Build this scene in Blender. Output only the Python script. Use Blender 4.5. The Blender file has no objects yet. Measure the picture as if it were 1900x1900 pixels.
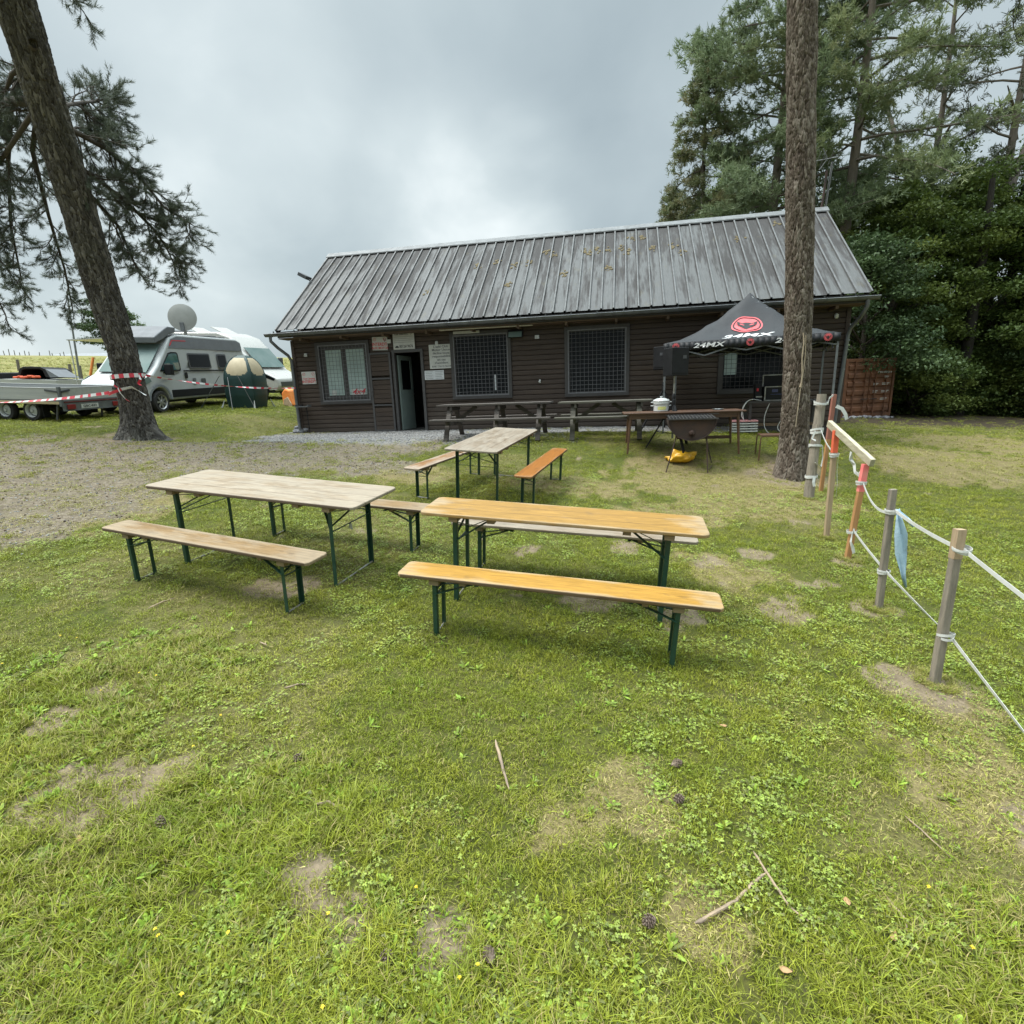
import bpy, math, random
import numpy as np
from mathutils import Vector, Matrix
random.seed(7); RNG=np.random.default_rng(7)
scene=bpy.context.scene; COL=scene.collection
PI=math.pi; R=math.radians
# ------------------------------------------------------------------ terrain
NRM=Vector((0.04975,-0.07046,0.99627)).normalized()
P0=Vector((-6.002,15.451,1.031)); BYAW=R(-11.534)
BD=Vector((math.cos(BYAW),math.sin(BYAW),0)); BN=Vector((-BD.y,BD.x,0))
def sst(a,b,x):
    t=np.clip((x-a)/(b-a),0,1); return t*t*(3-2*t)
def uv_of(x,y): return (x-P0.x)*BD.x+(y-P0.y)*BD.y, -((x-P0.x)*BN.x+(y-P0.y)*BN.y)
def gz(x,y):
    r=np.hypot(x,y)
    k=np.minimum(1.0,115.0/np.maximum(r,1e-6))          # beyond the crest the land stops rising
    p=(-0.04983*x+0.07064*y)*k-.022*np.clip(y-14,0,12)+.6*sst(45,105,r)*(x<0)-np.maximum(0,r-118)*.035
    u,v=uv_of(x,y)
    pad=P0.z+np.interp(u,[0,7,10,12,13.5,14.5],[0,0,-.02,-.08,-.4,-.5])
    w=(1-sst(2.4,4.6,v))*sst(-3,-.3,u)*(1-sst(14,16.5,u))*sst(-9,-6.5,v)
    return p+(pad-p)*w
def G(x,y,h=0): return Vector((x,y,float(gz(x,y))+h))
def gnormal(x,y,e=.4):
    return Vector((float(gz(x-e,y)-gz(x+e,y)),float(gz(x,y-e)-gz(x,y+e)),2*e)).normalized()
# value noise
def _h(i,j,s):
    n=(i.astype(np.int64)*374761393+j.astype(np.int64)*668265263+s*1442695041)&0x7fffffff
    n=((n^(n>>13))*1274126177)&0x7fffffff
    return ((n^(n>>16))&0xffff)/65535.0
def vnoise(x,y,s=0):
    i=np.floor(x);j=np.floor(y);f=x-i;g=y-j;f=f*f*(3-2*f);g=g*g*(3-2*g)
    return (_h(i,j,s)*(1-f)+_h(i+1,j,s)*f)*(1-g)+(_h(i,j+1,s)*(1-f)+_h(i+1,j+1,s)*f)*g
def fbm(x,y,s=0,o=4):
    a=.5;t=0;n=0
    for k in range(o):
        t=t+a*vnoise(x*2**k,y*2**k,s+k*17);n+=a;a*=.5
    return t/n
# ------------------------------------------------------------------ tags
def tag(o,label=None,cat=None,group=None,kind=None):
    if label:o['label']=label
    if cat:o['category']=cat
    if group:o['group']=group
    if kind:o['kind']=kind
    return o
def thing(name,label,cat,loc=(0,0,0),yaw=0,group=None,slope=False,tilt=None):
    o=bpy.data.objects.new(name,None); COL.objects.link(o); o.empty_display_size=.1
    m=Matrix.Rotation(yaw,4,'Z')
    if slope:
        n=gnormal(loc[0],loc[1]); q=Vector((0,0,1)).rotation_difference(n); m=q.to_matrix().to_4x4()@m
    if tilt: m=Matrix.Rotation(tilt[0],4,'X')@Matrix.Rotation(tilt[1],4,'Y')@m
    o.location=loc; o.rotation_euler=m.to_euler(); tag(o,label,cat,group); return o
def copytree(o,parent=None,keep=()):
    c=o.copy(); COL.objects.link(c); c.parent=parent
    for ch in list(o.children): copytree(ch,c)
    return c
def dup(o,loc,yaw,label,group=None,slope=True):
    c=copytree(o); m=Matrix.Rotation(yaw,4,'Z')
    if slope:
        n=gnormal(loc[0],loc[1]); m=Vector((0,0,1)).rotation_difference(n).to_matrix().to_4x4()@m
    c.location=loc; c.rotation_euler=m.to_euler(); c['label']=label
    if group:c['group']=group
    return c
# ------------------------------------------------------------------ mesh builder
def frame_of(d,up=(0,0,1)):
    d=Vector(d).normalized(); up=Vector(up)
    if abs(d.dot(up.normalized()))>.98: up=Vector((0,1,0)) if abs(d.y)<.9 else Vector((1,0,0))
    s=d.cross(up).normalized(); u=s.cross(d).normalized(); return d,s,u
class MB:
    def __init__(s): s.v=[];s.f=[];s.m=[]
    def add(s,vs,fs,mi=0):
        o=len(s.v); s.v+=[tuple(v) for v in vs]; s.f+=[tuple(i+o for i in f) for f in fs]; s.m+=[mi]*len(fs); return s
    def box(s,c,size,rot=None,mi=0):
        x,y,z=[a/2 for a in size]; c=Vector(c)
        vs=[Vector(p) for p in((-x,-y,-z),(x,-y,-z),(x,y,-z),(-x,y,-z),(-x,-y,z),(x,-y,z),(x,y,z),(-x,y,z))]
        if rot is not None: vs=[rot@v for v in vs]
        return s.add([v+c for v in vs],[(0,3,2,1),(4,5,6,7),(0,1,5,4),(1,2,6,5),(2,3,7,6),(3,0,4,7)],mi)
    def bb(s,a,b,mi=0): return s.box([(i+j)/2 for i,j in zip(a,b)],[abs(j-i) for i,j in zip(a,b)],None,mi)
    def bar(s,a,b,w,h,up=(0,0,1),mi=0):
        a=Vector(a);b=Vector(b);d,sd,u=frame_of(b-a,up); m=Matrix((sd,d,u)).transposed()
        return s.box((a+b)/2,(w,(b-a).length,h),m,mi)
    def tube(s,pts,r,n=8,cap=True,mi=0,closed=False):
        pts=[Vector(p) for p in pts]; k=len(pts)
        rs=list(r) if hasattr(r,'__len__') else [r]*k
        vs=[];fs=[];u=None
        for i,p in enumerate(pts):
            d=(pts[min(i+1,k-1)]-pts[max(i-1,0)])
            if d.length<1e-9:d=Vector((0,0,1))
            d.normalize()
            if u is None: _,sd,u=frame_of(d)
            u=(u-d*u.dot(d)).normalized(); sd=d.cross(u)
            for j in range(n):
                a=2*PI*j/n; vs.append(p+(sd*math.cos(a)+u*math.sin(a))*rs[i])
        for i in range(k-1):
            for j in range(n): fs.append((i*n+j,i*n+(j+1)%n,(i+1)*n+(j+1)%n,(i+1)*n+j))
        if cap: fs.append(tuple(range(n))[::-1]); fs.append(tuple((k-1)*n+j for j in range(n)))
        return s.add(vs,fs,mi)
    def lathe(s,prof,n=24,o=(0,0,0),axis=(0,0,1),mi=0):
        d,sd,u=frame_of(axis,(0,0,1)); o=Vector(o); vs=[];fs=[];k=len(prof)
        for r,z in prof:
            for j in range(n):
                a=2*PI*j/n; vs.append(o+d*z+(sd*math.cos(a)+u*math.sin(a))*max(r,1e-4))
        for i in range(k-1):
            for j in range(n): fs.append((i*n+j,i*n+(j+1)%n,(i+1)*n+(j+1)%n,(i+1)*n+j))
        return s.add(vs,fs,mi)
    def prism(s,poly,vec,mi=0):
        poly=[Vector(p) for p in poly]; vec=Vector(vec); n=len(poly)
        fs=[tuple(range(n))[::-1],tuple(range(n,2*n))]+[(i,(i+1)%n,(i+1)%n+n,i+n) for i in range(n)]
        return s.add(poly+[p+vec for p in poly],fs,mi)
    def quad(s,a,b,c,d,mi=0): return s.add([a,b,c,d],[(0,1,2,3)],mi)
    def ribbon(s,pts,w,up=(0,0,1),t=.0015,mi=0,twist=0,stripe=None):
        """strip of tape: thin closed section following pts; stripe=(len,mi_a,mi_b) alternates material"""
        pts=[Vector(p) for p in pts]; k=len(pts); vs=[]; acc=0
        for i,p in enumerate(pts):
            d=pts[min(i+1,k-1)]-pts[max(i-1,0)]; d,sd,u=frame_of(d,up)
            a=twist*i/(k-1); uu=u*math.cos(a)+sd*math.sin(a); nn=d.cross(uu)
            vs+=[p-uu*w/2-nn*t/2,p+uu*w/2-nn*t/2,p+uu*w/2+nn*t/2,p-uu*w/2+nn*t/2]
        for i in range(k-1):
            m=mi
            if stripe: acc+=(pts[i+1]-pts[i]).length; m=stripe[1] if int(acc/stripe[0])%2 else stripe[2]
            o=i*4; s.add(vs[o:o+8],[(0,1,5,4),(1,2,6,5),(2,3,7,6),(3,0,4,7)],m)
        s.add(vs[:4],[(0,1,2,3)],mi); s.add(vs[-4:],[(3,2,1,0)],mi); return s
    def build(s,name,mat,parent=None,smooth=None,bevel=0,seg=2,loc=None):
        me=bpy.data.meshes.new(name); me.from_pydata(s.v,[],s.f)
        ms=mat if isinstance(mat,(list,tuple)) else [mat]
        for m in ms: me.materials.append(m)
        if len(ms)>1: me.polygons.foreach_set('material_index',s.m)
        me.update()
        if smooth is not None:
            me.polygons.foreach_set('use_smooth',[True]*len(me.polygons)); me.set_sharp_from_angle(angle=R(smooth))
        o=bpy.data.objects.new(name,me); COL.objects.link(o); o.parent=parent
        if loc is not None:o.location=loc
        if bevel:
            b=o.modifiers.new('bevel','BEVEL'); b.width=bevel; b.segments=seg; b.limit_method='ANGLE'; b.angle_limit=R(35); b.harden_normals=False
        return o
def npmesh(name,V,F,mats,attrs=None,smooth=False,mi=None):
    V=np.asarray(V,np.float32);F=np.asarray(F,np.int32);k=F.shape[1]
    me=bpy.data.meshes.new(name); me.vertices.add(len(V)); me.vertices.foreach_set('co',V.ravel())
    me.loops.add(F.size); me.loops.foreach_set('vertex_index',F.ravel())
    me.polygons.add(len(F)); me.polygons.foreach_set('loop_start',np.arange(0,F.size,k,dtype=np.int32))
    me.polygons.foreach_set('loop_total',np.full(len(F),k,np.int32))
    me.update(calc_edges=True)
    if smooth: me.polygons.foreach_set('use_smooth',np.ones(len(F),bool))
    for m in (mats if isinstance(mats,(list,tuple)) else [mats]): me.materials.append(m)
    if mi is not None: me.polygons.foreach_set('material_index',np.asarray(mi,np.int32))
    for n,(dom,val) in (attrs or {}).items():
        a=me.attributes.new(n,'FLOAT',dom); a.data.foreach_set('value',np.asarray(val,np.float32))
    return me
def link(name,me,parent=None,loc=(0,0,0)):
    o=bpy.data.objects.new(name,me); COL.objects.link(o); o.parent=parent; o.location=loc; return o
_dg=None
def text(s,size,mat,parent,loc,rot=(PI/2,0,0),name='lettering',sx=1,ext=.0015,align='CENTER',shear=0):
    c=bpy.data.curves.new('t','FONT'); c.body=s; c.size=size; c.align_x=align; c.align_y='CENTER'; c.extrude=ext; c.resolution_u=2; c.shear=shear; c.offset=size*.018
    o=bpy.data.objects.new('t',c); COL.objects.link(o)
    me=bpy.data.meshes.new_from_object(o.evaluated_get(bpy.context.evaluated_depsgraph_get())); me.name=name
    bpy.data.objects.remove(o); bpy.data.curves.remove(c)
    if sx!=1:
        for v in me.vertices: v.co.x*=sx
    me.materials.clear(); me.materials.append(mat)
    q=link(name,me,parent,loc); q.rotation_euler=rot; return q
# ------------------------------------------------------------------ materials
class NG:
    def __init__(s,name):
        s.mat=bpy.data.materials.new(name); s.mat.use_nodes=True; s.t=s.mat.node_tree; s.t.nodes.clear()
        s.out=s.t.nodes.new('ShaderNodeOutputMaterial')
    def n(s,ty,**k):
        x=s.t.nodes.new('ShaderNode'+ty)
        for a,b in k.items(): setattr(x,a,b)
        return x
    def set(s,sock,v):
        if isinstance(v,bpy.types.NodeSocket): s.t.links.new(v,sock)
        elif isinstance(v,tuple) and len(v)==3 and sock.type=='RGBA': sock.default_value=(*v,1)
        else: sock.default_value=v
    def co(s,k='Object'): return s.n('TexCoord').outputs[k]
    def pos(s): return s.n('NewGeometry').outputs['Position']
    def map(s,v,sc=(1,1,1),loc=(0,0,0),rot=(0,0,0)):
        m=s.n('Mapping'); s.set(m.inputs['Vector'],v); m.inputs['Scale'].default_value=sc; m.inputs['Location'].default_value=loc; m.inputs['Rotation'].default_value=rot; return m.outputs[0]
    def noise(s,v,sc=5,det=4,ro=.55,dist=0):
        x=s.n('TexNoise'); s.set(x.inputs['Vector'],v); x.inputs['Scale'].default_value=sc; x.inputs['Detail'].default_value=det; x.inputs['Roughness'].default_value=ro; x.inputs['Distortion'].default_value=dist; return x.outputs['Fac']
    def vor(s,v,sc=5,feat='F1',out='Distance',rnd=1):
        x=s.n('TexVoronoi',feature=feat); s.set(x.inputs['Vector'],v); x.inputs['Scale'].default_value=sc; x.inputs['Randomness'].default_value=rnd; return x.outputs[out]
    def mr(s,v,a,b,c=0,d=1):
        x=s.n('MapRange'); s.set(x.inputs[0],v)
        for i,q in enumerate((a,b,c,d)): x.inputs[i+1].default_value=q
        return x.outputs[0]
    def ma(s,op,a,b=0):
        x=s.n('Math',operation=op); s.set(x.inputs[0],a); s.set(x.inputs[1],b); return x.outputs[0]
    def mix(s,f,a,b,mode='MIX'):
        x=s.n('Mix',data_type='RGBA',blend_type=mode); s.set(x.inputs[0],f); s.set(x.inputs[6],a); s.set(x.inputs[7],b); return x.outputs[2]
    def attr(s,n,ty='GEOMETRY'): return s.n('Attribute',attribute_name=n,attribute_type=ty).outputs['Fac']
    def sep(s,v):
        x=s.n('SeparateXYZ'); s.set(x.inputs[0],v); return x.outputs
    def bump(s,h,st=.3,dist=.01,nrm=None):
        x=s.n('Bump'); s.set(x.inputs['Height'],h); x.inputs['Strength'].default_value=st; x.inputs['Distance'].default_value=dist
        if nrm is not None: s.set(x.inputs['Normal'],nrm)
        return x.outputs[0]
    def bsdf(s,col,rough=.6,metal=0,nrm=None,spec=.5,trans=0,coat=0,ior=1.5):
        p=s.n('BsdfPrincipled'); s.set(p.inputs['Base Color'],col); s.set(p.inputs['Roughness'],rough); s.set(p.inputs['Metallic'],metal)
        p.inputs['Specular IOR Level'].default_value=spec; p.inputs['Transmission Weight'].default_value=trans; p.inputs['Coat Weight'].default_value=coat; p.inputs['IOR'].default_value=ior
        if nrm is not None: s.set(p.inputs['Normal'],nrm)
        s.t.links.new(p.outputs[0],s.out.inputs[0]); return p
def simple(name,c,c2=None,sc=6,rough=.6,metal=0,bump=0,bsc=60,stretch=(1,1,1),spec=.5,lo=.35,hi=.65,coat=0,rv=.1):
    g=NG(name); co=g.map(g.co(),stretch)
    n=g.noise(co,sc,5,.6); col=g.mix(g.mr(n,lo,hi),c,c2 if c2 else tuple(a*.78 for a in c))
    ro=g.mr(n,.2,.8,max(.02,rough-rv),min(1,rough+rv))
    nr=g.bump(g.noise(co,bsc,4,.6),bump,.01) if bump else None
    g.bsdf(col,ro,metal,nr,spec,coat=coat); return g.mat
M={}
M['steel_green']=simple('green_enamel',(.011,.042,.027),(.018,.055,.037),9,.42,0,.05)
M['steel_bare']=simple('bare_steel',(.33,.34,.33),(.2,.18,.15),14,.5,.6)
M['zinc']=simple('zinc',(.15,.16,.165),(.1,.105,.11),5,.5,.3)
M['zinc_light']=simple('galvanised_pale',(.14,.143,.143),(.10,.102,.103),6,.55,.1)
M['darkpaint']=simple('dark_brown_grey_paint',(.03,.027,.027),(.045,.04,.038),7,.55,0,.1)
M['gatepaint']=simple('dark_slate_paint',(.045,.043,.044),(.06,.056,.055),7,.5,0,.06)
M['grille']=simple('grey_grille',(.17,.17,.18),(.12,.115,.115),20,.55,.2)
M['black']=simple('black_plastic',(.008,.008,.009),(.013,.013,.014),8,.6,0,.1,120,spec=.25)
M['rubber']=simple('tyre_rubber',(.016,.016,.016),(.03,.028,.026),8,.85,0,.2,40)
M['white']=simple('white_enamel',(.5,.51,.5),(.44,.45,.44),6,.25,0)
M['sign']=simple('sign_white',(.48,.48,.455),(.41,.41,.38),9,.55)
M['paper']=simple('paper_white',(.55,.56,.57),(.48,.49,.5),9,.7)
M['red']=simple('red_ink',(.5,.02,.035),(.42,.02,.03),9,.55)
M['ink']=simple('black_ink',(.02,.02,.022),(.035,.035,.035),9,.6)
M['greyink']=simple('grey_ink',(.09,.09,.1),(.13,.13,.13),9,.7)
M['soffit']=simple('soffit_board',(.12,.075,.042),(.075,.05,.03),4,.75,0,.1,30,(.5,3,3))
M['weather']=simple('weathered_plank',(.085,.07,.058),(.045,.038,.033),5,.85,0,.35,40,(.6,5,5))
M['weather2']=simple('greenish_weathered_plank',(.09,.082,.06),(.05,.046,.036),5,.85,0,.35,40,(.6,5,5))
M['postgrey']=simple('grey_stake_wood',(.27,.23,.18),(.17,.145,.115),6,.85,0,.5,50,(6,6,.7))
M['postpale']=simple('pale_stake_wood',(.4,.3,.19),(.3,.21,.13),6,.8,0,.3,50,(6,6,.7))
M['posttan']=simple('orange_tan_stake_wood',(.42,.22,.09),(.33,.16,.06),6,.75,0,.3,50,(6,6,.7))
M['sprayorange']=simple('orange_spray_paint',(.75,.13,.055),(.62,.12,.06),14,.7)
M['spraypink']=simple('pink_spray_paint',(.75,.15,.15),(.7,.24,.2),14,.7)
M['plankpale']=simple('pale_plank',(.46,.42,.3),(.32,.28,.2),6,.8,0,.4,50,(5,.8,5))
M['tape']=simple('white_tape',(.6,.6,.58),(.52,.52,.5),12,.6)
M['tapered']=simple('red_tape',(.55,.04,.06),(.48,.03,.05),12,.5)
M['bluecloth']=simple('pale_blue_cloth',(.42,.56,.68),(.34,.48,.6),10,.85,0,.3,60)
M['browntable']=simple('varnished_brown_wood',(.10,.048,.024),(.06,.029,.015),5,.45,0,.1,30,(.6,6,6))
M['rust']=simple('rusty_steel',(.028,.018,.015),(.055,.029,.02),7,.75,.1,.5,40)
M['soot']=simple('sooty_grid',(.03,.03,.031),(.06,.055,.05),20,.7,.2,.4,60)
M['yellowbag']=simple('orange_yellow_plastic',(.62,.36,.02),(.55,.29,.012),8,.4,0,.2,20)
M['glassdark']=None
g=NG('window_glass'); g.bsdf((.006,.007,.008),.12,0,None,.12); M['glassdark']=g.mat
g=NG('pale_windscreen'); g.bsdf(g.mix(g.mr(g.noise(g.co(),2,2),.35,.65),(.12,.17,.16),(.16,.205,.195)),.55,0,None,.06); M['glasspale']=g.mat
g=NG('teal_side_glass'); g.bsdf((.03,.085,.085),.05,0,None,.8); M['glassteal']=g.mat
M['vanpaint']=simple('silver_grey_paint',(.38,.39,.385),(.35,.36,.355),3,.5,.0,spec=.25)
M['vanhood']=simple('pale_silver_paint',(.2,.215,.235),(.18,.195,.21),3,.55,.0,spec=.15)
M['vandark']=simple('dark_grey_trim',(.05,.052,.058),(.06,.062,.066),4,.45)
M['vangrey']=simple('mid_grey_grp',(.15,.157,.168),(.135,.14,.148),4,.6,spec=.2)
M['whitepaint']=simple('white_motorhome_paint',(.44,.43,.4),(.4,.39,.365),3,.3,0,coat=.4)
M['alloy']=simple('alloy_wheel',(.5,.5,.5),(.4,.4,.4),6,.35,.7)
M['dish']=simple('dish_grey',(.26,.26,.24),(.23,.23,.21),4,.5)
M['alu']=simple('aluminium_panel',(.40,.40,.38),(.34,.345,.335),3,.5,.15,0,60,(.4,4,4))
M['tan']=simple('tan_strip',(.42,.34,.2),(.36,.29,.17),4,.6)
M['tentgreen']=simple('dark_green_nylon',(.008,.032,.03),(.011,.04,.037),5,.6,0,.3,9)
M['tentcream']=simple('cream_nylon',(.4,.33,.21),(.35,.285,.18),5,.65,0,.3,9)
M['tentblack']=simple('black_canopy_nylon',(.014,.015,.017),(.021,.022,.025),4,.6,0,.25,14,spec=.3)
M['logored']=simple('canopy_red_print',(.62,.1,.11),(.56,.08,.09),9,.6)
M['logowhite']=simple('canopy_white_print',(.7,.7,.7),(.64,.64,.64),9,.6)
M['corten']=simple('orange_brown_container_paint',(.15,.055,.019),(.075,.028,.011),2.6,.6,0,.1,25)
M['yellow']=simple('yellow_plastic',(.75,.55,.02),(.7,.5,.02),6,.45)
M['orange']=simple('orange_plastic',(.75,.24,.05),(.68,.2,.04),6,.5)
M['blueled']=simple('blue_display',(.04,.05,.2),(.015,.016,.03),60,.3)
M['mint']=simple('pale_green_door_paint',(.2,.25,.23),(.17,.215,.195),3,.5)
M['curtain']=simple('pale_blind',(.33,.41,.385),(.26,.33,.31),3,.6,0,.2,6)
M['cone']=simple('pine_cone_scale',(.09,.06,.045),(.2,.15,.11),30,.8)
M['stick']=simple('dry_stick',(.38,.28,.18),(.2,.15,.11),9,.85,0,.3,60)
M['flower']=simple('yellow_petal',(.6,.43,.01),(.55,.38,.01),20,.6)
M['stem']=simple('flower_stem',(.13,.19,.05),(.1,.15,.04),9,.7)
M['deadleaf']=simple('dead_leaf',(.4,.25,.12),(.32,.18,.08),20,.8)
M['concrete']=simple('plinth_block',(.04,.038,.037),(.06,.055,.05),5,.9,0,.5,25)
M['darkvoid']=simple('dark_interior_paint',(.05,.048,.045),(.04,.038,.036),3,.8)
M['stone']=simple('dark_stone',(.1,.105,.12),(.2,.2,.21),4,.85,0,.6,15)
M['moss']=simple('roof_moss',(.13,.098,.042),(.085,.068,.034),25,.95,0,.5,40)
M['rope']=simple('old_rope',(.36,.29,.2),(.25,.2,.14),60,.9)
M['fieldpost']=simple('field_post_wood',(.09,.08,.07),(.14,.12,.1),8,.9)
M['barn']=simple('grey_barn_roof',(.2,.21,.22),(.17,.18,.19),3,.6)
def wood_top(name,base,worn,wear,edge,half,plank):
    """varnished plank top: varnish worn to bare wood in patches and along the edges; seams along y"""
    g=NG(name); co=g.co(); x,y,z=g.sep(co)
    grain=g.noise(g.map(co,(1.6,26,26)),3,6,.65,.6); fine=g.noise(g.map(co,(5,120,50)),2,3)
    blot=g.noise(g.map(co,(1.3,3.2,3)),2.2,5,.6)
    e=g.ma('MAXIMUM',g.ma('DIVIDE',g.ma('ABSOLUTE',x),half[0]),g.ma('DIVIDE',g.ma('ABSOLUTE',y),half[1]))
    ex=g.mr(g.ma('ABSOLUTE',x),half[0]-.35,half[0],0,edge); ey=g.mr(g.ma('ABSOLUTE',y),half[1]-.05,half[1],0,edge)
    w=g.ma('ADD',g.ma('ADD',blot,g.ma('MAXIMUM',ex,ey)),wear)
    f=g.mr(w,.45,.68)
    c1=g.mix(g.mr(grain,.35,.65),base,tuple(a*.5 for a in base)); c2=g.mix(g.mr(grain,.35,.65),worn,tuple(a*.55 for a in worn))
    pk=g.n('TexWhiteNoise',noise_dimensions='1D'); g.set(pk.inputs['W'],g.ma('FLOOR',g.ma('DIVIDE',g.ma('ADD',y,half[1]),plank))); c1=g.mix(g.mr(pk.outputs[0],0,1,0,.35),c1,tuple(a*.7 for a in base)); c2=g.mix(g.mr(pk.outputs[0],0,1,0,.35),c2,tuple(a*.72 for a in worn))
    col=g.mix(f,c1,c2)
    knot=g.vor(g.map(co,(2.2,7,1),(.3,.7,0)),1.0); col=g.mix(g.mr(knot,.05,.12,.65,0),col,tuple(a*.4 for a in base))
    seam=g.ma('PINGPONG',g.ma('ADD',y,half[1]),plank/2.)
    col=g.mix(g.mr(seam,.0015,.005,.8,0),col,(.06,.035,.02))
    st=g.noise(co,11,4); col=g.mix(g.mr(st,.62,.75,0,.35),col,(.1,.075,.05))
    g.bsdf(col,g.mr(f,0,1,.38,.7),0,g.bump(g.ma('ADD',grain,g.ma('MULTIPLY',fine,.6)),.25,.004),.4); return g.mat
M['wood_orange']=wood_top('orange_varnished_planks',(.40,.225,.056),(.39,.28,.155),-.16,.34,(1.1,.25),.166)
M['wood_orange_b']=wood_top('orange_varnished_bench',(.44,.235,.042),(.40,.28,.145),-.17,.34,(1.1,.125),.25)
M['wood_deep_b']=wood_top('deep_orange_bench',(.34,.125,.016),(.29,.165,.07),-.24,.3,(1.1,.125),.25)
M['wood_tan_b']=wood_top('tan_worn_bench',(.28,.175,.078),(.30,.225,.14),.02,.3,(1.1,.125),.25)
M['wood_pale']=wood_top('bleached_planks',(.30,.215,.13),(.345,.285,.21),.13,.2,(1.1,.37),.185)
M['wood_pale2']=wood_top('pale_pink_planks',(.28,.215,.15),(.30,.25,.19),.05,.2,(1.1,.37),.185)
M['wood_mix_b']=wood_top('patchy_worn_bench',(.3,.15,.055),(.34,.26,.19),.0,.3,(1.1,.125),.25)
# ------------------------------------------------------------------ camera
cd=bpy.data.cameras.new('camera'); cam=bpy.data.objects.new('camera',cd); COL.objects.link(cam); scene.camera=cam
r_=Vector((.99936,-.00784,-.03495)); f_=Vector((0,.97452,-.22431)); r_=(r_-f_*r_.dot(f_)).normalized(); u_=r_.cross(f_)
cam.matrix_world=Matrix(((r_.x,u_.x,-f_.x,0),(r_.y,u_.y,-f_.y,0),(r_.z,u_.z,-f_.z,1.998),(0,0,0,1)))
cd.sensor_width=36; cd.lens=36*971.18/1900; cd.clip_start=.05; cd.clip_end=2000
# ------------------------------------------------------------------ sky and sun
SUN_EL,SUN_AZ=R(60),R(-85)      # azimuth from +y towards +x; the sun sits behind thick cloud
w=bpy.data.worlds.new('World'); scene.world=w; w.use_nodes=True; t=w.node_tree; t.nodes.clear()
def wn(ty,**k):
    x=t.nodes.new('ShaderNode'+ty)
    for a,b in k.items(): setattr(x,a,b)
    return x
L_=t.links.new
out=wn('OutputWorld'); sky=wn('TexSky',sky_type='NISHITA'); sky.sun_disc=False; sky.sun_elevation=SUN_EL; sky.sun_rotation=SUN_AZ; sky.air_density=1.4; sky.dust_density=2.5
bg1=wn('Background'); L_(sky.outputs[0],bg1.inputs[0]); bg1.inputs[1].default_value=.06
tc=wn('TexCoord'); sp=wn('SeparateXYZ'); L_(tc.outputs['Generated'],sp.inputs[0])
def wm(op,a,b=0.0):
    x=wn('Math',operation=op)
    for i,v in enumerate((a,b)):
        if isinstance(v,bpy.types.NodeSocket): L_(v,x.inputs[i])
        else: x.inputs[i].default_value=v
    return x.outputs[0]
def wr(v,a,b,c,d,smooth=False):
    x=wn('MapRange'); x.interpolation_type='SMOOTHSTEP' if smooth else 'LINEAR'; L_(v,x.inputs[0])
    for i,q in enumerate((a,b,c,d)): x.inputs[i+1].default_value=q
    return x.outputs[0]
zz=wm('MAXIMUM',sp.outputs[2],0.0); den=wm('ADD',zz,.55)
cv=wn('CombineXYZ'); L_(wm('DIVIDE',sp.outputs[0],den),cv.inputs[0]); L_(wm('DIVIDE',sp.outputs[1],den),cv.inputs[1])
def wnoise(sc,det,ro,loc,dist=0):
    m=wn('Mapping'); L_(cv.outputs[0],m.inputs[0]); m.inputs['Location'].default_value=loc
    n=wn('TexNoise'); L_(m.outputs[0],n.inputs['Vector']); n.inputs['Scale'].default_value=sc; n.inputs['Detail'].default_value=det; n.inputs['Roughness'].default_value=ro; n.inputs['Distortion'].default_value=dist
    return n.outputs['Fac']
big=wnoise(1.5,3,.45,(6.3,2.9,0)); mid=wnoise(3.4,5,.5,(1.4,3.1,0),.15)
cl=wm('ADD',wm('ADD',wm('MULTIPLY',big,.46),wm('MULTIPLY',mid,.30)),.118)
def lobe(d,a,b):
    v=wn('VectorMath',operation='DOT_PRODUCT'); L_(tc.outputs['Generated'],v.inputs[0]); v.inputs[1].default_value=Vector(d).normalized(); return wr(v.outputs['Value'],a,b,0,1,True)
gaps=wm('ADD',wm('ADD',wm('MULTIPLY',lobe((-.04,1,.29),.975,1.0),.19),wm('MULTIPLY',lobe((-.46,1,.33),.975,1.0),.07)),wm('ADD',wm('MULTIPLY',lobe((-.95,1,.12),.93,1.0),.11),wm('MULTIPLY',lobe((-.75,.9,.75),.93,1.0),.0)))
dark=wm('MULTIPLY',lobe((.25,1,.62),.86,1.0),-.10)
cl=wm('ADD',wm('ADD',cl,dark),wm('MULTIPLY',gaps,wr(wnoise(3.6,4,.5,(7.7,2.2,0),.2),.30,.65,.5,1.15)))
ramp=wn('ValToRGB'); L_(cl,ramp.inputs[0]); e=ramp.color_ramp.elements
e[0].position=.33; e[0].color=(.345,.42,.455,1); e[1].position=.78; e[1].color=(.97,1.03,1.03,1)
x=e.new(.46); x.color=(.45,.53,.56,1); x=e.new(.60); x.color=(.61,.69,.71,1)
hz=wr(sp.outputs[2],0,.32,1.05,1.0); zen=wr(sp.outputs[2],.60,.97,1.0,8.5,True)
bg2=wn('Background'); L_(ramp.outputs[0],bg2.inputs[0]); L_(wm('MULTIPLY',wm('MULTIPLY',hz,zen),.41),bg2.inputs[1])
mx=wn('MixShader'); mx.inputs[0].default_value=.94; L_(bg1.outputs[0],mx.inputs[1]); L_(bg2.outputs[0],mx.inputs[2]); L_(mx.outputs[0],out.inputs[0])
sl=bpy.data.lights.new('sun','SUN'); so=bpy.data.objects.new('sun',sl); COL.objects.link(so); sl.energy=1.5; sl.angle=R(25); sl.color=(1,.97,.92)
sd=Vector((math.sin(SUN_AZ)*math.cos(SUN_EL),math.cos(SUN_AZ)*math.cos(SUN_EL),math.sin(SUN_EL)))
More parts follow.
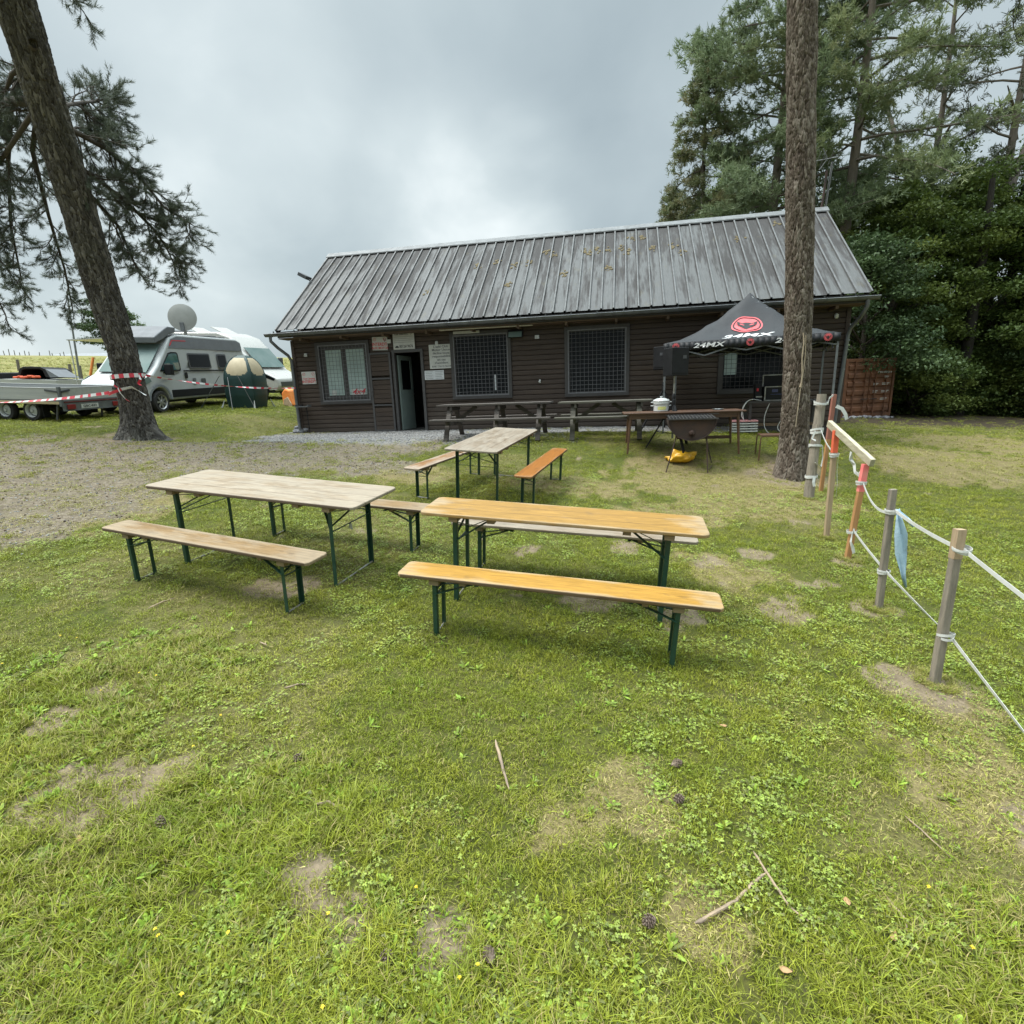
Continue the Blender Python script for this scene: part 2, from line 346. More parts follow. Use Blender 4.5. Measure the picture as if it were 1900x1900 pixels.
so.rotation_euler=sd.to_track_quat('Z','Y').to_euler(); so.location=(0,0,30)
vs=scene.view_settings; vs.view_transform='Standard'; vs.look='None'; vs.gamma=1; vs.exposure=1.48; vs.use_curve_mapping=False
cy=scene.cycles; cy.max_bounces=5; cy.diffuse_bounces=3; cy.glossy_bounces=2; cy.transmission_bounces=3; cy.transparent_max_bounces=4; cy.caustics_reflective=False; cy.caustics_refractive=False
# ------------------------------------------------------------------ ground cover masks
DIRT=np.array([(-16,11.2),(-11.25,11.6),(-10.36,12.3),(-8.4,11.3),(-7.06,11.52),(-6.6,14.2),(-5.9,15.2),(-3.4,14.9),(-1.9,14.6),(.2,13.6),(-.3,12.0),(-1.13,11.4),(-1.52,10.1),(-1.79,9.24),(-3.58,8.94),(-4.83,8.53),(-5.03,7.33),(-4.65,6.31),(-4.58,5.45),(-4.64,4.98),(-5.2,4.6),(-9,4.4),(-16,4)])
def inpoly(x,y,P):
    sd=np.full(x.shape,1e9); ins=np.zeros(x.shape,bool)
    for i in range(len(P)):
        a=P[i];b=P[(i+1)%len(P)]; ab=b-a; t=np.clip(((x-a[0])*ab[0]+(y-a[1])*ab[1])/(ab@ab),0,1)
        sd=np.minimum(sd,np.hypot(x-a[0]-t*ab[0],y-a[1]-t*ab[1]))
        c=((a[1]>y)!=(b[1]>y))&(x<(b[0]-a[0])*(y-a[1])/(b[1]-a[1]+1e-12)+a[0]); ins^=c
    return np.where(ins,sd,-sd)
BARE=[(1.18,5.41,.24),(.1,5.26,.16),(1.93,4.99,.2),(2.51,5.25,.22),(2.35,4.22,.17),(2.15,3.92,.2),(2.2,4.05,.14),(2.5,3.03,.2),(2.66,2.95,.2),(2.97,3.99,.16),(3.37,5.03,.22),(-1.99,2.12,.2),(-1.76,2.23,.17),(-2.2,2.02,.14),(-.65,1.57,.11),(-.3,1.48,.12),(-.91,1.67,.12),(-2.62,2.6,.14),(.6,4.2,.25),(1.3,3.9,.2),(-2.0,4.3,.25)]
DRY=[(2.72,8.62,1.1),(1.27,7.99,.7),(3.68,8.13,1.0),(.44,8.11,.5),(2.25,2.24,.38),(2.18,1.99,.28),(.54,2.09,.24),(.19,1.92,.18),(2.06,4.79,.5),(2.59,2.84,.4),(8.06,10.04,1.6),(9.82,10.44,1.6),(.64,1.52,.15),(-5.2,6.4,1.0),(11.5,13,2.0),(3.2,7.4,.9),(1.9,6.6,.7),(4.2,7.2,.6),(-1.6,8.6,.6)]
LUSH=[(-1.75,1.85,.6),(-1.64,1.45,.5),(-.83,1.29,.4),(-.51,1.37,.4),(-2.46,3.0,.7),(-.96,1.86,.45),(.03,1.15,.4),(-2.6,2.0,.8),(-1.2,1.2,.6),(1.2,1.15,.35),(1.6,1.4,.3),(-3.4,3.0,.8)]
def blobs(x,y,B,pw,s):
    m=np.zeros(x.shape); n=fbm(x*5,y*5,s,3)
    for bx,by,br in B:
        d=np.hypot(x-bx,(y-by)*(1.0))/br; m=np.maximum(m,sst(1.25,.55,d+(n-.5)*pw))
    return m
def masks(x,y):
    u,v=uv_of(x,y); n1=fbm(x*.9,y*.9,3,5); n2=fbm(x*3.1,y*3.1,11,4)
    dirt=sst(-.55,.65,inpoly(x,y,DIRT)+(n1-.5)*2.4+(n2-.5)*1.1)
    gravel=sst(2.05,1.35,v+(n2-.5)*1.1)*(v>-7)*sst(-.9,-.2,u+(n2-.5)*.5)*sst(13.2,11.2,u+(n2-.5)*2)
    gravel=np.maximum(gravel,sst(4.2,2.2,v+(n1-.5)*2.4)*sst(8.6,6.2,u+(n2-.5)*2)*sst(-.4,.4,u)*(v>-7))
    bare=np.maximum(blobs(x,y,BARE,2.1,5)*.85,sst(.70,.78,n2)*sst(.48,.58,n1)*.8*(np.hypot(x,y)>2.5))
    bare=np.maximum(bare,sst(1.3,.55,np.hypot(x-4.8,y-8.8)/.75+(n2-.5))*.8)
    bare=np.maximum(bare,sst(1.25,.5,np.hypot(x+8.45,y-11.9)/1.5+(n2-.5)*1.2)*.75)
    dry=np.clip(blobs(x,y,DRY,1.3,9)*.95+sst(.47,.66,fbm(x*.55+9,y*.55,21,4))*.45,0,1)
    lush=blobs(x,y,LUSH,1.2,15)
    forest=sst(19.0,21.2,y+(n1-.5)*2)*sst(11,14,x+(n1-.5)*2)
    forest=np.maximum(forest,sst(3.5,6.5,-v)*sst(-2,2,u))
    return dirt,np.clip(gravel,0,1),bare,dry,lush,forest
# ground sheet (polar grid around the viewpoint, out past the crest of the field)
ang=np.radians(np.concatenate([np.arange(-78,78,.34),np.arange(78,282,3.0)])); rad=np.geomspace(.22,560,330)
A,RR=np.meshgrid(ang,rad,indexing='ij'); X=np.sin(A)*RR; Y=np.cos(A)*RR
Z=gz(X,Y)+(fbm(X*2.2,Y*2.2,40,3)-.5)*.03*np.minimum(1,RR/2)
na,nr=X.shape; V=np.stack([X,Y,Z],-1).reshape(-1,3)
I=np.arange(na);J=np.arange(nr-1); a=(I[:,None]*nr+J).ravel(); b=(((I+1)%na)[:,None]*nr+J).ravel()
F=np.stack([a,a+1,b+1,b],-1); V=np.vstack([V,[0,0,float(gz(0,0))]])
hub=np.stack([I*nr,((I+1)%na)*nr,np.full(na,len(V)-1),np.full(na,len(V)-1)],-1)
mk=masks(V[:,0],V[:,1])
g=NG('ground'); p=g.pos(); f1=g.noise(p,9,6,.65); f2=g.noise(p,55,4,.6); f3=g.noise(p,2.3,5,.6); f4=g.noise(p,.35,5,.6)
soil=g.mix(g.mr(f1,.35,.65),(.21,.165,.11),(.135,.105,.068))
green=g.mix(g.mr(f3,.35,.65),(.06,.08,.01),(.085,.09,.016)); green=g.mix(g.mr(f2,.4,.7),green,(.05,.045,.02))  # green kept dark so gaps between the blades read as shade
straw=g.mix(g.mr(f2,.35,.65),(.2,.16,.075),(.12,.1,.045)); far=g.mix(g.mr(f4,.4,.62),(.13,.145,.04),(.24,.21,.085))
far=g.mix(g.mr(g.noise(g.map(p,(1,3,1)),.9,6,.7),.4,.62),far,(.2,.185,.075))
rad_=g.n('VectorMath',operation='LENGTH'); g.set(rad_.inputs[0],p)
green=g.mix(g.mr(rad_.outputs['Value'],26,36),green,far)
pv=g.vor(p,38,'F1','Color'); pd=g.vor(p,38); sx=g.sep(pv)
grav=g.mix(g.mr(sx[0],0,1),(.10,.102,.106),(.24,.237,.228)); grav=g.mix(g.mr(f1,.4,.7),grav,(.2,.175,.135))
tanc=g.mix(g.mr(f1,.35,.65),(.15,.122,.086),(.085,.068,.048)); tanc=g.mix(g.mr(f3,.45,.6,0,.5),tanc,(.13,.11,.068)); tanc=g.mix(g.mr(sx[1],.55,.95,0,.6),tanc,(.235,.2,.155)); tanc=g.mix(g.mr(g.noise(p,34,3,.7),.62,.7,0,.8),tanc,(.045,.033,.024))
def am(n,k=.35): return g.mr(g.ma('ADD',g.attr(n),g.ma('MULTIPLY',g.ma('SUBTRACT',f1,.5),k)),.3,.7)
c=g.mix(am('dry'),green,straw); c=g.mix(am('bare'),c,soil); c=g.mix(am('dirt'),c,tanc); c=g.mix(am('gravel'),c,grav)
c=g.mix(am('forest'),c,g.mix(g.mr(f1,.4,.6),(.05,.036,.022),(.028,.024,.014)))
hgt=g.ma('ADD',g.ma('MULTIPLY',f2,.6),g.ma('MULTIPLY',g.ma('SUBTRACT',.5,pd),.8))
g.bsdf(c,.95,0,g.bump(hgt,.6,.02),.15)
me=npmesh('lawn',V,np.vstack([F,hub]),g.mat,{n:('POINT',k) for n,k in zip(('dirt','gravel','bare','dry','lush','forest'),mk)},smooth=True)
tag(link('ground',me),kind='structure')
# ------------------------------------------------------------------ grass
def blade(mb,rng,x,y,h,wd,lean,az,col,nseg=2,curl=1.0):
    V,F,Cc=mb; o=len(V); dx,dy=math.cos(az),math.sin(az); px,py=-dy,dx; tw=rng.uniform(-.6,.6)
    for i in range(nseg):
        s=i/nseg; ww=wd*(1-s**2*.55)/2; off=lean*h*(s**(1+curl)); z=h*s*(1-.35*lean*s)
        cx,cy=x+dx*off,y+dy*off
        V.append((cx-px*ww,cy-py*ww,z)); V.append((cx+px*ww,cy+py*ww,z+tw*ww*.5))
    V.append((x+dx*lean*h,y+dy*lean*h,h*(1-.35*lean)))
    for i in range(nseg-1): a=o+2*i; F.append((a,a+1,a+3,a+2)); Cc.append(col)
    a=o+2*(nseg-1); F.append((a,a+1,o+2*nseg,o+2*nseg)); Cc.append(col)
def leafshape(mb,rng,x,y,z0,L,W,az,el,col,fold=.25):
    V,F,Cc=mb;o=len(V); d=Vector((math.cos(az)*math.cos(el),math.sin(az)*math.cos(el),math.sin(el))); s=Vector((-math.sin(az),math.cos(az),0)); n=s.cross(d)
    prof=[(0,.12),(.3,.8),(.6,1),(.85,.6)]
    for q,wq in prof:
        c=Vector((x,y,z0))+d*(L*q)-Vector((0,0,1))*(L*q*q*.35)
        V.append(tuple(c-s*W*wq/2+n*W*fold*wq)); V.append(tuple(c)); V.append(tuple(c+s*W*wq/2+n*W*fold*wq))
    V.append(tuple(Vector((x,y,z0))+d*L-Vector((0,0,1))*(L*.38)))
    for i in range(3):
        a=o+3*i; F.append((a,a+1,a+4,a+3)); F.append((a+1,a+2,a+5,a+4)); Cc+= [col,col]
    a=o+9; e_=o+12; F.append((a,a+1,e_,e_)); F.append((a+1,a+2,e_,e_)); Cc+=[col,col]
def fixmesh(name,mb,mats):
    V,F,Cc=mb
    me=bpy.data.meshes.new(name); me.from_pydata(V,[],[tuple(dict.fromkeys(f)) for f in F]); me.materials.append(mats)
    a=me.attributes.new('rnd','FLOAT','FACE'); a.data.foreach_set('value',np.array(Cc,np.float32)); me.update(); return me
def grass_mat(name,g1,g2,g3,straw1,straw2,tr=.22):
    g=NG(name); p=g.pos(); r=g.attr('rnd'); tone=g.attr('tone','INSTANCER'); big=g.noise(p,.8,4,.6); sm=g.noise(p,6,3)
    c=g.mix(g.mr(big,.36,.64),g1,g2); c=g.mix(g.mr(sm,.45,.75,0,.7),c,g3)
    f=g.mr(g.ma('ADD',g.ma('MULTIPLY',tone,1.1),g.ma('MULTIPLY',g.ma('SUBTRACT',r,.5),1.15)),.46,.66)
    s=g.mix(r,straw1,straw2); c=g.mix(f,c,s)
    r2=g.ma('FRACT',g.ma('MULTIPLY',r,17.3)); c=g.mix(g.mr(r2,0,1,0,.75),c,tuple(a*.25 for a in g1))
    d=g.bsdf(c,.5,0,None,.3); tl=g.n('BsdfTranslucent'); g.set(tl.inputs[0],g.mix(.5,c,(.16,.2,.03))); ms=g.n('MixShader'); ms.inputs[0].default_value=tr
    g.t.links.new(d.outputs[0],ms.inputs[1]); g.t.links.new(tl.outputs[0],ms.inputs[2]); g.t.links.new(ms.outputs[0],g.out.inputs[0]); return g.mat
GM=grass_mat('grass_blades',(.28,.335,.025),(.40,.41,.045),(.19,.27,.024),(.62,.53,.22),(.40,.32,.13))
GC=grass_mat('clover_leaves',(.31,.41,.07),(.4,.46,.085),(.24,.35,.055),(.24,.22,.09),(.2,.2,.08))
GB=grass_mat('broad_leaves',(.3,.45,.05),(.37,.48,.065),(.23,.38,.055),(.28,.25,.1),(.2,.2,.07))
rnd=random.Random(3); tufts=[]
def tuft(n,rad,hmin,hmax,w,lmin,lmax,name,nseg=2):
    mb=([],[],[])
    for k in range(n):
        a=rnd.uniform(0,2*PI); q=rad*math.sqrt(rnd.random())
        blade(mb,rnd,q*math.cos(a),q*math.sin(a),rnd.uniform(hmin,hmax),w*rnd.uniform(.7,1.3),rnd.uniform(lmin,lmax),rnd.uniform(0,2*PI),rnd.random(),nseg)
    return fixmesh(name,mb,GM)
for k in range(4): tufts.append(tuft(42,.062,.014,.036,.0030,.2,1.1,'tuft'))         # 0-3 mown
for k in range(3): tufts.append(tuft(26,.05,.04,.10,.0036,.3,1.2,'tuft_long',3))       # 4-6 long
for k in range(2): tufts.append(tuft(30,.07,.006,.016,.0026,1.2,3.2,'tuft_flat'))     # 7-8 thatch
for k in range(2):                                                                      # 9-10 clover
    mb=([],[],[])
    for q in range(16):
        a=rnd.uniform(0,2*PI); rr=.06*math.sqrt(rnd.random()); x,y=rr*math.cos(a),rr*math.sin(a); z=rnd.uniform(.012,.03); c=rnd.random(); az=rnd.uniform(0,2*PI); s=rnd.uniform(.003,.0085)
        for m_ in range(3): leafshape(mb,rnd,x,y,z,s*1.3,s,az+m_*2.1,.15,c,.1)
    tufts.append(fixmesh('clover',mb,GC))
for k in range(3):                                                                      # 11-13 rosettes of broad leaves
    mb=([],[],[])
    for q in range(rnd.randint(6,10)):
        leafshape(mb,rnd,rnd.uniform(-.012,.012),rnd.uniform(-.012,.012),.004,rnd.uniform(.035,.075),rnd.uniform(.010,.018),rnd.uniform(0,2*PI),rnd.uniform(.3,1.25),rnd.random())
    tufts.append(fixmesh('rosette',mb,GB))
gcol=bpy.data.collections.new('grass_pieces')
for i,me in enumerate(tufts):
    o=bpy.data.objects.new('piece_%02d'%i,me); gcol.objects.link(o)
# points
def sample(n,r0,r1,pw,spread=62):
    u=RNG.random(n); e=2-pw; r=(r0**e+(r1**e-r0**e)*u)**(1/e); th=np.radians(RNG.uniform(-spread,spread,n)); return np.sin(th)*r,np.cos(th)*r
PX=[];PS=[];PI_=[];PT=[]
def emit(x,y,idx,sc,tone,zs=None,keep=None):
    if keep is not None: x,y,sc,tone,idx=x[keep],y[keep],sc[keep],tone[keep],idx[keep]; zs=None if zs is None else zs[keep]
    PX.append(np.stack([x,y,gz(x,y)+(fbm(x*2.2,y*2.2,40,3)-.5)*.03*np.minimum(1,np.hypot(x,y)/2)-.002],-1)); z=sc if zs is None else zs
    PS.append(np.stack([sc,sc,z],-1)); PI_.append(idx); PT.append(tone)
def env(x,y):
    m=masks(x,y); u,v=uv_of(x,y); inside=(v<.02)&(v>-5.7)&(u>-.05)&(u<14.2)
    inside|=np.hypot(x+8.45,y-12.15)<.45; inside|=np.hypot(x-4.8,y-8.85)<.27
    return m,inside
DN=480
def layer(n,r0,r1,pw,sc0):
    x,y=sample(n,r0,r1,pw); (di,gr,ba,dr,lu,fo),ins=env(x,y); r=np.hypot(x,y); q=RNG.random(n)
    cover=(1-.66*di*sst(.34,.52,fbm(x*1.9+8,y*1.9,91,4))-.28*di)*(1-.97*gr)*(1-.72*ba)*(1-.9*fo); pat=fbm(x*1.4+30,y*1.4,31,4)
    tone=np.clip(dr*.46+.2*ba+.3*di+.05+(fbm(x*2.5,y*2.5,77,3)-.5)*.95+(fbm(x*9,y*9,78,2)-.5)*.35,0,1)
    idx=RNG.integers(0,4,n); th=RNG.random(n); idx=np.where(th<.16+.38*dr,RNG.integers(7,9,n),idx)
    tone=np.where(idx>=7,np.clip(tone+.35,0,1),tone)
    s=sc0*RNG.uniform(.75,1.25,n)*np.clip(1+(r-5)*.05,1,2.6); zs=s*RNG.uniform(.7,1.2,n)*np.clip(1-(r-8)*.012,.55,1)*(1-.3*dr)
    emit(x,y,idx,s,tone,zs,(q<cover)&~ins)
layer(int(12.8*DN*1.25),.45,3.5,0,1.0)
layer(int(30000),3.5,12,1.15,1.0); layer(52000,12,42,1.25,1.15)
# clover, long grass and broad-leaved weeds in drifts
n=9000; x,y=sample(n,.5,9,.7); m,ins=env(x,y); c=fbm(x*1.1+4,y*1.1,51,4)
emit(x,y,RNG.integers(9,11,n),RNG.uniform(.7,1.2,n)*np.clip(1+(np.hypot(x,y)-4)*.05,1,1.5),RNG.uniform(0,.35,n),None,(c>.50)&(RNG.random(n)<(1-m[0])*(1-m[2])*(1-m[1]))&~ins)
n=14000; x,y=sample(n,.45,4.2,.3); m,ins=env(x,y); c=fbm(x*1.6+14,y*1.6,61,4); near=sst(2.6,1.1,np.hypot(x,y))
emit(x,y,RNG.integers(4,7,n),RNG.uniform(.45,1.0,n)*(.55+.5*np.maximum(m[4],near*.7)),np.clip(m[3]*.6+RNG.uniform(-.1,.35,n),0,1),None,(RNG.random(n)<np.maximum(m[4]*.9,near*.45*(c>.42)))&(RNG.random(n)<1-.8*m[2]))
n=10000; x,y=sample(n,.45,4.5,.3); m,ins=env(x,y); c=fbm(x*2.1+24,y*2.1,71,4)
emit(x,y,RNG.integers(11,14,n),RNG.uniform(.6,1.15,n),RNG.uniform(0,.3,n),None,(RNG.random(n)<np.maximum(m[4]*.62*(c>.40),.03))&(RNG.random(n)<1-.85*m[2]))
n=26000; x,y=sample(n,1,14.5,1.0); m,ins=env(x,y)
emit(x,y,RNG.integers(7,9,n),RNG.uniform(.7,1.5,n),RNG.uniform(.55,1,n),None,(RNG.random(n)<np.maximum(np.maximum(m[2]*.5,m[0]*.5),m[3]*.45)*(1-m[1]))&~ins)
# rougher grass along the forest edge, round trunks and posts, and on the field
n=1300; th=RNG.uniform(0,2*PI,n); k=RNG.integers(0,9,n); C_=np.array([(-8.45,12.1,.75),(4.8,8.85,.38),(2.69,3.02,.07),(3.02,4.04,.07),(3.46,5.13,.07),(3.62,5.8,.06),(4.37,7.55,.1),(-5.7,15.3,.4),(-6.2,15.6,.4)])[k]
x=C_[:,0]+np.cos(th)*C_[:,2]*RNG.uniform(.85,1.7,n); y=C_[:,1]+np.sin(th)*C_[:,2]*RNG.uniform(.85,1.7,n)
emit(x,y,RNG.integers(4,7,n),RNG.uniform(.25,.6,n),RNG.uniform(.3,.8,n))
n=16000; x,y=sample(n,20,95,1.1,70); m,ins=env(x,y); far_=(x<-4-.15*(y-20)); far_&=np.hypot(x,y)>30
emit(x,y,RNG.integers(4,7,n),RNG.uniform(2.2,4.2,n),RNG.uniform(.15,.95,n),RNG.uniform(1.5,3.5,n),far_)
pts=np.vstack(PX); N=len(pts)
me=bpy.data.meshes.new('grass'); me.vertices.add(N); me.vertices.foreach_set('co',pts.astype(np.float32).ravel())
nx=np.random.default_rng(1)
for nm,ty,val in (('tone','FLOAT',np.concatenate(PT)),('pick','INT',np.concatenate(PI_))):
    a=me.attributes.new(nm,ty,'POINT'); a.data.foreach_set('value',val.astype(np.float32 if ty=='FLOAT' else np.int32))
a=me.attributes.new('size','FLOAT_VECTOR','POINT'); a.data.foreach_set('vector',np.vstack(PS).astype(np.float32).ravel())
rot=np.stack([nx.normal(0,.2,N)+.07,nx.normal(0,.2,N)+.05,nx.uniform(0,2*PI,N)],-1)
a=me.attributes.new('turn','FLOAT_VECTOR','POINT'); a.data.foreach_set('vector',rot.astype(np.float32).ravel())
go=link('grass',me); tag(go,'short mown lawn grass with clover, straw and broad leaved weeds','grass',kind='stuff')
def scatter(obj,coll,name):
    ng=bpy.data.node_groups.new(name,'GeometryNodeTree'); ng.interface.new_socket('Geometry',in_out='INPUT',socket_type='NodeSocketGeometry'); ng.interface.new_socket('Geometry',in_out='OUTPUT',socket_type='NodeSocketGeometry')
    n=ng.nodes; gi=n.new('NodeGroupInput'); gO=n.new('NodeGroupOutput'); ip=n.new('GeometryNodeInstanceOnPoints'); ci=n.new('GeometryNodeCollectionInfo'); ci.inputs[0].default_value=coll; ci.inputs[1].default_value=True; ci.inputs[2].default_value=True
    def at(nm,ty):
        q=n.new('GeometryNodeInputNamedAttribute'); q.data_type=ty; q.inputs[0].default_value=nm; return q.outputs[0]
    l=ng.links.new; l(gi.outputs[0],ip.inputs['Points']); l(ci.outputs[0],ip.inputs['Instance']); ip.inputs['Pick Instance'].default_value=True
    l(at('pick','INT'),ip.inputs['Instance Index']); l(at('size','FLOAT_VECTOR'),ip.inputs['Scale'])
    er=n.new('FunctionNodeEulerToRotation'); l(at('turn','FLOAT_VECTOR'),er.inputs[0]); l(er.outputs[0],ip.inputs['Rotation']); l(ip.outputs[0],gO.inputs[0])
    md=obj.modifiers.new('scatter','NODES'); md.node_group=ng
scatter(go,gcol,'grass_scatter')
# loose gravel and woodland litter on the parking patch and along the wall
scol=bpy.data.collections.new('gravel_pieces'); SM=NG('gravel_stone'); ri=SM.n('ObjectInfo').outputs['Random']
SM.bsdf(SM.mix(SM.mr(ri,0,.7),(.085,.085,.09),(.27,.262,.25)),.9,0,None,.2)
DM=NG('ground_litter'); ri=DM.n('ObjectInfo').outputs['Random']; DM.bsdf(DM.mix(ri,(.035,.024,.017),(.13,.092,.06)),.9,0,None,.2)
for k in range(3):
    import bmesh
    bm=bmesh.new(); bmesh.ops.create_icosphere(bm,subdivisions=1,radius=.5)
    for v_ in bm.verts: v_.co*=rnd.uniform(.7,1.2); v_.co.z*=.6
    m2=bpy.data.meshes.new('stone'); bm.to_mesh(m2); bm.free(); m2.materials.append(SM.mat); scol.objects.link(bpy.data.objects.new('a_stone_%d'%k,m2))
mb=MB(); mb.box((0,0,0),(1.6,.14,.12)); m2=mb.build('litter',DM.mat); COL.objects.unlink(m2); m2.name='b_twig'; scol.objects.link(m2)
bm=bmesh.new(); bmesh.ops.create_icosphere(bm,subdivisions=1,radius=.5); m3=bpy.data.meshes.new('litter_lump'); bm.to_mesh(m3); bm.free(); m3.materials.append(DM.mat); scol.objects.link(bpy.data.objects.new('c_lump',m3))
n=26000; u=RNG.uniform(-.6,13,n); v=RNG.uniform(.02,3.4,n); x=P0.x+BD.x*u-BN.x*v; y=P0.y+BD.y*u-BN.y*v
n2=42000; x=np.concatenate([x,RNG.uniform(-14,0,n2)]); y=np.concatenate([y,RNG.uniform(4,14.5,n2)]); m=masks(x,y); N=len(x)
q=RNG.random(N); kp=(q<np.maximum(m[1]*.95,m[0]*.45)); pk=np.where((m[1]<.4)&(RNG.random(N)<.55),RNG.integers(3,5,N),RNG.integers(0,3,N))[kp]
x,y=x[kp],y[kp]; N=len(x); ss=np.where(pk>=3,RNG.uniform(.008,.03,N),RNG.uniform(.012,.034,N))
me=bpy.data.meshes.new('gravel'); me.vertices.add(N); me.vertices.foreach_set('co',np.stack([x,y,gz(x,y)+(fbm(x*2.2,y*2.2,40,3)-.5)*.03+ss*.1],-1).astype(np.float32).ravel())
a=me.attributes.new('pick','INT','POINT'); a.data.foreach_set('value',pk.astype(np.int32))
a=me.attributes.new('size','FLOAT_VECTOR','POINT'); a.data.foreach_set('vector',np.stack([ss,ss,ss],-1).astype(np.float32).ravel())
a=me.attributes.new('turn','FLOAT_VECTOR','POINT'); a.data.foreach_set('vector',np.stack([RNG.uniform(-.3,.3,N),RNG.uniform(-.3,.3,N),RNG.uniform(0,6.3,N)],-1).astype(np.float32).ravel())
go=link('gravel',me); tag(go,'loose grey gravel and brown litter along the cabin wall and parking patch','gravel',kind='stuff'); scatter(go,scol,'gravel_scatter')
# ------------------------------------------------------------------ cabin
UL=14.15; HW=2.56; DP=5.6; EY,EZ,RY,RZ=-.55,2.79,2.8,5.39
def bw(u,y,z): return P0+BD*u+BN*y+Vector((0,0,z))
g=NG('dark_stained_siding'); co=g.co(); x,y,z=g.sep(co)
row=g.ma('FLOOR',g.ma('DIVIDE',z,.124)); cvv=g.n('CombineXYZ'); g.set(cvv.inputs[0],g.ma('MULTIPLY',x,.28)); g.set(cvv.inputs[1],g.ma('MULTIPLY',row,7.3)); bn=g.noise(cvv.outputs[0],2.2,3)
gr=g.noise(g.map(co,(1.2,10,30)),2.5,6,.65,.4); big=g.noise(g.map(co,(.5,1,.8)),1.5,4)
c=g.mix(g.mr(bn,.3,.7),(.040,.026,.0185),(.064,.042,.029)); c=g.mix(g.mr(gr,.35,.75,0,.8),c,(.03,.021,.017)); c=g.mix(g.mr(big,.55,.75,0,.5),c,(.075,.06,.05))
c=g.mix(g.mr(z,0,.5,.35,0),c,(.07,.06,.05))
g.bsdf(c,g.mr(gr,.3,.7,.5,.8),0,g.bump(gr,.4,.006),.4); M['siding']=g.mat
M['ribmetal']=simple('clean_rib_metal',(.098,.098,.096),(.07,.07,.068),7,.6,0)
g=NG('ribbed_metal_roof'); co=g.co(); x,y,z=g.sep(co)
st=g.noise(g.map(co,(5.5,.55,.55)),1.6,7,.66,.15); st2=g.noise(g.map(co,(1.1,.4,.4)),1.4,4,.6); fine=g.noise(g.map(co,(24,2.2,2.2)),2,5,.7); pan=g.n('TexWhiteNoise',noise_dimensions='1D'); g.set(pan.inputs['W'],g.ma('FLOOR',g.ma('DIVIDE',x,.87)))
hgt=g.mr(z,2.8,5.4,-.08,.13)
d=g.mr(g.ma('ADD',g.ma('ADD',g.ma('ADD',st,g.ma('MULTIPLY',g.ma('SUBTRACT',st2,.5),.6)),hgt),g.ma('MULTIPLY',g.ma('SUBTRACT',pan.outputs[0],.5),.12)),0.43,.60)
c=g.mix(g.mr(fine,.35,.65),(.084,.084,.082),(.061,.061,.059)); c=g.mix(g.ma('MULTIPLY',d,.78),c,g.mix(g.mr(fine,.3,.7),(.04,.035,.033),(.023,.02,.019)))
yl=g.noise(g.map(co,(2,1,1)),2.3,5,.6); c=g.mix(g.mr(yl,.6,.72,0,.4),c,(.09,.078,.045))
g.bsdf(c,g.mr(d,0,1,.55,.8),0,g.bump(fine,.1,.004),.3); M['roof']=g.mat
cabin=thing('cabin','long dark brown timber clubhouse with a streaked grey ribbed metal roof and barred windows','clubhouse',P0,BYAW)
WIN=[(.79,.87,2.24,2.39),(4.71,.89,6.18,2.45),(7.73,.86,9.18,2.42),(11.45,.80,12.85,2.38)]; DOOR=(3.04,-.05,3.78,2.09)
OPEN=WIN+[DOOR]
def board_rows(mb,L0,L1,opens,zt=HW,tri=None):
    z=0; prof=[(0,0),(-.020,.009),(-.024,.030),(-.023,.09),(-.019,.114),(0,.118)]
    while z<zt-.02:
        a,b=L0,L1
        if tri: a,b=tri(z+.06)
        if b-a<.1: break
        segs=[(a,b)]; zc=z+.062
        for o in opens:
            if o[1]-.03<zc<o[3]+.03:
                segs=[s for q in segs for s in ((q[0],min(q[1],o[0]-.02)),(max(q[0],o[2]+.02),q[1])) if s[1]-s[0]>.03]
        for s in segs:
            k=len(prof); mb.prism([(s[0],p,z+q) for p,q in prof],(s[1]-s[0],0,0))
        z+=.124
    return mb
wall=board_rows(MB(),0,UL,OPEN)
# gable boards (both ends), turned into place
def gab(y0,y1): return lambda z:(max(y0,(z-HW)/1.03) if z>HW else y0, min(y1,DP-(z-HW)/1.03) if z>HW else y1)
gb=board_rows(MB(),0,DP,[],RZ-.15,tri=lambda z:(0 if z<HW else (z-HW)*(RY/(RZ-.12-HW)), DP if z<HW else DP-(z-HW)*(RY/(RZ-.12-HW))))
for vx in gb.v: wall.v.append((vx[1],vx[0],vx[2])); wall.v.append((UL-vx[1],vx[0],vx[2]))
o=len(wall.v)-2*len(gb.v)
for f in gb.f: wall.f.append(tuple(o+2*i for i in f)); wall.f.append(tuple(o+2*i+1 for i in f)[::-1]); wall.m+= [0,0]
# solid core behind the boards, with the openings
def core(mb,U0,U1,Z0,Z1,opens,y0,y1):
    us=sorted({U0,U1,*[o[0] for o in opens],*[o[2] for o in opens]})
    for a,b in zip(us,us[1:]):
        z=Z0; m=(a+b)/2
        for o in sorted([o for o in opens if o[0]<=m<=o[2]],key=lambda o:o[1]):
            if o[1]>z+.001: mb.bb((a,y0,z),(b,y1,o[1]))
            z=o[3]
        if z<Z1: mb.bb((a,y0,z),(b,y1,Z1))
core(wall,.04,UL-.04,-.05,HW+.1,OPEN,.004,.08)
wall.bb((.04,.08,-.05),(.1,DP-.08,HW+.1)); wall.bb((UL-.1,.08,-.05),(UL-.04,DP-.08,HW+.1)); wall.bb((.04,DP-.08,-.05),(UL-.04,DP,HW+.1))
for a in (.04,UL-.1): wall.prism([(a,.1,HW+.1),(a,DP-.1,HW+.1),(a,RY,RZ-.25)],(.06,0,0))
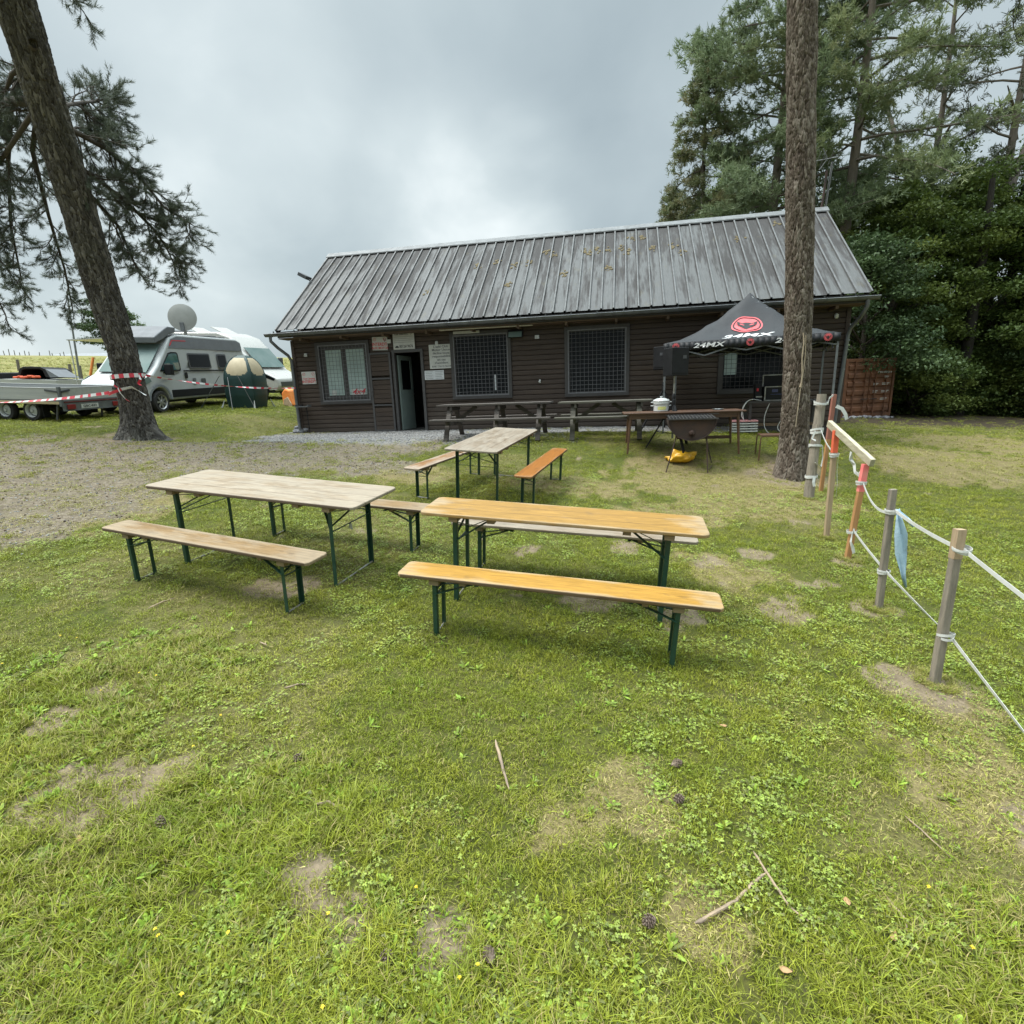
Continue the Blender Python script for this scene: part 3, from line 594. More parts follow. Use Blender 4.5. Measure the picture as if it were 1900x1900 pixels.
for (a,y) in ((-.035,-.045),(UL-.055,-.045),(-.035,DP-.06),(UL-.055,DP-.06)): wall.bb((a,y,-.04),(a+.09,y+.09,HW))
wall.build('wall',M['siding'],cabin)
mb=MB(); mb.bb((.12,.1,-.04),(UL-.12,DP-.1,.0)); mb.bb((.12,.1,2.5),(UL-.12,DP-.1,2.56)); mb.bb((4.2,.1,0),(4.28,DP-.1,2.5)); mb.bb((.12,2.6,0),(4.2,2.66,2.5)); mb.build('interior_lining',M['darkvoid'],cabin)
mb=MB(); mb.bb((.02,.02,-1.2),(UL-.02,DP-.02,-.05)); mb.build('plinth',M['concrete'],cabin)
# roof
rf=MB(); prof=[]; u=-.12; U1=14.33; n=int(round((U1-u)/.289)); st=(U1-u)/n
for i in range(n):
    a=u+i*st
    prof+=[(a,0),(a+.012,.036),(a+.042,.036),(a+.054,0),(a+st*.5,.003)]
prof+=[(U1,0),(U1+.012,.036),(U1+.042,.036),(U1+.054,0)]
def slope(mb,ey,ry,thick):
    d=Vector((0,ry-ey,RZ-EZ)); nn=Vector((0,-(RZ-EZ),ry-ey)).normalized()
    if nn.z<0: nn=-nn
    e0=Vector((0,ey,EZ)); vs=[];fs=[];k=len(prof); R_=3
    for s in range(R_+1):
        for a,h in prof: p=e0+d*(s/R_)+nn*h; vs.append((a,p.y,p.z))
    for s in range(R_+1):
        for a,h in prof: p=e0+d*(s/R_)+nn*(h-thick); vs.append((a,p.y,p.z))
    B=(R_+1)*k
    for s in range(R_):
        for j in range(k-1):
            q=(s*k+j,s*k+j+1,(s+1)*k+j+1,(s+1)*k+j); fs.append(q if ey<ry else q[::-1]); q2=tuple(B+i for i in q); fs.append(q2[::-1] if ey<ry else q2)
    for j in range(k-1): fs.append((j,B+j,B+j+1,j+1)); t=R_*k; fs.append((t+j,t+j+1,B+t+j+1,B+t+j))
    for s in range(R_):
        for j in (0,k-1): fs.append((s*k+j,(s+1)*k+j,B+(s+1)*k+j,B+s*k+j))
    mb.add(vs,fs)
slope(rf,EY,RY,.008); slope(rf,DP-EY,RY,.008)
roof=rf.build('roof',M['roof'],cabin,smooth=25)
rb_=MB(); d_=Vector((0,RY-EY,RZ-EZ)); n_=Vector((0,-(RZ-EZ),RY-EY)).normalized()
for i in range(n+1):     # the raised ribs stay clean and pale
    a=u+i*st+.027; p0=Vector((a,EY,EZ))+n_*.028-d_.normalized()*.004; p1=Vector((a,RY,RZ))+n_*.028; mb=MB(); mb.bar(p0,p1,.034,.020,(0,0,1)); mb.build('rib',M['ribmetal'],roof)
mb=MB(); mb.prism([(-.14,RY-.17,RZ-.085),(-.14,RY-.165,RZ-.055),(-.14,RY,RZ+.075),(-.14,RY+.165,RZ-.055),(-.14,RY+.17,RZ-.085),(-.14,RY,RZ+.055)],(U1+.06+.14+.02,0,0)); mb.build('ridge_cap',M['zinc_light'],roof)
for uu in (-.115,U1-.01):    # barge boards below the sheet edge
    for ey in (EY,DP-EY): mb=MB(); mb.bar((uu,ey+(.06 if ey<0 else -.06),EZ-.04),(uu,RY,RZ-.10),.03,.14); mb.build('barge_board',M['darkpaint'],cabin)
mb=MB(); mb.bb((-.1,-.5,2.60),(U1,-.47,EZ-.03)); mb.build('fascia',M['darkpaint'],cabin)
mb=MB(); mb.bb((-.1,-.468,2.57),(U1,-.035,2.595)); mb.bb((-.1,DP+.03,2.57),(U1,DP+.5,2.6))
for k in range(12): mb.bb((.5+k*1.2,-.46,2.5),(.56+k*1.2,-.036,2.568))
mb.build('soffit',M['soffit'],cabin)
# gutter, brackets, downpipes
mb=MB(); sec=[(-.072*math.cos(a),-.072*math.sin(a)) for a in np.linspace(0,PI,10)]; sec2=[(-.066*math.cos(a),-.066*math.sin(a)) for a in np.linspace(PI,0,10)]
mb.prism([(-.4,-.585+p,2.70+q) for p,q in sec+sec2],(14.9,0,0)); mb.tube([(-.4,-.660,2.70),(14.5,-.660,2.70)],.011,6)
for uu in (-.4,14.49): mb.prism([(uu,-.585+p,2.70+q) for p,q in sec],(.012,0,0))
gut=mb.build('gutter',M['zinc'],cabin,smooth=40)
for k in range(24):
    mb=MB(); mb.tube([(-.2+k*.62,-.585+.075*math.cos(a),2.70-.075*math.sin(a)) for a in np.linspace(0,PI,8)]+[(-.2+k*.62,-.67,2.72)],.007,5); mb.bb((-.215+k*.62,-.515,2.69),(-.185+k*.62,-.495,2.78)); mb.build('bracket',M['zinc'],gut)
for pts in ([(-.26,-.585,2.66),(-.26,-.585,2.52),(-.19,-.42,2.36),(-.07,-.16,2.16),(-.035,-.095,2.02),(-.035,-.095,.05)],[(14.28,-.585,2.66),(14.28,-.585,2.5),(14.24,-.4,2.3),(14.16,-.15,2.1),(14.14,-.1,1.95),(14.02,-.1,-.45)]):
    mb=MB(); mb.tube(pts,.042,10)
    for z in (.4,1.2,1.85):
        q=pts[-1][0]+(pts[-2][0]-pts[-1][0])*(z-pts[-1][2])/(pts[-2][2]-pts[-1][2]); mb.lathe([(.047,-.02),(.05,-.02),(.05,.02),(.047,.02)],12,(q,pts[-1][1],z))
    mb.build('downpipe',M['zinc'],cabin,smooth=40)
# windows
def window(o,curtain=False,nx=None,nz=None,bars='grille'):
    u0,z0,u1,z1=o; fr=MB(); w_=.085
    for a,b in (((u0-w_,-.075,z0-w_),(u1+w_,-.002,z0)),((u0-w_,-.075,z1),(u1+w_,-.002,z1+w_)),((u0-w_,-.073,z0),(u0,-.002,z1)),((u1,-.073,z0),(u1+w_,-.002,z1))): fr.bb(a,b)
    win=fr.build('window',M['darkpaint'],cabin,bevel=.006)
    fr=MB(); 
    for a,b in (((u0+.004,-.001,z0+.004),(u0+.05,.075,z1-.004)),((u1-.05,-.001,z0+.004),(u1-.004,.075,z1-.004)),((u0+.05,-.001,z0+.004),(u1-.05,.075,z0+.05)),((u0+.05,-.001,z1-.05),(u1-.05,.075,z1-.004))): fr.bb(a,b)
    if curtain:
        m_=(u0+u1)/2; fr.bb((m_-.07,-.001,z0+.05),(m_+.07,.07,z1-.05)); fr.bb((u0+.05,0,z0+.05),(u0+.17,.07,z1-.05)); fr.bb((u1-.11,0,z0+.05),(u1-.05,.07,z1-.05)); fr.bb((u0+.17,0,z1-.13),(m_-.07,.07,z1-.05)); fr.bb((m_+.07,0,z1-.13),(u1-.11,.07,z1-.05)); fr.bb((u0+.17,0,z0+.05),(m_-.07,.07,z0+.16)); fr.bb((m_+.07,0,z0+.05),(u1-.11,.07,z0+.16))
    fr.build('frame',M['darkpaint'],win)
    p=MB(); p.bb((u0+.05,.035,z0+.05),(u1-.05,.042,z1-.05)); p.build('pane',M['glassdark'],win)
    if curtain:
        p=MB(); m_=(u0+u1)/2; p.bb((u0+.171,.012,z0+.161),(m_-.071,.03,z1-.131)); p.bb((m_+.071,.012,z0+.161),(u1-.111,.03,z1-.131)); p.build('blind',M['curtain'],win)
    gm=MB(); nx=nx or int(round((u1-u0)/.105)); nz=nz or int(round((z1-z0)/.105))
    for i in range(1,nx): x=u0+(u1-u0)*i/nx; gm.tube([(x,-.050,z0-.002),(x,-.050,z1+.002)],.0046,5)
    for i in range(1,nz): z=z0+(z1-z0)*i/nz; gm.tube([(u0-.002,-.040,z),(u1+.002,-.040,z)],.0046,5)
    for a,b in (((u0,-.062,z0),(u0+.028,-.03,z1)),((u1-.028,-.062,z0),(u1,-.03,z1)),((u0+.028,-.062,z0),(u1-.028,-.03,z0+.028)),((u0+.028,-.062,z1-.028),(u1-.028,-.03,z1))): gm.bb(a,b)
    gm.build('grille',M[bars],win); return win
w1=window(WIN[0],True); w2=window(WIN[1]); w3=window(WIN[2]); w4=window(WIN[3],bars='darkpaint')  # fourth window's bars coloured dark to stand for the canopy's shade
p=MB(); p.bb((11.52,.012,1.18),(11.80,.03,2.3)); p.build('blind',M['curtain'],w4)
p=MB(); p.bb((5.78,.012,1.02),(5.82,.028,1.42)); p.build('light_strip',M['paper'],w2)
pp=MB(); pp.bb((1.66,.004,1.02),(2.06,.0115,1.20)); pp=pp.build('paper_notice',M['sign'],w1)
text('4x4',.2,M['red'],pp,(1.86,.002,1.11),sx=1.25,shear=.35)
pp=MB(); pp.bb((1.05,.004,1.04),(1.2,.0115,1.17)); pp.build('paper_notice',M['sign'],w1)
# doorway, inner door, security gate
d=MB(); d.bb((2.965,-.07,-.04),(3.04,.08,2.17)); d.bb((3.78,-.07,-.04),(3.855,.08,2.17)); d.bb((3.04,-.07,2.09),(3.78,.08,2.17)); d.build('door_frame',M['gatepaint'],cabin,bevel=.005)
d=MB(); d.bb((3.0,-.16,-.045),(3.86,.1,-.005)); d.build('threshold',M['sign'],cabin)
a=R(83); c,s=math.cos(a),math.sin(a)
def dl(x,y,z): return (3.06+c*x-s*y,.10+s*x+c*y,z)
def dbox(mb,x0,z0,x1,z1,y0=-.02,y1=.02):
    mb.add([dl(x,y,z) for z in (z0,z1) for (x,y) in ((x0,y0),(x1,y0),(x1,y1),(x0,y1))],[(0,3,2,1),(4,5,6,7),(0,1,5,4),(1,2,6,5),(2,3,7,6),(3,0,4,7)])
d=MB(); dbox(d,0,.02,.12,2.04); dbox(d,.64,.02,.74,2.04); dbox(d,.12,1.92,.64,2.04); dbox(d,.12,.02,.64,1.12); dd=d.build('door',M['mint'],cabin)
d=MB(); dbox(d,.12,1.12,.64,1.92,-.006,.006); d.build('pane',M['glassdark'],dd)
d=MB(); d.tube([dl(.69,-.03,1.0),dl(.69,-.07,1.0),dl(.58,-.07,1.0)],.01,6); d.build('handle',M['steel_bare'],dd)
d=MB(); a0,a1=2.30,2.94
for q in (((a0,-.115,.0),(a0+.055,-.075,2.12)),((a1-.055,-.115,.0),(a1,-.075,2.12)),((a0+.055,-.115,2.07),(a1-.055,-.075,2.12)),((a0+.055,-.115,0),(a1-.055,-.075,.05)),((a0+.055,-.113,.70),(a1-.055,-.075,.745)),((a0+.055,-.113,1.41),(a1-.055,-.075,1.455))): d.bb(*q)
gate=d.build('security_gate',M['gatepaint'],cabin,bevel=.004)
d=MB(); z=.052
while z<2.06:
    h=min(.118,2.068-z); 
    if not (.69<z+h/2<.75 or 1.40<z+h/2<1.46): d.bb((a0+.056,-.103,z),(a1-.056,-.085,z+h-.008))
    z+=.122
d.build('boarding',M['siding'],gate)
d=MB(); d.bb((a0-.02,-.135,1.0),(a0+.07,-.116,1.2)); d.lathe([(0,-.03),(.02,-.03),(.02,0)],8,(a0+.03,-.13,1.1),(0,1,0)); d.build('lock_box',M['gatepaint'],gate)
d=MB(); d.bb((4.74,-.09,2.48),(5.45,-.076,2.545)); d.build('batten',M['sign'],cabin); d=MB(); d.bar((4.5,-.44,2.552),(6.9,-.40,2.548),.09,.02); d.build('batten',M['plankpale'],cabin)
# lamps, sockets, camera, floodlight, aerial
d=MB(); m_=Matrix.Rotation(R(-28),3,'X'); d.box((6.41,-.15,2.40),(.40,.07,.2),m_); d.bb((6.38,-.12,2.36),(6.44,-.03,2.44)); lm=d.build('wall_lamp',M['black'],cabin,bevel=.01)
d=MB(); d.box((6.41,-.196,2.378),(.34,.012,.15),m_); d.build('lens',M['glasspale'],lm)
for (a,z,w_) in ((6.95,2.3,.11),(.40,2.16,.08),(4.26,2.29,.07),(7.0,1.2,.04)):
    d=MB(); d.bb((a-w_/2,-.07,z-.045),(a+w_/2,-.03,z+.045)); d.lathe([(0,-.02),(.022,-.018),(.026,0)],10,(a-w_*.2,-.072,z-.01),(0,1,0)); d.build('outdoor_socket',M['white'],cabin,bevel=.004)
d=MB(); d.lathe([(0,-.09),(.03,-.085),(.045,-.05),(.045,0)],14,(13.87,-.08,2.42),(0,0,1)); d.bar((13.87,-.03,2.44),(13.87,-.09,2.43),.03,.03); d.build('camera_dome',M['white'],cabin,smooth=40)
d=MB(); d.bar((.0,1.5,4.30),(-.22,1.5,4.52),.04,.04); d.box((-.28,1.5,4.55),(.30,.30,.10),Matrix.Rotation(R(28),3,'Y')); d.build('floodlight',M['vandark'],cabin,bevel=.01)
d=MB(); d.tube([(14.36,RY+.1,5.15),(14.40,RY+.1,5.6),(14.46,RY+.1,6.55)],.028,8); d.tube([(14.36,RY+.1,5.35),(14.2,RY+.1,5.15)],.02,6)
ant=d.build('aerial_mast',M['zinc_light'],cabin,smooth=40)
d=MB(); d.tube([(14.23,RY+.05,4.95),(14.30,RY+.05,5.7),(14.33,RY+.05,6.35)],.03,7); d.build('aerial_stay',M['rust'],cabin,smooth=40)
d=MB(); d.tube([(14.6,RY,6.62),(13.8,RY,6.56)],.014,6)
for k,(uu,l) in enumerate(((14.55,.16),(14.38,.18),(14.2,.2),(14.08,.2),(13.95,.2),(13.85,.2))): d.tube([(uu,RY-l,6.62-.3*(k>2)*0+l*.5),(uu,RY+l,6.60-l*.5)],.009,5)
d.tube([(14.3,RY,6.6),(14.17,RY-.02,6.85)],.012,5); d.tube([(14.3,RY,6.6),(14.12,RY-.02,6.35)],.012,5)
d.build('aerial',M['zinc_light'],ant)
d=MB(); d.tube([(14.33,RY-.02,6.6),(14.42,RY-.02,6.5),(14.38,RY-.02,6.0),(14.34,RY-.02,5.5)],.008,5); d.build('cable',M['black'],ant)
# moss clumps on the front slope: (u, share of the slope from the eave)
mv=[];mf=[];ms=MB()
for (uu,s) in ((3.9,.35),(5.6,.66),(6.15,.62),(7.0,.75),(8.05,.72),(8.4,.73),(8.65,.71),(8.7,.46),(9.05,.72),(9.35,.83),(9.6,.83),(9.85,.68),(10.35,.68),(10.6,.6),(12.0,.7),(13.05,.86),(5.05,.64),(6.55,.62),(6.1,.36),(7.55,.44),(9.2,.66),(7.2,.7),(8.2,.7)):
    for q in range(13):
        a=uu+rnd.gauss(0,.055); t=s+rnd.gauss(0,.02); y=EY+(RY-EY)*t; z=EZ+(RZ-EZ)*t+.006
        bm=bmesh.new(); bmesh.ops.create_icosphere(bm,subdivisions=1,radius=rnd.uniform(.015,.045))
        ms.add([(a+v.co.x*rnd.uniform(.8,1.3),y+v.co.y*1.3,z+v.co.z*.45+v.co.y*.75) for v in bm.verts],[tuple(v.index for v in f.verts) for f in bm.faces]); bm.free()
tag(ms.build('moss',M['moss'],roof),kind='stuff')
# signs on the front wall
def sign(name,label,u0,z0,u1,z1,mat,lines,tilt=0,y=-.045,extra=None,cat='sign'):
    cu,cz=(u0+u1)/2,(z0+z1)/2; w_,h_=u1-u0,z1-z0
    t=thing(name,label,cat,bw(cu,y,cz),BYAW)
    if tilt: t.rotation_euler=(Matrix.Rotation(BYAW,4,'Z')@Matrix.Rotation(tilt,4,'Y')).to_euler()
    b=MB(); b.bb((-w_/2,-.006,-h_/2),(w_/2,.006,h_/2)); b.build('board',mat,t,bevel=.004)
    for (s,sz,fx,fz,m,sx) in lines: text(s,sz,M[m],t,(fx*w_/2,-.0075,fz*h_/2),sx=sx)
    if extra: extra(t,w_,h_)
    return t
def rings(t,w_,h_):
    for s in (-1,1):
        r=MB(); r.lathe([(.034,-.009),(.042,-.009),(.042,-.005),(.034,-.005),(.034,-.009)],16,(s*w_*.33,0,h_*.3),(0,1,0)); r.bar((s*w_*.33-.026,-.0075,h_*.3-.026),(s*w_*.33+.026,-.0075,h_*.3+.026),.003,.007,(0,1,0)); r.build('symbol',M['red'],t)
sign('sign','small white sign with red text INTERDIT low beside the left downpipe',.2,1.37,.63,1.71,M['sign'],[('Tout Camping',.066,0,-.12,'red',.95),('INTERDIT',.1,0,-.62,'red',.98)],extra=rings)
def arrow(t,w_,h_):
    rings(t,w_,h_); r=MB(); r.bb((w_/2-.02,-.012,.0),(w_/2+.1,-.0065,.1)); r.build('side_tag',M['sign'],t)
    r=MB(); r.bar((w_*.22,-.0085,h_*.42),(w_*.36,-.0085,h_*.18),.004,.02,(0,1,0)); r.bar((w_*.45,-.0085,h_*.35),(w_*.30,-.0085,h_*.12),.004,.018,(0,1,0)); r.build('mark',M['ink'],t)
sign('sign','white and red INTERDIT sign with a side tag above the folded security gate',2.43,2.18,2.87,2.53,M['sign'],[('INTERDIT',.115,0,-.12,'red',.92),('AUX MOTOS',.085,0,-.68,'red',.95)],tilt=R(1.5),extra=arrow)
def table_lines(t,w_,h_):
    r=MB()
    for k,z in enumerate((.5,.28,.06,-.16)): r.bb((-w_*.46,-.0085,z*h_/2-.0035),(w_*.46,-.007,z*h_/2+.0035))
    r.build('ruled_line',M['greyink'],t)
    r=MB(); r.prism([(-w_*.42,-.0085,-h_*.40),(-w_*.24,-.0085,-h_*.40),(-w_*.25,-.0085,-h_*.33),(-w_*.29,-.0085,-h_*.28),(-w_*.37,-.0085,-h_*.28),(-w_*.40,-.0085,-h_*.33)],(0,.0015,0)); r.build('car_symbol',M['ink'],t)
    r=MB(); r.bar((w_*.34,-.0085,h_*.36),(w_*.44,-.0085,h_*.46),.002,.03,(0,1,0)); r.build('mark',M['ink'],t)
sign('sign','white ruled board with a long number and small car symbol above the open doorway',3.05,2.17,3.66,2.6,M['sign'],[('ASBL PARKING',.058,-.2,.80,'ink',1.0),('0012619676',.10,.2,-.66,'ink',.78)],extra=table_lines,y=-.085)
sign('sign','large cream sign with seven centred lines about liability right of the door',4.03,1.63,4.70,2.25,M['sign'],[("L'asbl Club",.088,0,.82,'greyink',1.08),('Motor Union',.088,0,.55,'greyink',1.08),('décline toute',.085,0,.28,'greyink',1.05),('responsabilité',.085,0,.02,'greyink',1.05),('en cas',.085,0,-.26,'greyink',1.1),("d'accident",.085,0,-.52,'greyink',1.1),('BART 736 22 963 09',.066,0,-.82,'greyink',.97)])
def smallprint(t,w_,h_):
    r=MB()
    for cx in (-.25,.25):
        for k in range(5): r.bb((cx*w_-w_*.19,-.0085,(.36-k*.18)*h_-.004),(cx*w_+w_*(.19-.05*(k%2)),-.0072,(.36-k*.18)*h_+.004))
    r.build('small_print',M['greyink'],t)
sign('notice','white sheet with two columns of small print under the large cream sign',3.86,1.35,4.41,1.59,M['paper'],[],extra=smallprint,cat='notice')
# ashtray shelf by the left corner, stones
t=thing('ashtray_stand','dark metal shelf on one thin post at the left end of the cabin front','ashtray stand',bw(.22,-.2,0),BYAW)
b=MB(); b.bb((-.2,-.1,.74),(.2,.1,.765)); b.bb((-.2,-.1,.766),(-.185,.1,.80)); b.bb((.185,-.1,.766),(.2,.1,.80)); b.build('shelf',M['zinc'],t); b=MB(); b.tube([(.12,0,-.02),(.10,0,.74)],.014,6); b.build('post',M['black'],t); b=MB(); b.bb((-.1,-.04,.766),(-.02,.04,.81)); b.build('tray',M['black'],t)
for k in range(9):
    x,y=(-6.25+.42*rnd.random()-.05,15.42+.35*rnd.random()); s=rnd.uniform(.07,.13)
    bm=bmesh.new(); bmesh.ops.create_icosphere(bm,subdivisions=2,radius=s)
    for v in bm.verts: v.co*=rnd.uniform(.82,1.15); v.co.z*=.7
    m2=bpy.data.meshes.new('stone'); bm.to_mesh(m2); bm.free(); m2.materials.append(M['stone'])
    o=link('stone',m2,None,G(x,y,s*.35+.05*(k%3))); o.rotation_euler.z=rnd.random()*6; tag(o,'dark grey stone in the heap at the left corner of the cabin','stone','stones heaped at the cabin corner')
# ------------------------------------------------------------------ beer tables and benches
def roundrect(L,W,r,n=5):
    pts=[]
    for cx,cy,a0 in ((L/2-r,W/2-r,0),(-L/2+r,W/2-r,PI/2),(-L/2+r,-W/2+r,PI),(L/2-r,-W/2+r,1.5*PI)):
        for k in range(n+1): a=a0+k*PI/2/n; pts.append((cx+r*math.cos(a),cy+r*math.sin(a)))
    return pts
def beer(kind,label,loc,yaw,W,top,group):
    tb=kind=='table'; H=.77 if tb else .48; th=.028; L=2.2
    t=thing('beer_table' if tb else 'beer_bench',label,'table' if tb else 'bench',loc,yaw,group,slope=True)
    b=MB(); b.prism([(x,y,H-th) for x,y in roundrect(L,W,.055 if tb else .04)],(0,0,th)); b.build('tabletop' if tb else 'seat',M[top],t,smooth=30,bevel=.006)
    ix=.275 if tb else .27; iy=.07 if tb else .034
    for s in (-1,1):
        b=MB(); b.bb((s*(1.1-ix)-.035,-W/2+.02,H-th-.042),(s*(1.1-ix)+.035,W/2-.02,H-th-.001)); b.build('cleat',M['wood_tan_b'],t)
        b=MB(); xc,wc,hc=(.52,.03,.034) if tb else (.62,.02,.03); b.bb((s*xc-wc,-W/2+.03,H-th-hc),(s*xc+wc,W/2-.03,H-th-.001)); b.build('cleat',M['wood_tan_b'],t)
    for s in (-1,1):
        x=s*(1.1-ix); y0=W/2-iy
        for q in (-1,1):
            b=MB(); w_=.034 if tb else .03   # angle-iron leg
            b.bb((x-w_/2,q*y0-.002,0),(x+w_/2,q*y0+.003,H-th-.043)); b.bb((x-s*w_/2-.0025,q*y0-q*.002,0),(x-s*w_/2+.0025,q*(y0-w_),H-th-.043)); b.build('leg',M['steel_green'],t)
        b=MB(); b.tube([(x,-y0,.012),(x,y0,.012)],.008,6); b.build('foot_rail',M['steel_bare'],t)
        b=MB(); zr=H*.66; b.bar((x,-y0,zr),(x,y0,zr),.012,.006)
        b.bar((x,-y0,zr+.02),(x-s*.30,0,H-th-.035),.024,.006); b.bar((x,y0,zr+.02),(x-s*.30,0,H-th-.035),.024,.006); b.bar((x-s*.30,-.06,H-th-.035),(x-s*.30,.06,H-th-.035),.03,.008)
        b.bar((x,-y0,H*.72),(x-s*.01,y0*.9,H-th-.06),.018,.005); b.bar((x-s*.012,y0,H*.72),(x-s*.02,-y0*.9,H-th-.06),.018,.005)
        b.build('brace',M['steel_green'],t)
    return t
GT='folding beer tables on the lawn'; GB_='folding benches beside the beer tables'
beer('table','wide bleached beer table at the left with a greyish white worn top',(-2.26,4.853,.455),R(-16.99),.743,'wood_pale',GT)
beer('table','narrow glossy orange beer table in the front right of the lawn',(.346,4.089,.272),R(-12.86),.476,'wood_orange',GT)
beer('table','wide pale pinkish beer table set lengthwise towards the cabin',(-.234,7.873,.568),R(72.95),.743,'wood_pale2',GT)
beer('bench','long tan worn bench in front of the bleached left table',(-2.534,4.203,.423),R(-20.09),.25,'wood_tan_b',GB_)
beer('bench','nearest bench with bright yellow orange varnish in front of the narrow orange table',(.239,3.428,.23),R(-13.06),.25,'wood_orange_b',GB_)
beer('bench','deep orange bench right of the pale lengthwise table',(.472,7.682,.519),R(71.77),.25,'wood_deep_b',GB_)
def bz(x,y): return Vector((x,y,float(gz(x,y))))
beer('bench','tan bench mostly hidden behind the bleached left table',bz(-1.82,5.47),R(-15.5),.25,'wood_tan_b',GB_)
beer('bench','dull pale bench tucked behind the narrow orange table',bz(.50,4.62),R(-12.2),.25,'wood_pale2',GB_)
beer('bench','patchy brown and cream bench left of the pale lengthwise table',bz(-.93,8.02),R(67),.25,'wood_mix_b',GB_)
o=MB(); o.bar((0,0,.0),(.012,0,-.06),.02,.004); o.bar((0,0,0),(-.014,.004,-.05),.016,.004); 
q=o.build('paper_tag',[M['sign']],None,loc=(-1.47,4.62,.93)); tag(q,'small torn paper tag hanging from the leg brace of the bleached table','tag'); q.location=Vector((-1.47,4.61,float(gz(-1.47,4.61))+.49))
# ------------------------------------------------------------------ picnic tables by the wall
def picnic(label,loc,yaw,L,frames,mat,W=1.45):
    t=thing('picnic_table',label,'picnic table',loc,yaw,'picnic tables against the cabin')
    b=MB()
    for k in range(5): b.bb((-L/2,-.345+k*.14,.71),(L/2,-.345+k*.14+.13,.75))
    b.build('tabletop',mat,t,bevel=.004)
    for s in (-1,1):
        b=MB()
        for k in range(2): y=s*(W/2-.145+k*.145)-.065; b.bb((-L/2-.04,y,.41),(L/2+.04,y+.13,.45))
        b.build('seat',mat,t,bevel=.004)
    for x in frames:
        b=MB()
        for s in (-1,1): b.bar((x,s*.66,-.03),(x,s*.20,.71),.045,.10,(1,0,0))
        b.bar((x+.05,-W/2+.02,.365),(x+.05,W/2-.02,.365),.045,.09); b.bar((x+.05,-.33,.665),(x+.05,.33,.665),.045,.09); b.build('trestle',mat,t)
    for s,x in ((1,frames[0]),(-1,frames[-1])):
        b=MB(); b.bar((x+s*.06,0,.36),(x+s*.55,0,.70),.045,.08); b.build('brace',mat,t)
    return t
py=R(-11.5)
picnic('long dark weathered picnic table with three trestles just right of the doorway',bw(6.33,-2.42,0)+Vector((0,0,-.02)),py,2.5,(-.98,.1,1.02),M['weather'])
picnic('shorter greenish grey picnic table with two trestles under the third window',bw(8.72,-2.35,0)+Vector((0,0,-.04)),py,1.95,(-.66,.70),M['weather2'])
# ------------------------------------------------------------------ brown table with pot, plate; grill; yellow bag
a=Vector((2.23,9.88,0)); b_=Vector((4.1,9.57,0)); ty=math.atan2(b_.y-a.y,b_.x-a.x); c=(a+b_)/2+Vector((.1,.32,0)); c.z=float(gz(c.x,c.y))
t=thing('wooden_table','brown varnished wooden table with thin tapered legs in front of the canopy','table',c,ty)
TZ=.735
b=MB(); b.bb((-1.08,-.36,TZ-.03),(1.08,.36,TZ)); b.build('tabletop',M['browntable'],t,bevel=.008)
b=MB(); b.bb((-.98,-.30,TZ-.12),(.98,-.28,TZ-.031)); b.bb((-.98,.28,TZ-.12),(.98,.30,TZ-.031)); b.bb((-.98,-.28,TZ-.12),(-.96,.28,TZ-.031)); b.bb((.96,-.28,TZ-.12),(.98,.28,TZ-.031)); b.build('apron',M['browntable'],t)
for sx in (-1,1):
    for sy in (-1,1):
        b=MB(); b.tube([(sx*1.0,sy*.31,-.06 if sx>0 else -.03),(sx*.95,sy*.28,TZ-.031)],[.017,.03],6); b.build('leg',M['browntable'],t)
b=MB(); b.bar((-.02,.30,.2),(.98,.30,.2),.02,.06); b.build('stretcher',M['browntable'],t)
def ontab(x,y,z=TZ): return Vector((c.x+math.cos(ty)*x-math.sin(ty)*y,c.y+math.sin(ty)*x+math.cos(ty)*y,c.z+z))
p=thing('cooking_pot','white enamel two tier cooking pot with lid and handles on the brown table','pot',ontab(-.37,0,TZ+.001),ty)
b=MB(); b.lathe([(0,0),(.128,0),(.142,.01),(.142,.125),(.150,.13),(.150,.137),(.140,.137),(.138,.02),(0,.02)],28); b.build('body',M['white'],p,smooth=40)
b=MB(); b.lathe([(.135,.138),(.152,.145),(.152,.185),(.158,.19),(.158,.197),(.13,.197),(.13,.138)],28); b.build('steamer',M['white'],p,smooth=40)
b=MB(); b.lathe([(.157,.198),(.14,.22),(.07,.245),(.02,.25),(.018,.262),(.026,.268),(.024,.28),(0,.283)],28); b.build('lid',M['white'],p,smooth=40)
for z in (.105,.168):
    for s in (-1,1):
        b=MB(); b.tube([(s*.142,-.04,z),(s*.178,-.035,z+.004),(s*.186,0,z+.005),(s*.178,.035,z+.004),(s*.142,.04,z)],.009,7); b.build('handle',M['white'],p,smooth=40)
b=MB(); 
for k in range(8): a0=-PI/2-.55+k*1.1/8; a1=a0+1.1/8; b.quad((.1435*math.cos(a0),.1435*math.sin(a0),.035),(.1435*math.cos(a1),.1435*math.sin(a1),.035),(.1435*math.cos(a1),.1435*math.sin(a1),.095),(.1435*math.cos(a0),.1435*math.sin(a0),.095))
b.build('print',simple('yellow_green_print',(.62,.55,.16),(.4,.48,.2),30,.5),p)
p=thing('plate','small pale metal plate on the right end of the brown table','plate',ontab(.66,-.02,TZ+.001),0)
b=MB(); b.lathe([(0,.004),(.07,.004),(.10,.018),(.105,.018),(.074,0),(0,0)],24); b.build('dish',M['steel_bare'],p,smooth=40); b=MB(); b.lathe([(0,.02),(.05,.02),(.06,.012),(.06,.006),(0,.006)],20); b.build('cover',M['white'],p,smooth=40)
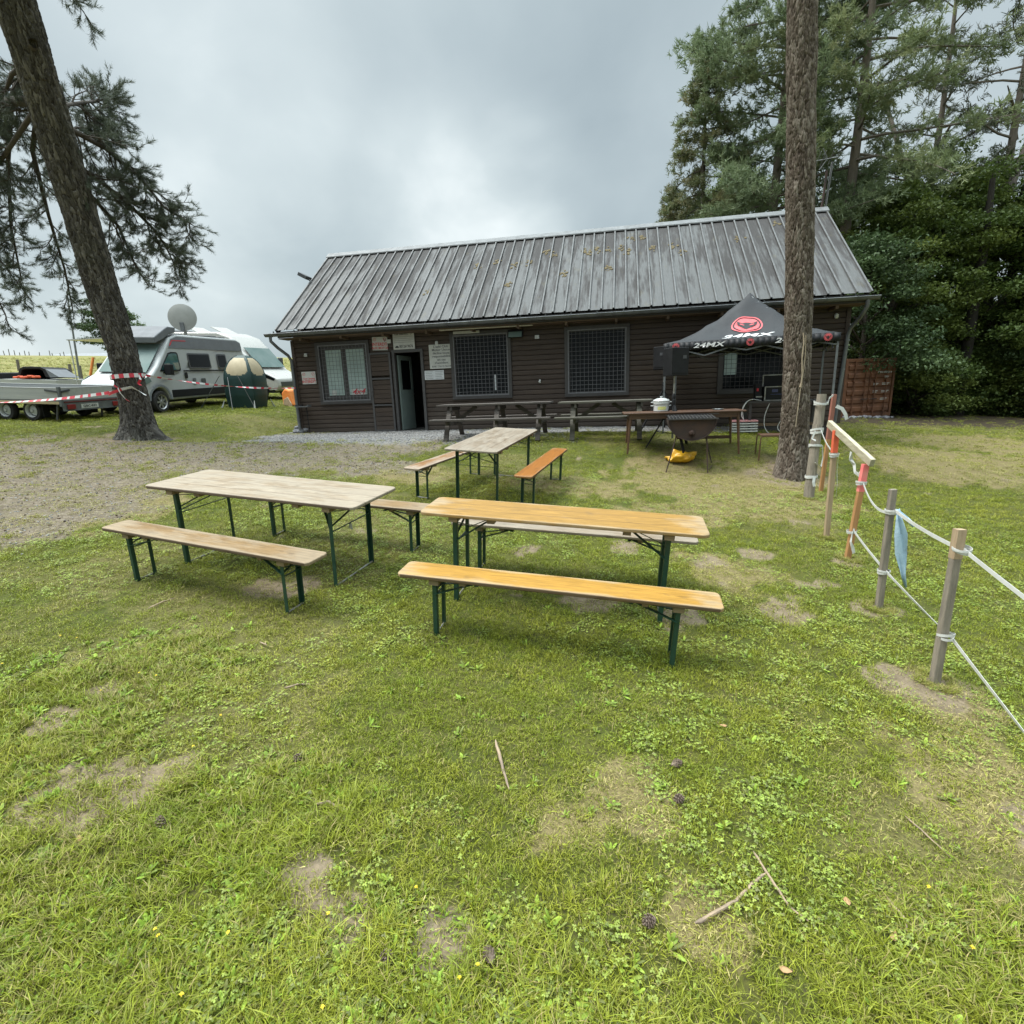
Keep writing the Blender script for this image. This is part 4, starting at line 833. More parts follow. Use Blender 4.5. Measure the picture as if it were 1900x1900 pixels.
# half-drum grill, open top, end face towards the viewer
gx,gy=3.22,9.36; t=thing('drum_grill','rusty half drum barbecue on thin splayed legs with a sooty grid on top','barbecue',G(gx,gy),R(-13))
Rr=.40; zc=.86; ln=.55; ns=22
b=MB(); vs=[];n1=ns+1
for y in (-ln/2,ln/2):
    for rr in (Rr,Rr-.012):
        for k in range(n1): a0=PI+PI*k/ns; vs.append((rr*math.cos(a0),y,zc+rr*.92*math.sin(a0)))
fs=[]
for k in range(ns): fs+=[(k,k+1,2*n1+k+1,2*n1+k),(n1+k,3*n1+k,3*n1+k+1,n1+k+1),(k,n1+k,n1+k+1,k+1),(2*n1+k,2*n1+k+1,3*n1+k+1,3*n1+k)]
fs+=[(0,2*n1,3*n1,n1),(ns,n1+ns,3*n1+ns,2*n1+ns)]
b.add(vs,fs)
for y in (-ln/2+.03,ln/2-.03):   # slightly dished end plates
    pr=[(Rr*math.cos(PI+PI*k/ns)*.985,y,zc+Rr*.905*math.sin(PI+PI*k/ns)) for k in range(n1)]; b.prism(pr,(0,.008,0))
b.lathe([(0,-.035),(.035,-.03),(.05,-.012),(.055,0)],12,(0,-ln/2+.03,zc-.24),(0,1,0)); b.lathe([(.03,-.04),(.03,0)],8,(0,-ln/2+.02,zc-.27),(0,1,0)); b.build('drum',M['rust'],t,smooth=40)
b=MB()
for k in range(14): b.tube([(-Rr+.03+k*(2*Rr-.06)/13,-ln/2-.03,zc+.012),(-Rr+.03+k*(2*Rr-.06)/13,ln/2+.02,zc+.05)],.006,5)
b.bb((-Rr-.02,-ln/2-.035,zc-.002),(Rr+.02,-ln/2-.02,zc+.02)); b.bar((-Rr-.02,ln/2+.02,zc+.05),(Rr+.1,ln/2+.02,zc+.06),.014,.014)
for k in range(4): b.bar((-Rr,-ln/2+.1+k*.11,zc+.018+.006*k),(Rr,-ln/2+.1+k*.11,zc+.018+.006*k),.01,.01)
b.add([(-Rr+.02,-ln/2,zc+.006),(Rr-.02,-ln/2,zc+.006),(Rr-.02,ln/2,zc+.04),(-Rr+.02,ln/2,zc+.04)],[(0,1,2,3)]); b.build('grid',M['soot'],t)
for (x0,y0,x1,y1) in ((-.25,-.2,-.42,-.33),(.25,-.2,.28,-.33),(-.22,.2,-.32,.3),(.27,.2,.44,.22)):
    b=MB(); b.tube([(x0,y0,zc-.28),(x1,y1,-.06)],.011,6); b.build('leg',M['rust'],t)
b=MB(); b.tube([(.44,.21,.02),(.30,-.3,.0)],.008,5); b.build('rail',M['rust'],t)
# crumpled yellow bag
bm=bmesh.new(); bmesh.ops.create_icosphere(bm,subdivisions=4,radius=1)
for v in bm.verts:
    n_=v.co.copy(); q=fbm(np.array([n_.x*2.2+5]),np.array([n_.y*2.2+n_.z*1.7]),3,4)[0]-.5; rg=abs(math.sin(n_.x*5+n_.y*3+6*q))*.07
    v.co=Vector((n_.x*.27,n_.y*.17,max(-.0,n_.z*.5+.42)*.24))*(1+.75*q-rg); 
    if n_.x<-.55: v.co.z*=.55
m2=bpy.data.meshes.new('plastic_bag'); bm.to_mesh(m2); bm.free(); m2.materials.append(M['yellowbag']); m2.polygons.foreach_set('use_smooth',[True]*len(m2.polygons))
o=link('plastic_bag',m2,None,G(3.13,9.56,.005)); o.rotation_euler.z=R(-12); tag(o,'crumpled orange yellow plastic bag lying on the grass under the grill','bag')
# ------------------------------------------------------------------ canopy
tp=thing('party_tent','black pop up canopy with red round emblems and white 24MX lettering','canopy',(3.24,11.22,float(gz(3.24,11.2))),R(-24))
CW,CD=3.12,2.0
def cz(v): return v-tp.location.z
ZV0,ZV1,ZP=2.69,2.84,3.81   # world heights of valance bottom, eave, peak
nx_,ny_=32,24; vs=[];px,pyk=CW*.5,CD*.5
def tz(x,y):
    a=max(abs(x-px)/px,abs(y-pyk)/pyk); a=min(1,a); s=1-a; sag=s**1.7
    wr=.012*math.sin(9*x+3*y)*math.sin(PI*s)+.01*math.sin(21*x-5*y)*s*(1-s)*3
    return cz(ZV1)+(ZP-ZV1)*(sag*.86+.14*s)+wr
b=MB()
for j in range(ny_+1):
    for i in range(nx_+1): x=CW*i/nx_; y=CD*j/ny_; vs.append((x,y,tz(x,y)))
b.add(vs,[(j*(nx_+1)+i,j*(nx_+1)+i+1,(j+1)*(nx_+1)+i+1,(j+1)*(nx_+1)+i) for j in range(ny_) for i in range(nx_)])
def strip(p0,p1,n=30):
    for k in range(n):
        A=[p0[i]+(p1[i]-p0[i])*k/n for i in (0,1)]; B=[p0[i]+(p1[i]-p0[i])*(k+1)/n for i in (0,1)]
        def w(q,k,z): return (q[0],q[1]-((.003*math.sin(k*.53)) if z<cz(ZV1)-.1 else 0),z)
        b.quad(w(A,k,cz(ZV0)),w(B,k+1,cz(ZV0)),w(B,k+1,cz(ZV1)),w(A,k,cz(ZV1)))
strip((0,0),(CW,0)); strip((CW,0),(CW,CD)); strip((CW,CD),(0,CD)); strip((0,CD),(0,0))
can=b.build('canopy',M['tentblack'],tp,smooth=35); sm=can.modifiers.new('thickness','SOLIDIFY'); sm.thickness=.004; sm.offset=1
def onroof(cx,s,pts,lift=.012):
    """pts in metres on the front face: x from the centre line, y up the slope (0..1 of the run to the peak)"""
    return [(px+cx+x,y,tz(px+cx+x,y)+lift) for x,y in pts]
def emblem(parent,fn,R1):
    """round emblem: ring, disc, dark mask with two slit eyes; fn(x,y,l)->3D point"""
    def poly(P,m,l,name):
        q=MB(); q.add([fn(x*R1,y*R1,l) for x,y in P],[tuple(range(len(P)))]); q.build(name,m,parent)
    def fan(r0,r1,l,m,name,n=36):
        q=MB()
        for k in range(n):
            a0,a1=2*PI*k/n,2*PI*(k+1)/n; q.quad(*[fn(r*math.cos(a)*R1,r*math.sin(a)*R1,l) for r,a in ((r0,a0),(r1,a0),(r1,a1),(r0,a1))])
        q.build(name,m,parent)
    fan(.9,1,.012,M['logored'],'emblem_ring'); fan(.01,.80,.012,M['logored'],'emblem_disc')
    poly([(-.66,.42),(-.30,.16),(-.12,.30),(.12,.30),(.30,.16),(.66,.42),(.60,.02),(.30,-.34),(0,-.62),(-.30,-.34),(-.60,.02)],M['tentblack'],.018,'emblem_mask')
    for s in (-1,1): poly([(s*.12,-.04),(s*.42,.08),(s*.48,.0),(s*.22,-.10)],M['logored'],.023,'emblem_eye')
def ff(x,y,l): 
    X=px-.02+x; Y=.44+y*.62; return (X,Y-.004,tz(X,Y)+l+.004)
emblem(can,ff,.29)
def maptext(s,size,fn,mat,sx=1.0,name='lettering',shear=0):
    q=text(s,size,mat,can,(0,0,0),(0,0,0),name,sx,.0,shear=shear)
    for v in q.data.vertices: v.co=fn(v.co.x,v.co.y,.014)
def ft(x,y,l):
    X=px-.02+x; Y=.14+y*.92; return (X,Y,tz(X,Y)+l)
maptext('24MX',.21,ft,M['logowhite'],1.7,shear=.25)
def fv(cx,zo=0): return lambda x,y,l:(cx+x,-.016-l,cz((ZV0+ZV1)/2)+y+zo)
for cx,txt in ((.86,'24MX'),(2.33,'24MX')): maptext(txt,.12,fv(cx,-.005),M['logowhite'],1.9,shear=.2)
for cx in (.24,1.62,2.92): emblem(can,fv(cx,.005),.068)
def fs_(x,y,l): Y=CD*.5+x; X=CW-.55-y*.8; return (X,Y,tz(X,Y)+l+.004)
emblem(can,fs_,.27)
fr=MB()
LEG=[(0.03,.03),(CW-.03,.03),(CW-.03,CD-.03),(.03,CD-.03)]
for (x,y) in LEG:
    X=tp.location.x+math.cos(R(-24))*x-math.sin(R(-24))*y; Y=tp.location.y+math.sin(R(-24))*x+math.cos(R(-24))*y; zb=float(gz(X,Y))-tp.location.z
    q=MB(); q.bb((x-.018,y-.018,zb+.9),(x+.018,y+.018,cz(ZV1)-.03)); q.bb((x-.014,y-.014,zb),(x+.014,y+.014,zb+.9)); q.bb((x-.05,y-.05,zb-.005),(x+.05,y+.05,zb+.006)); q.build('leg',M['zinc'],tp)
def truss(p,q):
    z0,z1=cz(ZV0)+.10,cz(ZV0)-.12; P=[Vector((p[0]+(q[0]-p[0])*k/4,p[1]+(q[1]-p[1])*k/4,0)) for k in range(5)]
    for k in range(4):
        up=(k%2==0); a0=P[k]+Vector((0,0,z0 if up else z1)); a1=P[k+1]+Vector((0,0,z1 if up else z0)); fr.bar(a0,a1,.013,.026); a0=P[k]+Vector((0,0,z1+.06 if up else z0)); a1=P[k+1]+Vector((0,0,z0 if up else z1+.06)); fr.bar(a0,a1,.013,.026)
for i in range(4): truss(LEG[i],LEG[(i+1)%4])
for (x,y) in LEG:
    P_=[Vector((x+(px-x)*k/8,y+(pyk-y)*k/8,tz(x+(px-x)*k/8,y+(pyk-y)*k/8)-.05)) for k in range(9)]
    fr.tube(P_,.012,6)
fr.build('frame',M['zinc'],tp)
def tw(x,y,z=None):
    X=tp.location.x+math.cos(R(-24))*x-math.sin(R(-24))*y; Y=tp.location.y+math.sin(R(-24))*x+math.cos(R(-24))*y
    return Vector((X,Y,float(gz(X,Y)))) if z is None else Vector((X,Y,z))
# speakers on tripods
def tripod(label,loc,yaw,h):
    t=thing('speaker_stand',label,'speaker stand',loc,yaw,'speaker stands by the canopy')
    b=MB(); b.tube([(0,0,.25),(0,0,1.05)],.02,8); b.build('pole',M['zinc'],t); b=MB(); b.tube([(0,0,1.0),(0,0,h)],.016,8); b.build('inner_pole',M['steel_bare'],t)
    b=MB(); b.lathe([(.03,.85),(.035,.87),(.035,.95),(.03,.97)],10); b.lathe([(.03,.98),(.034,1.0),(.034,1.06),(.02,1.08)],10); b.build('collar',M['black'],t,smooth=40)
    for k in range(3):
        a0=k*2*PI/3+.5; b=MB(); b.bar((.03*math.cos(a0),.03*math.sin(a0),.86),(.55*math.cos(a0),.55*math.sin(a0),-.04),0.042,.026); b.bar((.02*math.cos(a0),.02*math.sin(a0),.34),(.3*math.cos(a0),.3*math.sin(a0),.38),.02,.012); b.build('leg',M['black'],t)
def speaker(label,loc,yaw):
    t=thing('loudspeaker',label,'loudspeaker',loc,yaw,'black loudspeakers by the canopy')
    b=MB(); b.prism([(-.18,-.17,0),(.18,-.17,0),(.14,.17,0),(-.14,.17,0)],(0,0,.5)); cab=b.build('cabinet',M['black'],t,bevel=.012)
    b=MB(); b.bb((-.16,-.178,.05),(.16,-.171,.46)); b.build('front_grille',M['black'],t); b=MB(); b.bb((.04,-.184,.30),(.12,-.1785,.36)); b.build('badge',M['vandark'],t)
p1=G(3.1,10.0); tripod('tripod speaker stand behind the cooking pot at the front left of the canopy',p1,R(8),1.50); speaker('black loudspeaker facing forward under the front left corner of the canopy',Vector((p1.x,p1.y,2.17)),R(18))
p2=bw(10.02,-1.05,0); p2=G(p2.x,p2.y); tripod('tripod speaker stand near the wall behind the canopy leg',p2,R(40),1.38); speaker('black loudspeaker half hidden left of the canopy leg near the wall',Vector((p2.x,p2.y,p2.z+1.36)),R(-60))
# DJ table, case, mixer, cables, trays, stool
dp=G(5.74,11.15); t=thing('side_table','dark wooden trestle table under the canopy carrying sound equipment','table',dp,R(-14))
b=MB(); b.bb((-.75,-.3,.72),(.75,.3,.75)); b.build('tabletop',M['darkpaint'],t)
for sx in (-1,1):
    for sy in (-1,1): b=MB(); b.bb((sx*.66-.025,sy*.24-.025,-.1),(sx*.66+.025,sy*.24+.025,.72)); b.build('leg',M['darkpaint'],t)
b=MB(); b.bar((-.66,-.24,.27),(.66,-.24,.27),.02,.06); b.build('stretcher',M['soffit'],t)
def dj(x,y,z): return Vector((dp.x+math.cos(R(-14))*x-math.sin(R(-14))*y,dp.y+math.sin(R(-14))*x+math.cos(R(-14))*y,dp.z+z))
k=thing('flight_case','black flight case with silver edges and a blue lit amplifier on the side table','flight case',dj(-.08,0,.751),R(-14))
b=MB(); b.bb((-.31,-.2,0),(.31,.2,.28)); b.bb((-.30,.13,.285),(.30,.16,.52)); b.build('case',M['black'],k)
b=MB()
for x in (-.31,.31): b.bb((x-.012,-.212,0),(x+.012,-.19,.285)); 
for z in (.004,.275): b.bb((-.31,-.212,z-.004),(.31,-.19,z+.016))
b.bb((-.30,.12,.51),(.30,.17,.53)); b.bb((-.305,.12,.285),(-.285,.17,.53)); b.build('edging',M['steel_bare'],k)
b=MB(); b.bb((-.27,-.208,.03),(.27,-.201,.25)); pn=b.build('amplifier_front',M['black'],k)
b=MB(); b.bb((-.18,-.212,.17),(-.07,-.2085,.23)); b.bb((-.2,-.212,.125),(.2,-.2085,.135)); b.build('display',M['blueled'],pn); b=MB()
for x in (.02,.08,.14,.05,.17): b.lathe([(0,-.02),(.014,-.018),(.016,0)],8,(x,-.209,.08 if x in (.05,.17) else .2),(0,1,0))
b.build('knob',M['steel_bare'],pn)
k=thing('mixer','small black mixer standing upright left of the flight case','mixer',dj(-.5,-.02,.751),R(-14)); b=MB(); b.box((0,0,.17),(.12,.2,.34),Matrix.Rotation(R(-8),3,'X')); b.build('body',M['black'],k); b=MB(); b.bb((-.04,-.115,.2),(.0,-.1,.26)); b.build('button',M['red'],k); b=MB(); b.bb((-.05,-.13,.07),(.07,-.10,.1)); b.build('button',M['steel_bare'],k)
def cable(label,pts,r=.008,grp='white cables hanging from the sound equipment'):
    b=MB(); P=[Vector(p) for p in pts]; Q=[]
    for i in range(len(P)-1):
        p0,p1_,p2_,p3=P[max(i-1,0)],P[i],P[i+1],P[min(i+2,len(P)-1)]
        for k in range(6): s=k/6; Q.append(.5*((2*p1_)+(p2_-p0)*s+(2*p0-5*p1_+4*p2_-p3)*s*s+(3*p1_-p0-3*p2_+p3)*s**3))
    Q.append(P[-1]); b.tube(Q,r,6); return tag(b.build('cable',M['tape'],None,smooth=60),label,'cable',grp)
cable('white cable draped over the left end of the side table down to the trays',[dj(-.45,-.2,.76),dj(-.68,-.28,.78),dj(-.82,-.3,.62),dj(-.80,-.32,.3),dj(-1.0,-.4,.1)])
cable('second white cable looping beside the draped cable left of the side table',[dj(-.5,-.22,.77),dj(-.72,-.3,.77),dj(-.84,-.32,.5),dj(-.74,-.34,.26),dj(-.95,-.4,.12),dj(-.88,-.42,.02)])
cable('white cable hanging below the middle of the side table',[dj(-.3,-.25,.70),dj(-.38,-.28,.45),dj(-.36,-.28,.2),dj(-.2,-.3,.02),dj(-.05,-.3,.0)])
cable('white cable hanging below the side table close to the pine trunk',[dj(.0,-.25,.70),dj(-.02,-.28,.45),dj(-.12,-.28,.2),dj(.05,-.3,.04),dj(.15,-.32,.02)])
tr0=G(4.88,11.0)
for k in range(5):
    t=thing('tray',['lowest white flat tray of the stack by the side table','second white flat tray up in the stack by the side table','middle white flat tray of the stack by the side table','fourth white flat tray up in the stack by the side table','pinkish top tray of the stack by the side table'][k],'tray',tr0+Vector((0,0,.05+.052*k)),R(-12),'stacked flat trays')
    b=MB(); b.bb((-.24,-.16,0),(.24,.16,.012)); b.bb((-.25,-.17,.006),(-.235,.17,.028)); b.bb((.235,-.17,.006),(.25,.17,.028)); b.bb((-.235,-.17,.006),(.235,-.16,.028)); b.bb((-.235,.16,.006),(.235,.17,.028)); b.build('tray_body',M['white'] if k<4 else simple('pink_tray',(.6,.3,.3),(.55,.26,.27),9,.5),t)
t=thing('stool','brown tube frame stool standing on the grass left of the pine trunk','stool',G(4.72,9.5),R(-14)); b=MB(); b.bb((-.19,-.17,.43),(.19,.17,.455)); b.build('seat',M['browntable'],t,bevel=.01)
for s in (-1,1):
    b=MB(); b.tube([(-.2,s*.17,-.01),(-.19,s*.165,.40),(-.16,s*.165,.43),(.16,s*.165,.43),(.19,s*.165,.40),(.2,s*.17,-.01)],.012,7); b.build('leg',M['browntable'],t,smooth=40)
# ------------------------------------------------------------------ stakes, tape and the two near pines
def stake(name,label,foot,top,w,h,mat,group,extra=None):
    f=G(*foot); tpv=Vector(top); t=thing(name,label,'stake',f,0,group); d=tpv-f
    b=MB(); b.bar(-d*.12,d,w,h,(0,1,0)); b.build('shaft',mat,t,bevel=.006)
    if extra: extra(t,d)
    return t
GS='wooden stakes holding the white tape'
stake('stake','nearest grey stake with a pale top at the right edge of the lawn',(2.677,3.015),(2.713,3.05,1.088),.052,.042,M['postgrey'],GS,lambda t,d:MB().bar(d*.82,d*1.001,.0535,.0435,(0,1,0)).build('pale_top',M['postpale'],t))
stake('stake','thin grey stake carrying the pale blue cloth strip',(3.016,4.035),(3.025,4.06,1.139),.05,.04,M['postgrey'],GS)
stake('stake','tan stake with a pink sprayed top under the near end of the pale plank',(3.446,5.135),(3.523,5.14,1.172),.055,.04,M['posttan'],GS,lambda t,d:MB().bar(d*.72,d*1.0005,.0565,.0415,(0,1,0)).build('pink_top',M['spraypink'],t))
stake('stake','straight stake with an orange sprayed top under the far end of the pale plank',(3.619,5.80),(3.605,5.80,1.455),.055,.04,M['postpale'],GS,lambda t,d:MB().bar(d*.80,d*1.0005,.0565,.0415,(0,1,0)).build('orange_top',M['sprayorange'],t))
t=thing('stake','thick round weathered stake wound with white tape beside the pine trunk','stake',G(4.371,7.524),0,GS)
d=Vector((4.459,7.6,1.806))-t.location; b=MB(); b.tube([d*-.1,d*.3,d*.72],[.072,.067,.063],12); b.build('shaft',M['postgrey'],t,smooth=40)
b=MB(); b.tube([d*.70+Vector((.02,.02,0)),d*1.0+Vector((.02,.02,0))],[.066,.06],12); b.build('upper_piece',M['postgrey'],t,smooth=40)
def wound(parent,c,r,n,w=.03,tilt=.1,seed=0):
    q=random.Random(seed)
    for k in range(n):
        b=MB(); a0=q.random()*6; zt=q.uniform(-tilt,tilt); P=[(c[0]+(r+.003*k)*math.cos(a0+a),c[1]+(r+.003*k)*math.sin(a0+a),c[2]+q.uniform(-.012,.012)*0+zt*math.sin(a)*r+(k-n/2)*w*.45) for a in np.linspace(0,2*PI,18)]
        b.ribbon(P,w*.7,(0,0,1),.002); b.build('tape_wrap',M['tape'],parent)
for f,n in ((.92,2),(.66,3),(.52,2),(.22,2)): wound(t,d*f,.08,n,.04,.35,int(f*100))
b=MB(); b.ribbon([d*.52+Vector((.07,-.06,0)),d*.40+Vector((.1,-.06,0)),d*.30+Vector((.085,-.07,.02)),d*.36+Vector((-.02,-.09,0))],.025,(0,1,0),.002); b.ribbon([d*.22+Vector((-.01,-.1,0)),d*.17+Vector((-.02,-.11,0)),d*.13+Vector((0,-.11,0))],.04,(1,0,0),.002); b.ribbon([d*.66+Vector((-.06,-.07,0)),d*.6+Vector((-.1,-.08,-.02)),d*.57+Vector((-.05,-.09,0))],.025,(1,0,0),.002); b.build('tape_end',M['tape'],t)
stake('stake','red brown stake standing right behind the thick weathered stake',(4.80,7.95),(4.83,7.9,1.79),.055,.04,M['posttan'],GS,lambda t,d:MB().bar(d*.55,d*1.0005,.0565,.0415,(0,1,0)).build('red_top',simple('faded_red_brown',(.3,.12,.09),(.26,.1,.07),9,.8),t))
b=MB(); b.bar((3.63,5.98,1.52),(3.535,5.06,1.195),.045,.075,(0,0,1)); q=b.build('plank',M['plankpale'],None,bevel=.003); tag(q,'pale weathered plank sloping between the orange topped and pink topped stakes','plank')
def sagline(a,b,sag,n=14): a=Vector(a);b=Vector(b); return [a+(b-a)*k/n-Vector((0,0,sag*4*(k/n)*(1-k/n))) for k in range(n+1)]
def whitetape(label,pts,w=.026,twist=0): b=MB(); b.ribbon(pts,w,(0,0,1),.002,twist=twist); return tag(b.build('barrier_tape',M['tape'],None),label,'tape','white tape lines on the stakes')
whitetape('upper white tape from the nearest stake running out to the right edge',sagline((2.728,3.02,.968),(2.70,2.0,.66),.01))
whitetape('lower white tape from the nearest stake running down to the right corner',sagline((2.733,3.02,.40),(2.62,1.7,-.17),.01),.024,.8)
whitetape('upper white tape between the nearest stake and the blue cloth stake',sagline((3.039,4.03,.97),(2.728,3.08,.968),.015))
whitetape('lower white tape between the nearest stake and the blue cloth stake',sagline((3.03,4.03,.464),(2.731,3.05,.406),.005),.024,.6)
whitetape('slack white tape sagging between the pink topped stake and the blue cloth stake',sagline((3.50,5.11,.99),(3.03,4.03,.965),.10,20),.024)
whitetape('lower white tape between the pink topped stake and the blue cloth stake',sagline((3.46,5.11,.5),(3.03,4.03,.464),.01))
whitetape('white tape from the thick weathered stake to the orange topped stake',sagline((4.44,7.5,1.32),(3.63,5.76,1.18),.06),.022)
whitetape('white tape end hanging loose behind the orange topped stake',[(3.66,5.80,1.16),(3.70,5.86,1.0),(3.745,5.9,.82),(3.775,5.95,.68)],.02)
whitetape('white tape end curled below the pale plank',[(3.57,5.45,1.26),(3.58,5.46,1.18),(3.61,5.44,1.12),(3.6,5.4,1.05),(3.63,5.3,1.0),(3.61,5.25,1.03),(3.57,5.28,1.08)],.035)
whitetape('white tape knot trailing from the foot of the pink topped stake',[(3.46,5.10,.52),(3.43,5.08,.47),(3.41,5.06,.40),(3.43,5.05,.34),(3.45,5.05,.28)],.03)
whitetape('white tape bow between the thick stake and the red brown stake',[(4.52,7.55,1.70),(4.60,7.65,1.66),(4.70,7.8,1.74),(4.79,7.86,1.78)],.03)
whitetape('white tape ends fluttering right of the red brown stake',[(4.85,7.86,1.62),(4.93,7.84,1.58),(4.98,7.83,1.5),(5.01,7.83,1.42)],.05)
for (x,y,z,s) in ((2.726,3.03,.968,1),(2.706,3.022,.41,2),(3.031,4.05,.963,3),(3.023,4.042,.464,4),(3.50,5.138,.99,5),(3.459,5.136,.49,6),(3.612,5.80,1.19,7)):
    w_=thing('tape_knot',['','wound white tape high on the nearest stake','wound white tape low on the nearest stake','wound white tape high on the blue cloth stake','wound white tape low on the blue cloth stake','wound white tape on the pink part of the tan stake','wound white tape near the foot of the tan stake','wound white tape on the orange topped stake'][s],'tape',(x,y,z),0,'tape knots on the stakes'); wound(w_,(0,0,0),.043,2+s%2,.022,.3,s)
b=MB(); P=[Vector((3.045,4.01,.985)),Vector((3.06,4.005,.9)),Vector((3.09,4.0,.78)),Vector((3.115,4.0,.62)),Vector((3.15,3.995,.45)),Vector((3.175,3.99,.335))]
W_=[.03,.05,.085,.085,.05,.012]; vs=[]
for p,w_ in zip(P,W_):
    for k in range(5): a=(k/4-.5); vs.append((p.x+a*w_,p.y+.016*math.cos(k*2.2+p.z*9),p.z+.01*a))
b.add(vs,[(i*5+k,i*5+k+1,(i+1)*5+k+1,(i+1)*5+k) for i in range(5) for k in range(4)]); b.ribbon([(3.05,4.02,.97),(3.12,4.0,.91),(3.18,3.99,.85)],.03,(0,0,1),.002)
q=b.build('cloth_strip',M['bluecloth'],None,smooth=60); s_=q.modifiers.new('thickness','SOLIDIFY'); s_.thickness=.003; tag(q,'pale blue cloth strip knotted to the thin grey stake and hanging down','cloth')
# ---- bark trunks
def barkmat(name,c1,c2,c3):
    g=NG(name); co=g.co(); cr=g.attr('crack'); n=g.noise(g.map(co,(1,1,.35)),14,6,.65); n2=g.noise(g.map(co,(1,1,.5)),55,3,.6); big=g.noise(co,.9,3)
    c=g.mix(g.mr(n,.35,.68),c1,c2); c=g.mix(g.mr(n2,.56,.72,0,.85),c,c3); c=g.mix(g.mr(big,.5,.75,0,.4),c,(.055,.06,.035)); tn=g.attr('tone'); c=g.mix(g.mr(tn,.5,.95,0,.85),c,c3); c=g.mix(g.mr(tn,.0,.5,.75,0),c,tuple(a*.5 for a in c1)); c=g.mix(g.mr(cr,.05,.55,.92,0),c,(.022,.016,.012))
    g.bsdf(c,.95,0,g.bump(g.ma('ADD',n,g.ma('MULTIPLY',n2,.5)),.7,.015),.15); return g.mat
M['bark']=barkmat('pine_bark',(.06,.055,.05),(.10,.093,.085),(.21,.195,.175))
M['bark2']=barkmat('pine_bark_brown',(.08,.061,.047),(.12,.095,.074),(.23,.2,.165))
M['barkfar']=simple('grey_bark_far',(.10,.085,.07),(.15,.125,.1),6,.95,0,.5,20,(3,3,1))
M['barkdark']=simple('dark_bark_far',(.05,.042,.035),(.08,.065,.05),6,.95,0,.4,20,(3,3,1))
def cells(a,s,na,ls,seed):
    """F2-F1 of jittered plates on a cylinder: a in 0..na (periodic), s along the trunk in plate lengths ls"""
    y=s/ls; ia=np.floor(a).astype(int); iy=np.floor(y).astype(int); f1=np.full(a.shape,9.);f2=np.full(a.shape,9.);idv=np.zeros(a.shape)
    for da in (-1,0,1):
        for dy in (-1,0,1):
            ca=(ia+da)%na; cy=iy+dy; jx=_h(ca,cy,seed)*.9; jy=_h(ca,cy,seed+5)*.9
            d=np.hypot((ia+da+jx-a),(cy+jy-y)*1.0); n=d<f1; f2=np.where(n,f1,np.minimum(f2,d)); f1=np.where(n,d,f1); idv=np.where(n,_h(ca,cy,seed+9),idv)
    return f2-f1,idv
def trunk(parent,pts,rad,mat,nA=150,step=.022,plate=(14,.16),amp=.016,flare=None,name='trunk',seed=1):
    P=np.array(pts,float); L=np.concatenate([[0],np.cumsum(np.linalg.norm(np.diff(P,axis=0),axis=1))]); S=np.arange(0,L[-1],step)
    def interp(vals):
        v=np.array(vals,float); # smooth by dense linear + box filter
        q=np.stack([np.interp(S,L,v[:,k]) for k in range(v.shape[1])],-1); k_=max(3,int(.6/step)|1); pad=np.pad(q,((k_//2,k_//2),(0,0)),mode='reflect',reflect_type='odd'); ker=np.ones(k_)/k_
        return np.stack([np.convolve(pad[:,k],ker,'valid') for k in range(v.shape[1])],-1)
    C_=interp(P); r=interp(np.array(rad,float)[:,None])[:,0]; th=np.linspace(0,2*PI,nA,endpoint=False)
    T,SS=np.meshgrid(th,S); a=T/(2*PI)*plate[0]; warp=(vnoise(np.cos(T)*2+5,SS*2+np.sin(T)*2,seed)-.5)
    wa=fbm(np.cos(T)*5+5,SS*5+np.sin(T)*5,seed+4,4)-.5; wb=fbm(np.cos(T)*5+15,SS*5+np.sin(T)*5,seed+6,4)-.5
    aa=(a+warp*.9+wa*1.7)%plate[0]; ss_=SS+wb*plate[1]*1.6+a*.37*plate[1]*0
    e,idv=cells(aa,ss_,plate[0],plate[1],seed); e2,id2=cells((aa*2)%(plate[0]*2),ss_,plate[0]*2,plate[1]*.55,seed+31); crack=np.clip(sst(.0,.30,e)*.62+sst(0,.35,e2)*.38+.55*(fbm(np.cos(T)*14,SS*22+np.sin(T)*14,seed+12,3)-.5),0,1)
    fine=fbm(np.cos(T)*6+7,SS*9+np.sin(T)*6,seed+3,4)-.5; lump=fbm(np.cos(T)*1.2+3,SS*.8+np.sin(T)*1.2,seed+8,3)-.5
    R0=r[:,None]*(1+.16*lump)+amp*(crack-.6)+amp*1.15*fine
    if flare:
        roots,hgt,ext=flare; lob=np.zeros_like(T)
        for az,wd,st in roots: dlt=(T-az+PI)%(2*PI)-PI; lob=np.maximum(lob,st*np.exp(-(dlt/wd)**2))
        R0=R0+ext*np.exp(-SS/hgt)*(.25+lob)*(1+.3*fine)
    X=C_[:,0:1]+np.cos(T)*R0; Y=C_[:,1:2]+np.sin(T)*R0; Z=np.repeat(C_[:,2:3],nA,1)
    nS=len(S); V=np.stack([X,Y,Z],-1).reshape(-1,3); i=np.arange(nS-1)[:,None]; j=np.arange(nA)[None]; a0=(i*nA+j).ravel(); b0=(i*nA+(j+1)%nA).ravel()
    me=npmesh(name,V,np.stack([a0,b0,b0+nA,a0+nA],-1),mat,{'crack':('POINT',crack.ravel()),'tone':('POINT',(idv*.55+id2*.45).ravel())},smooth=True); return link(name,me,parent),C_,r
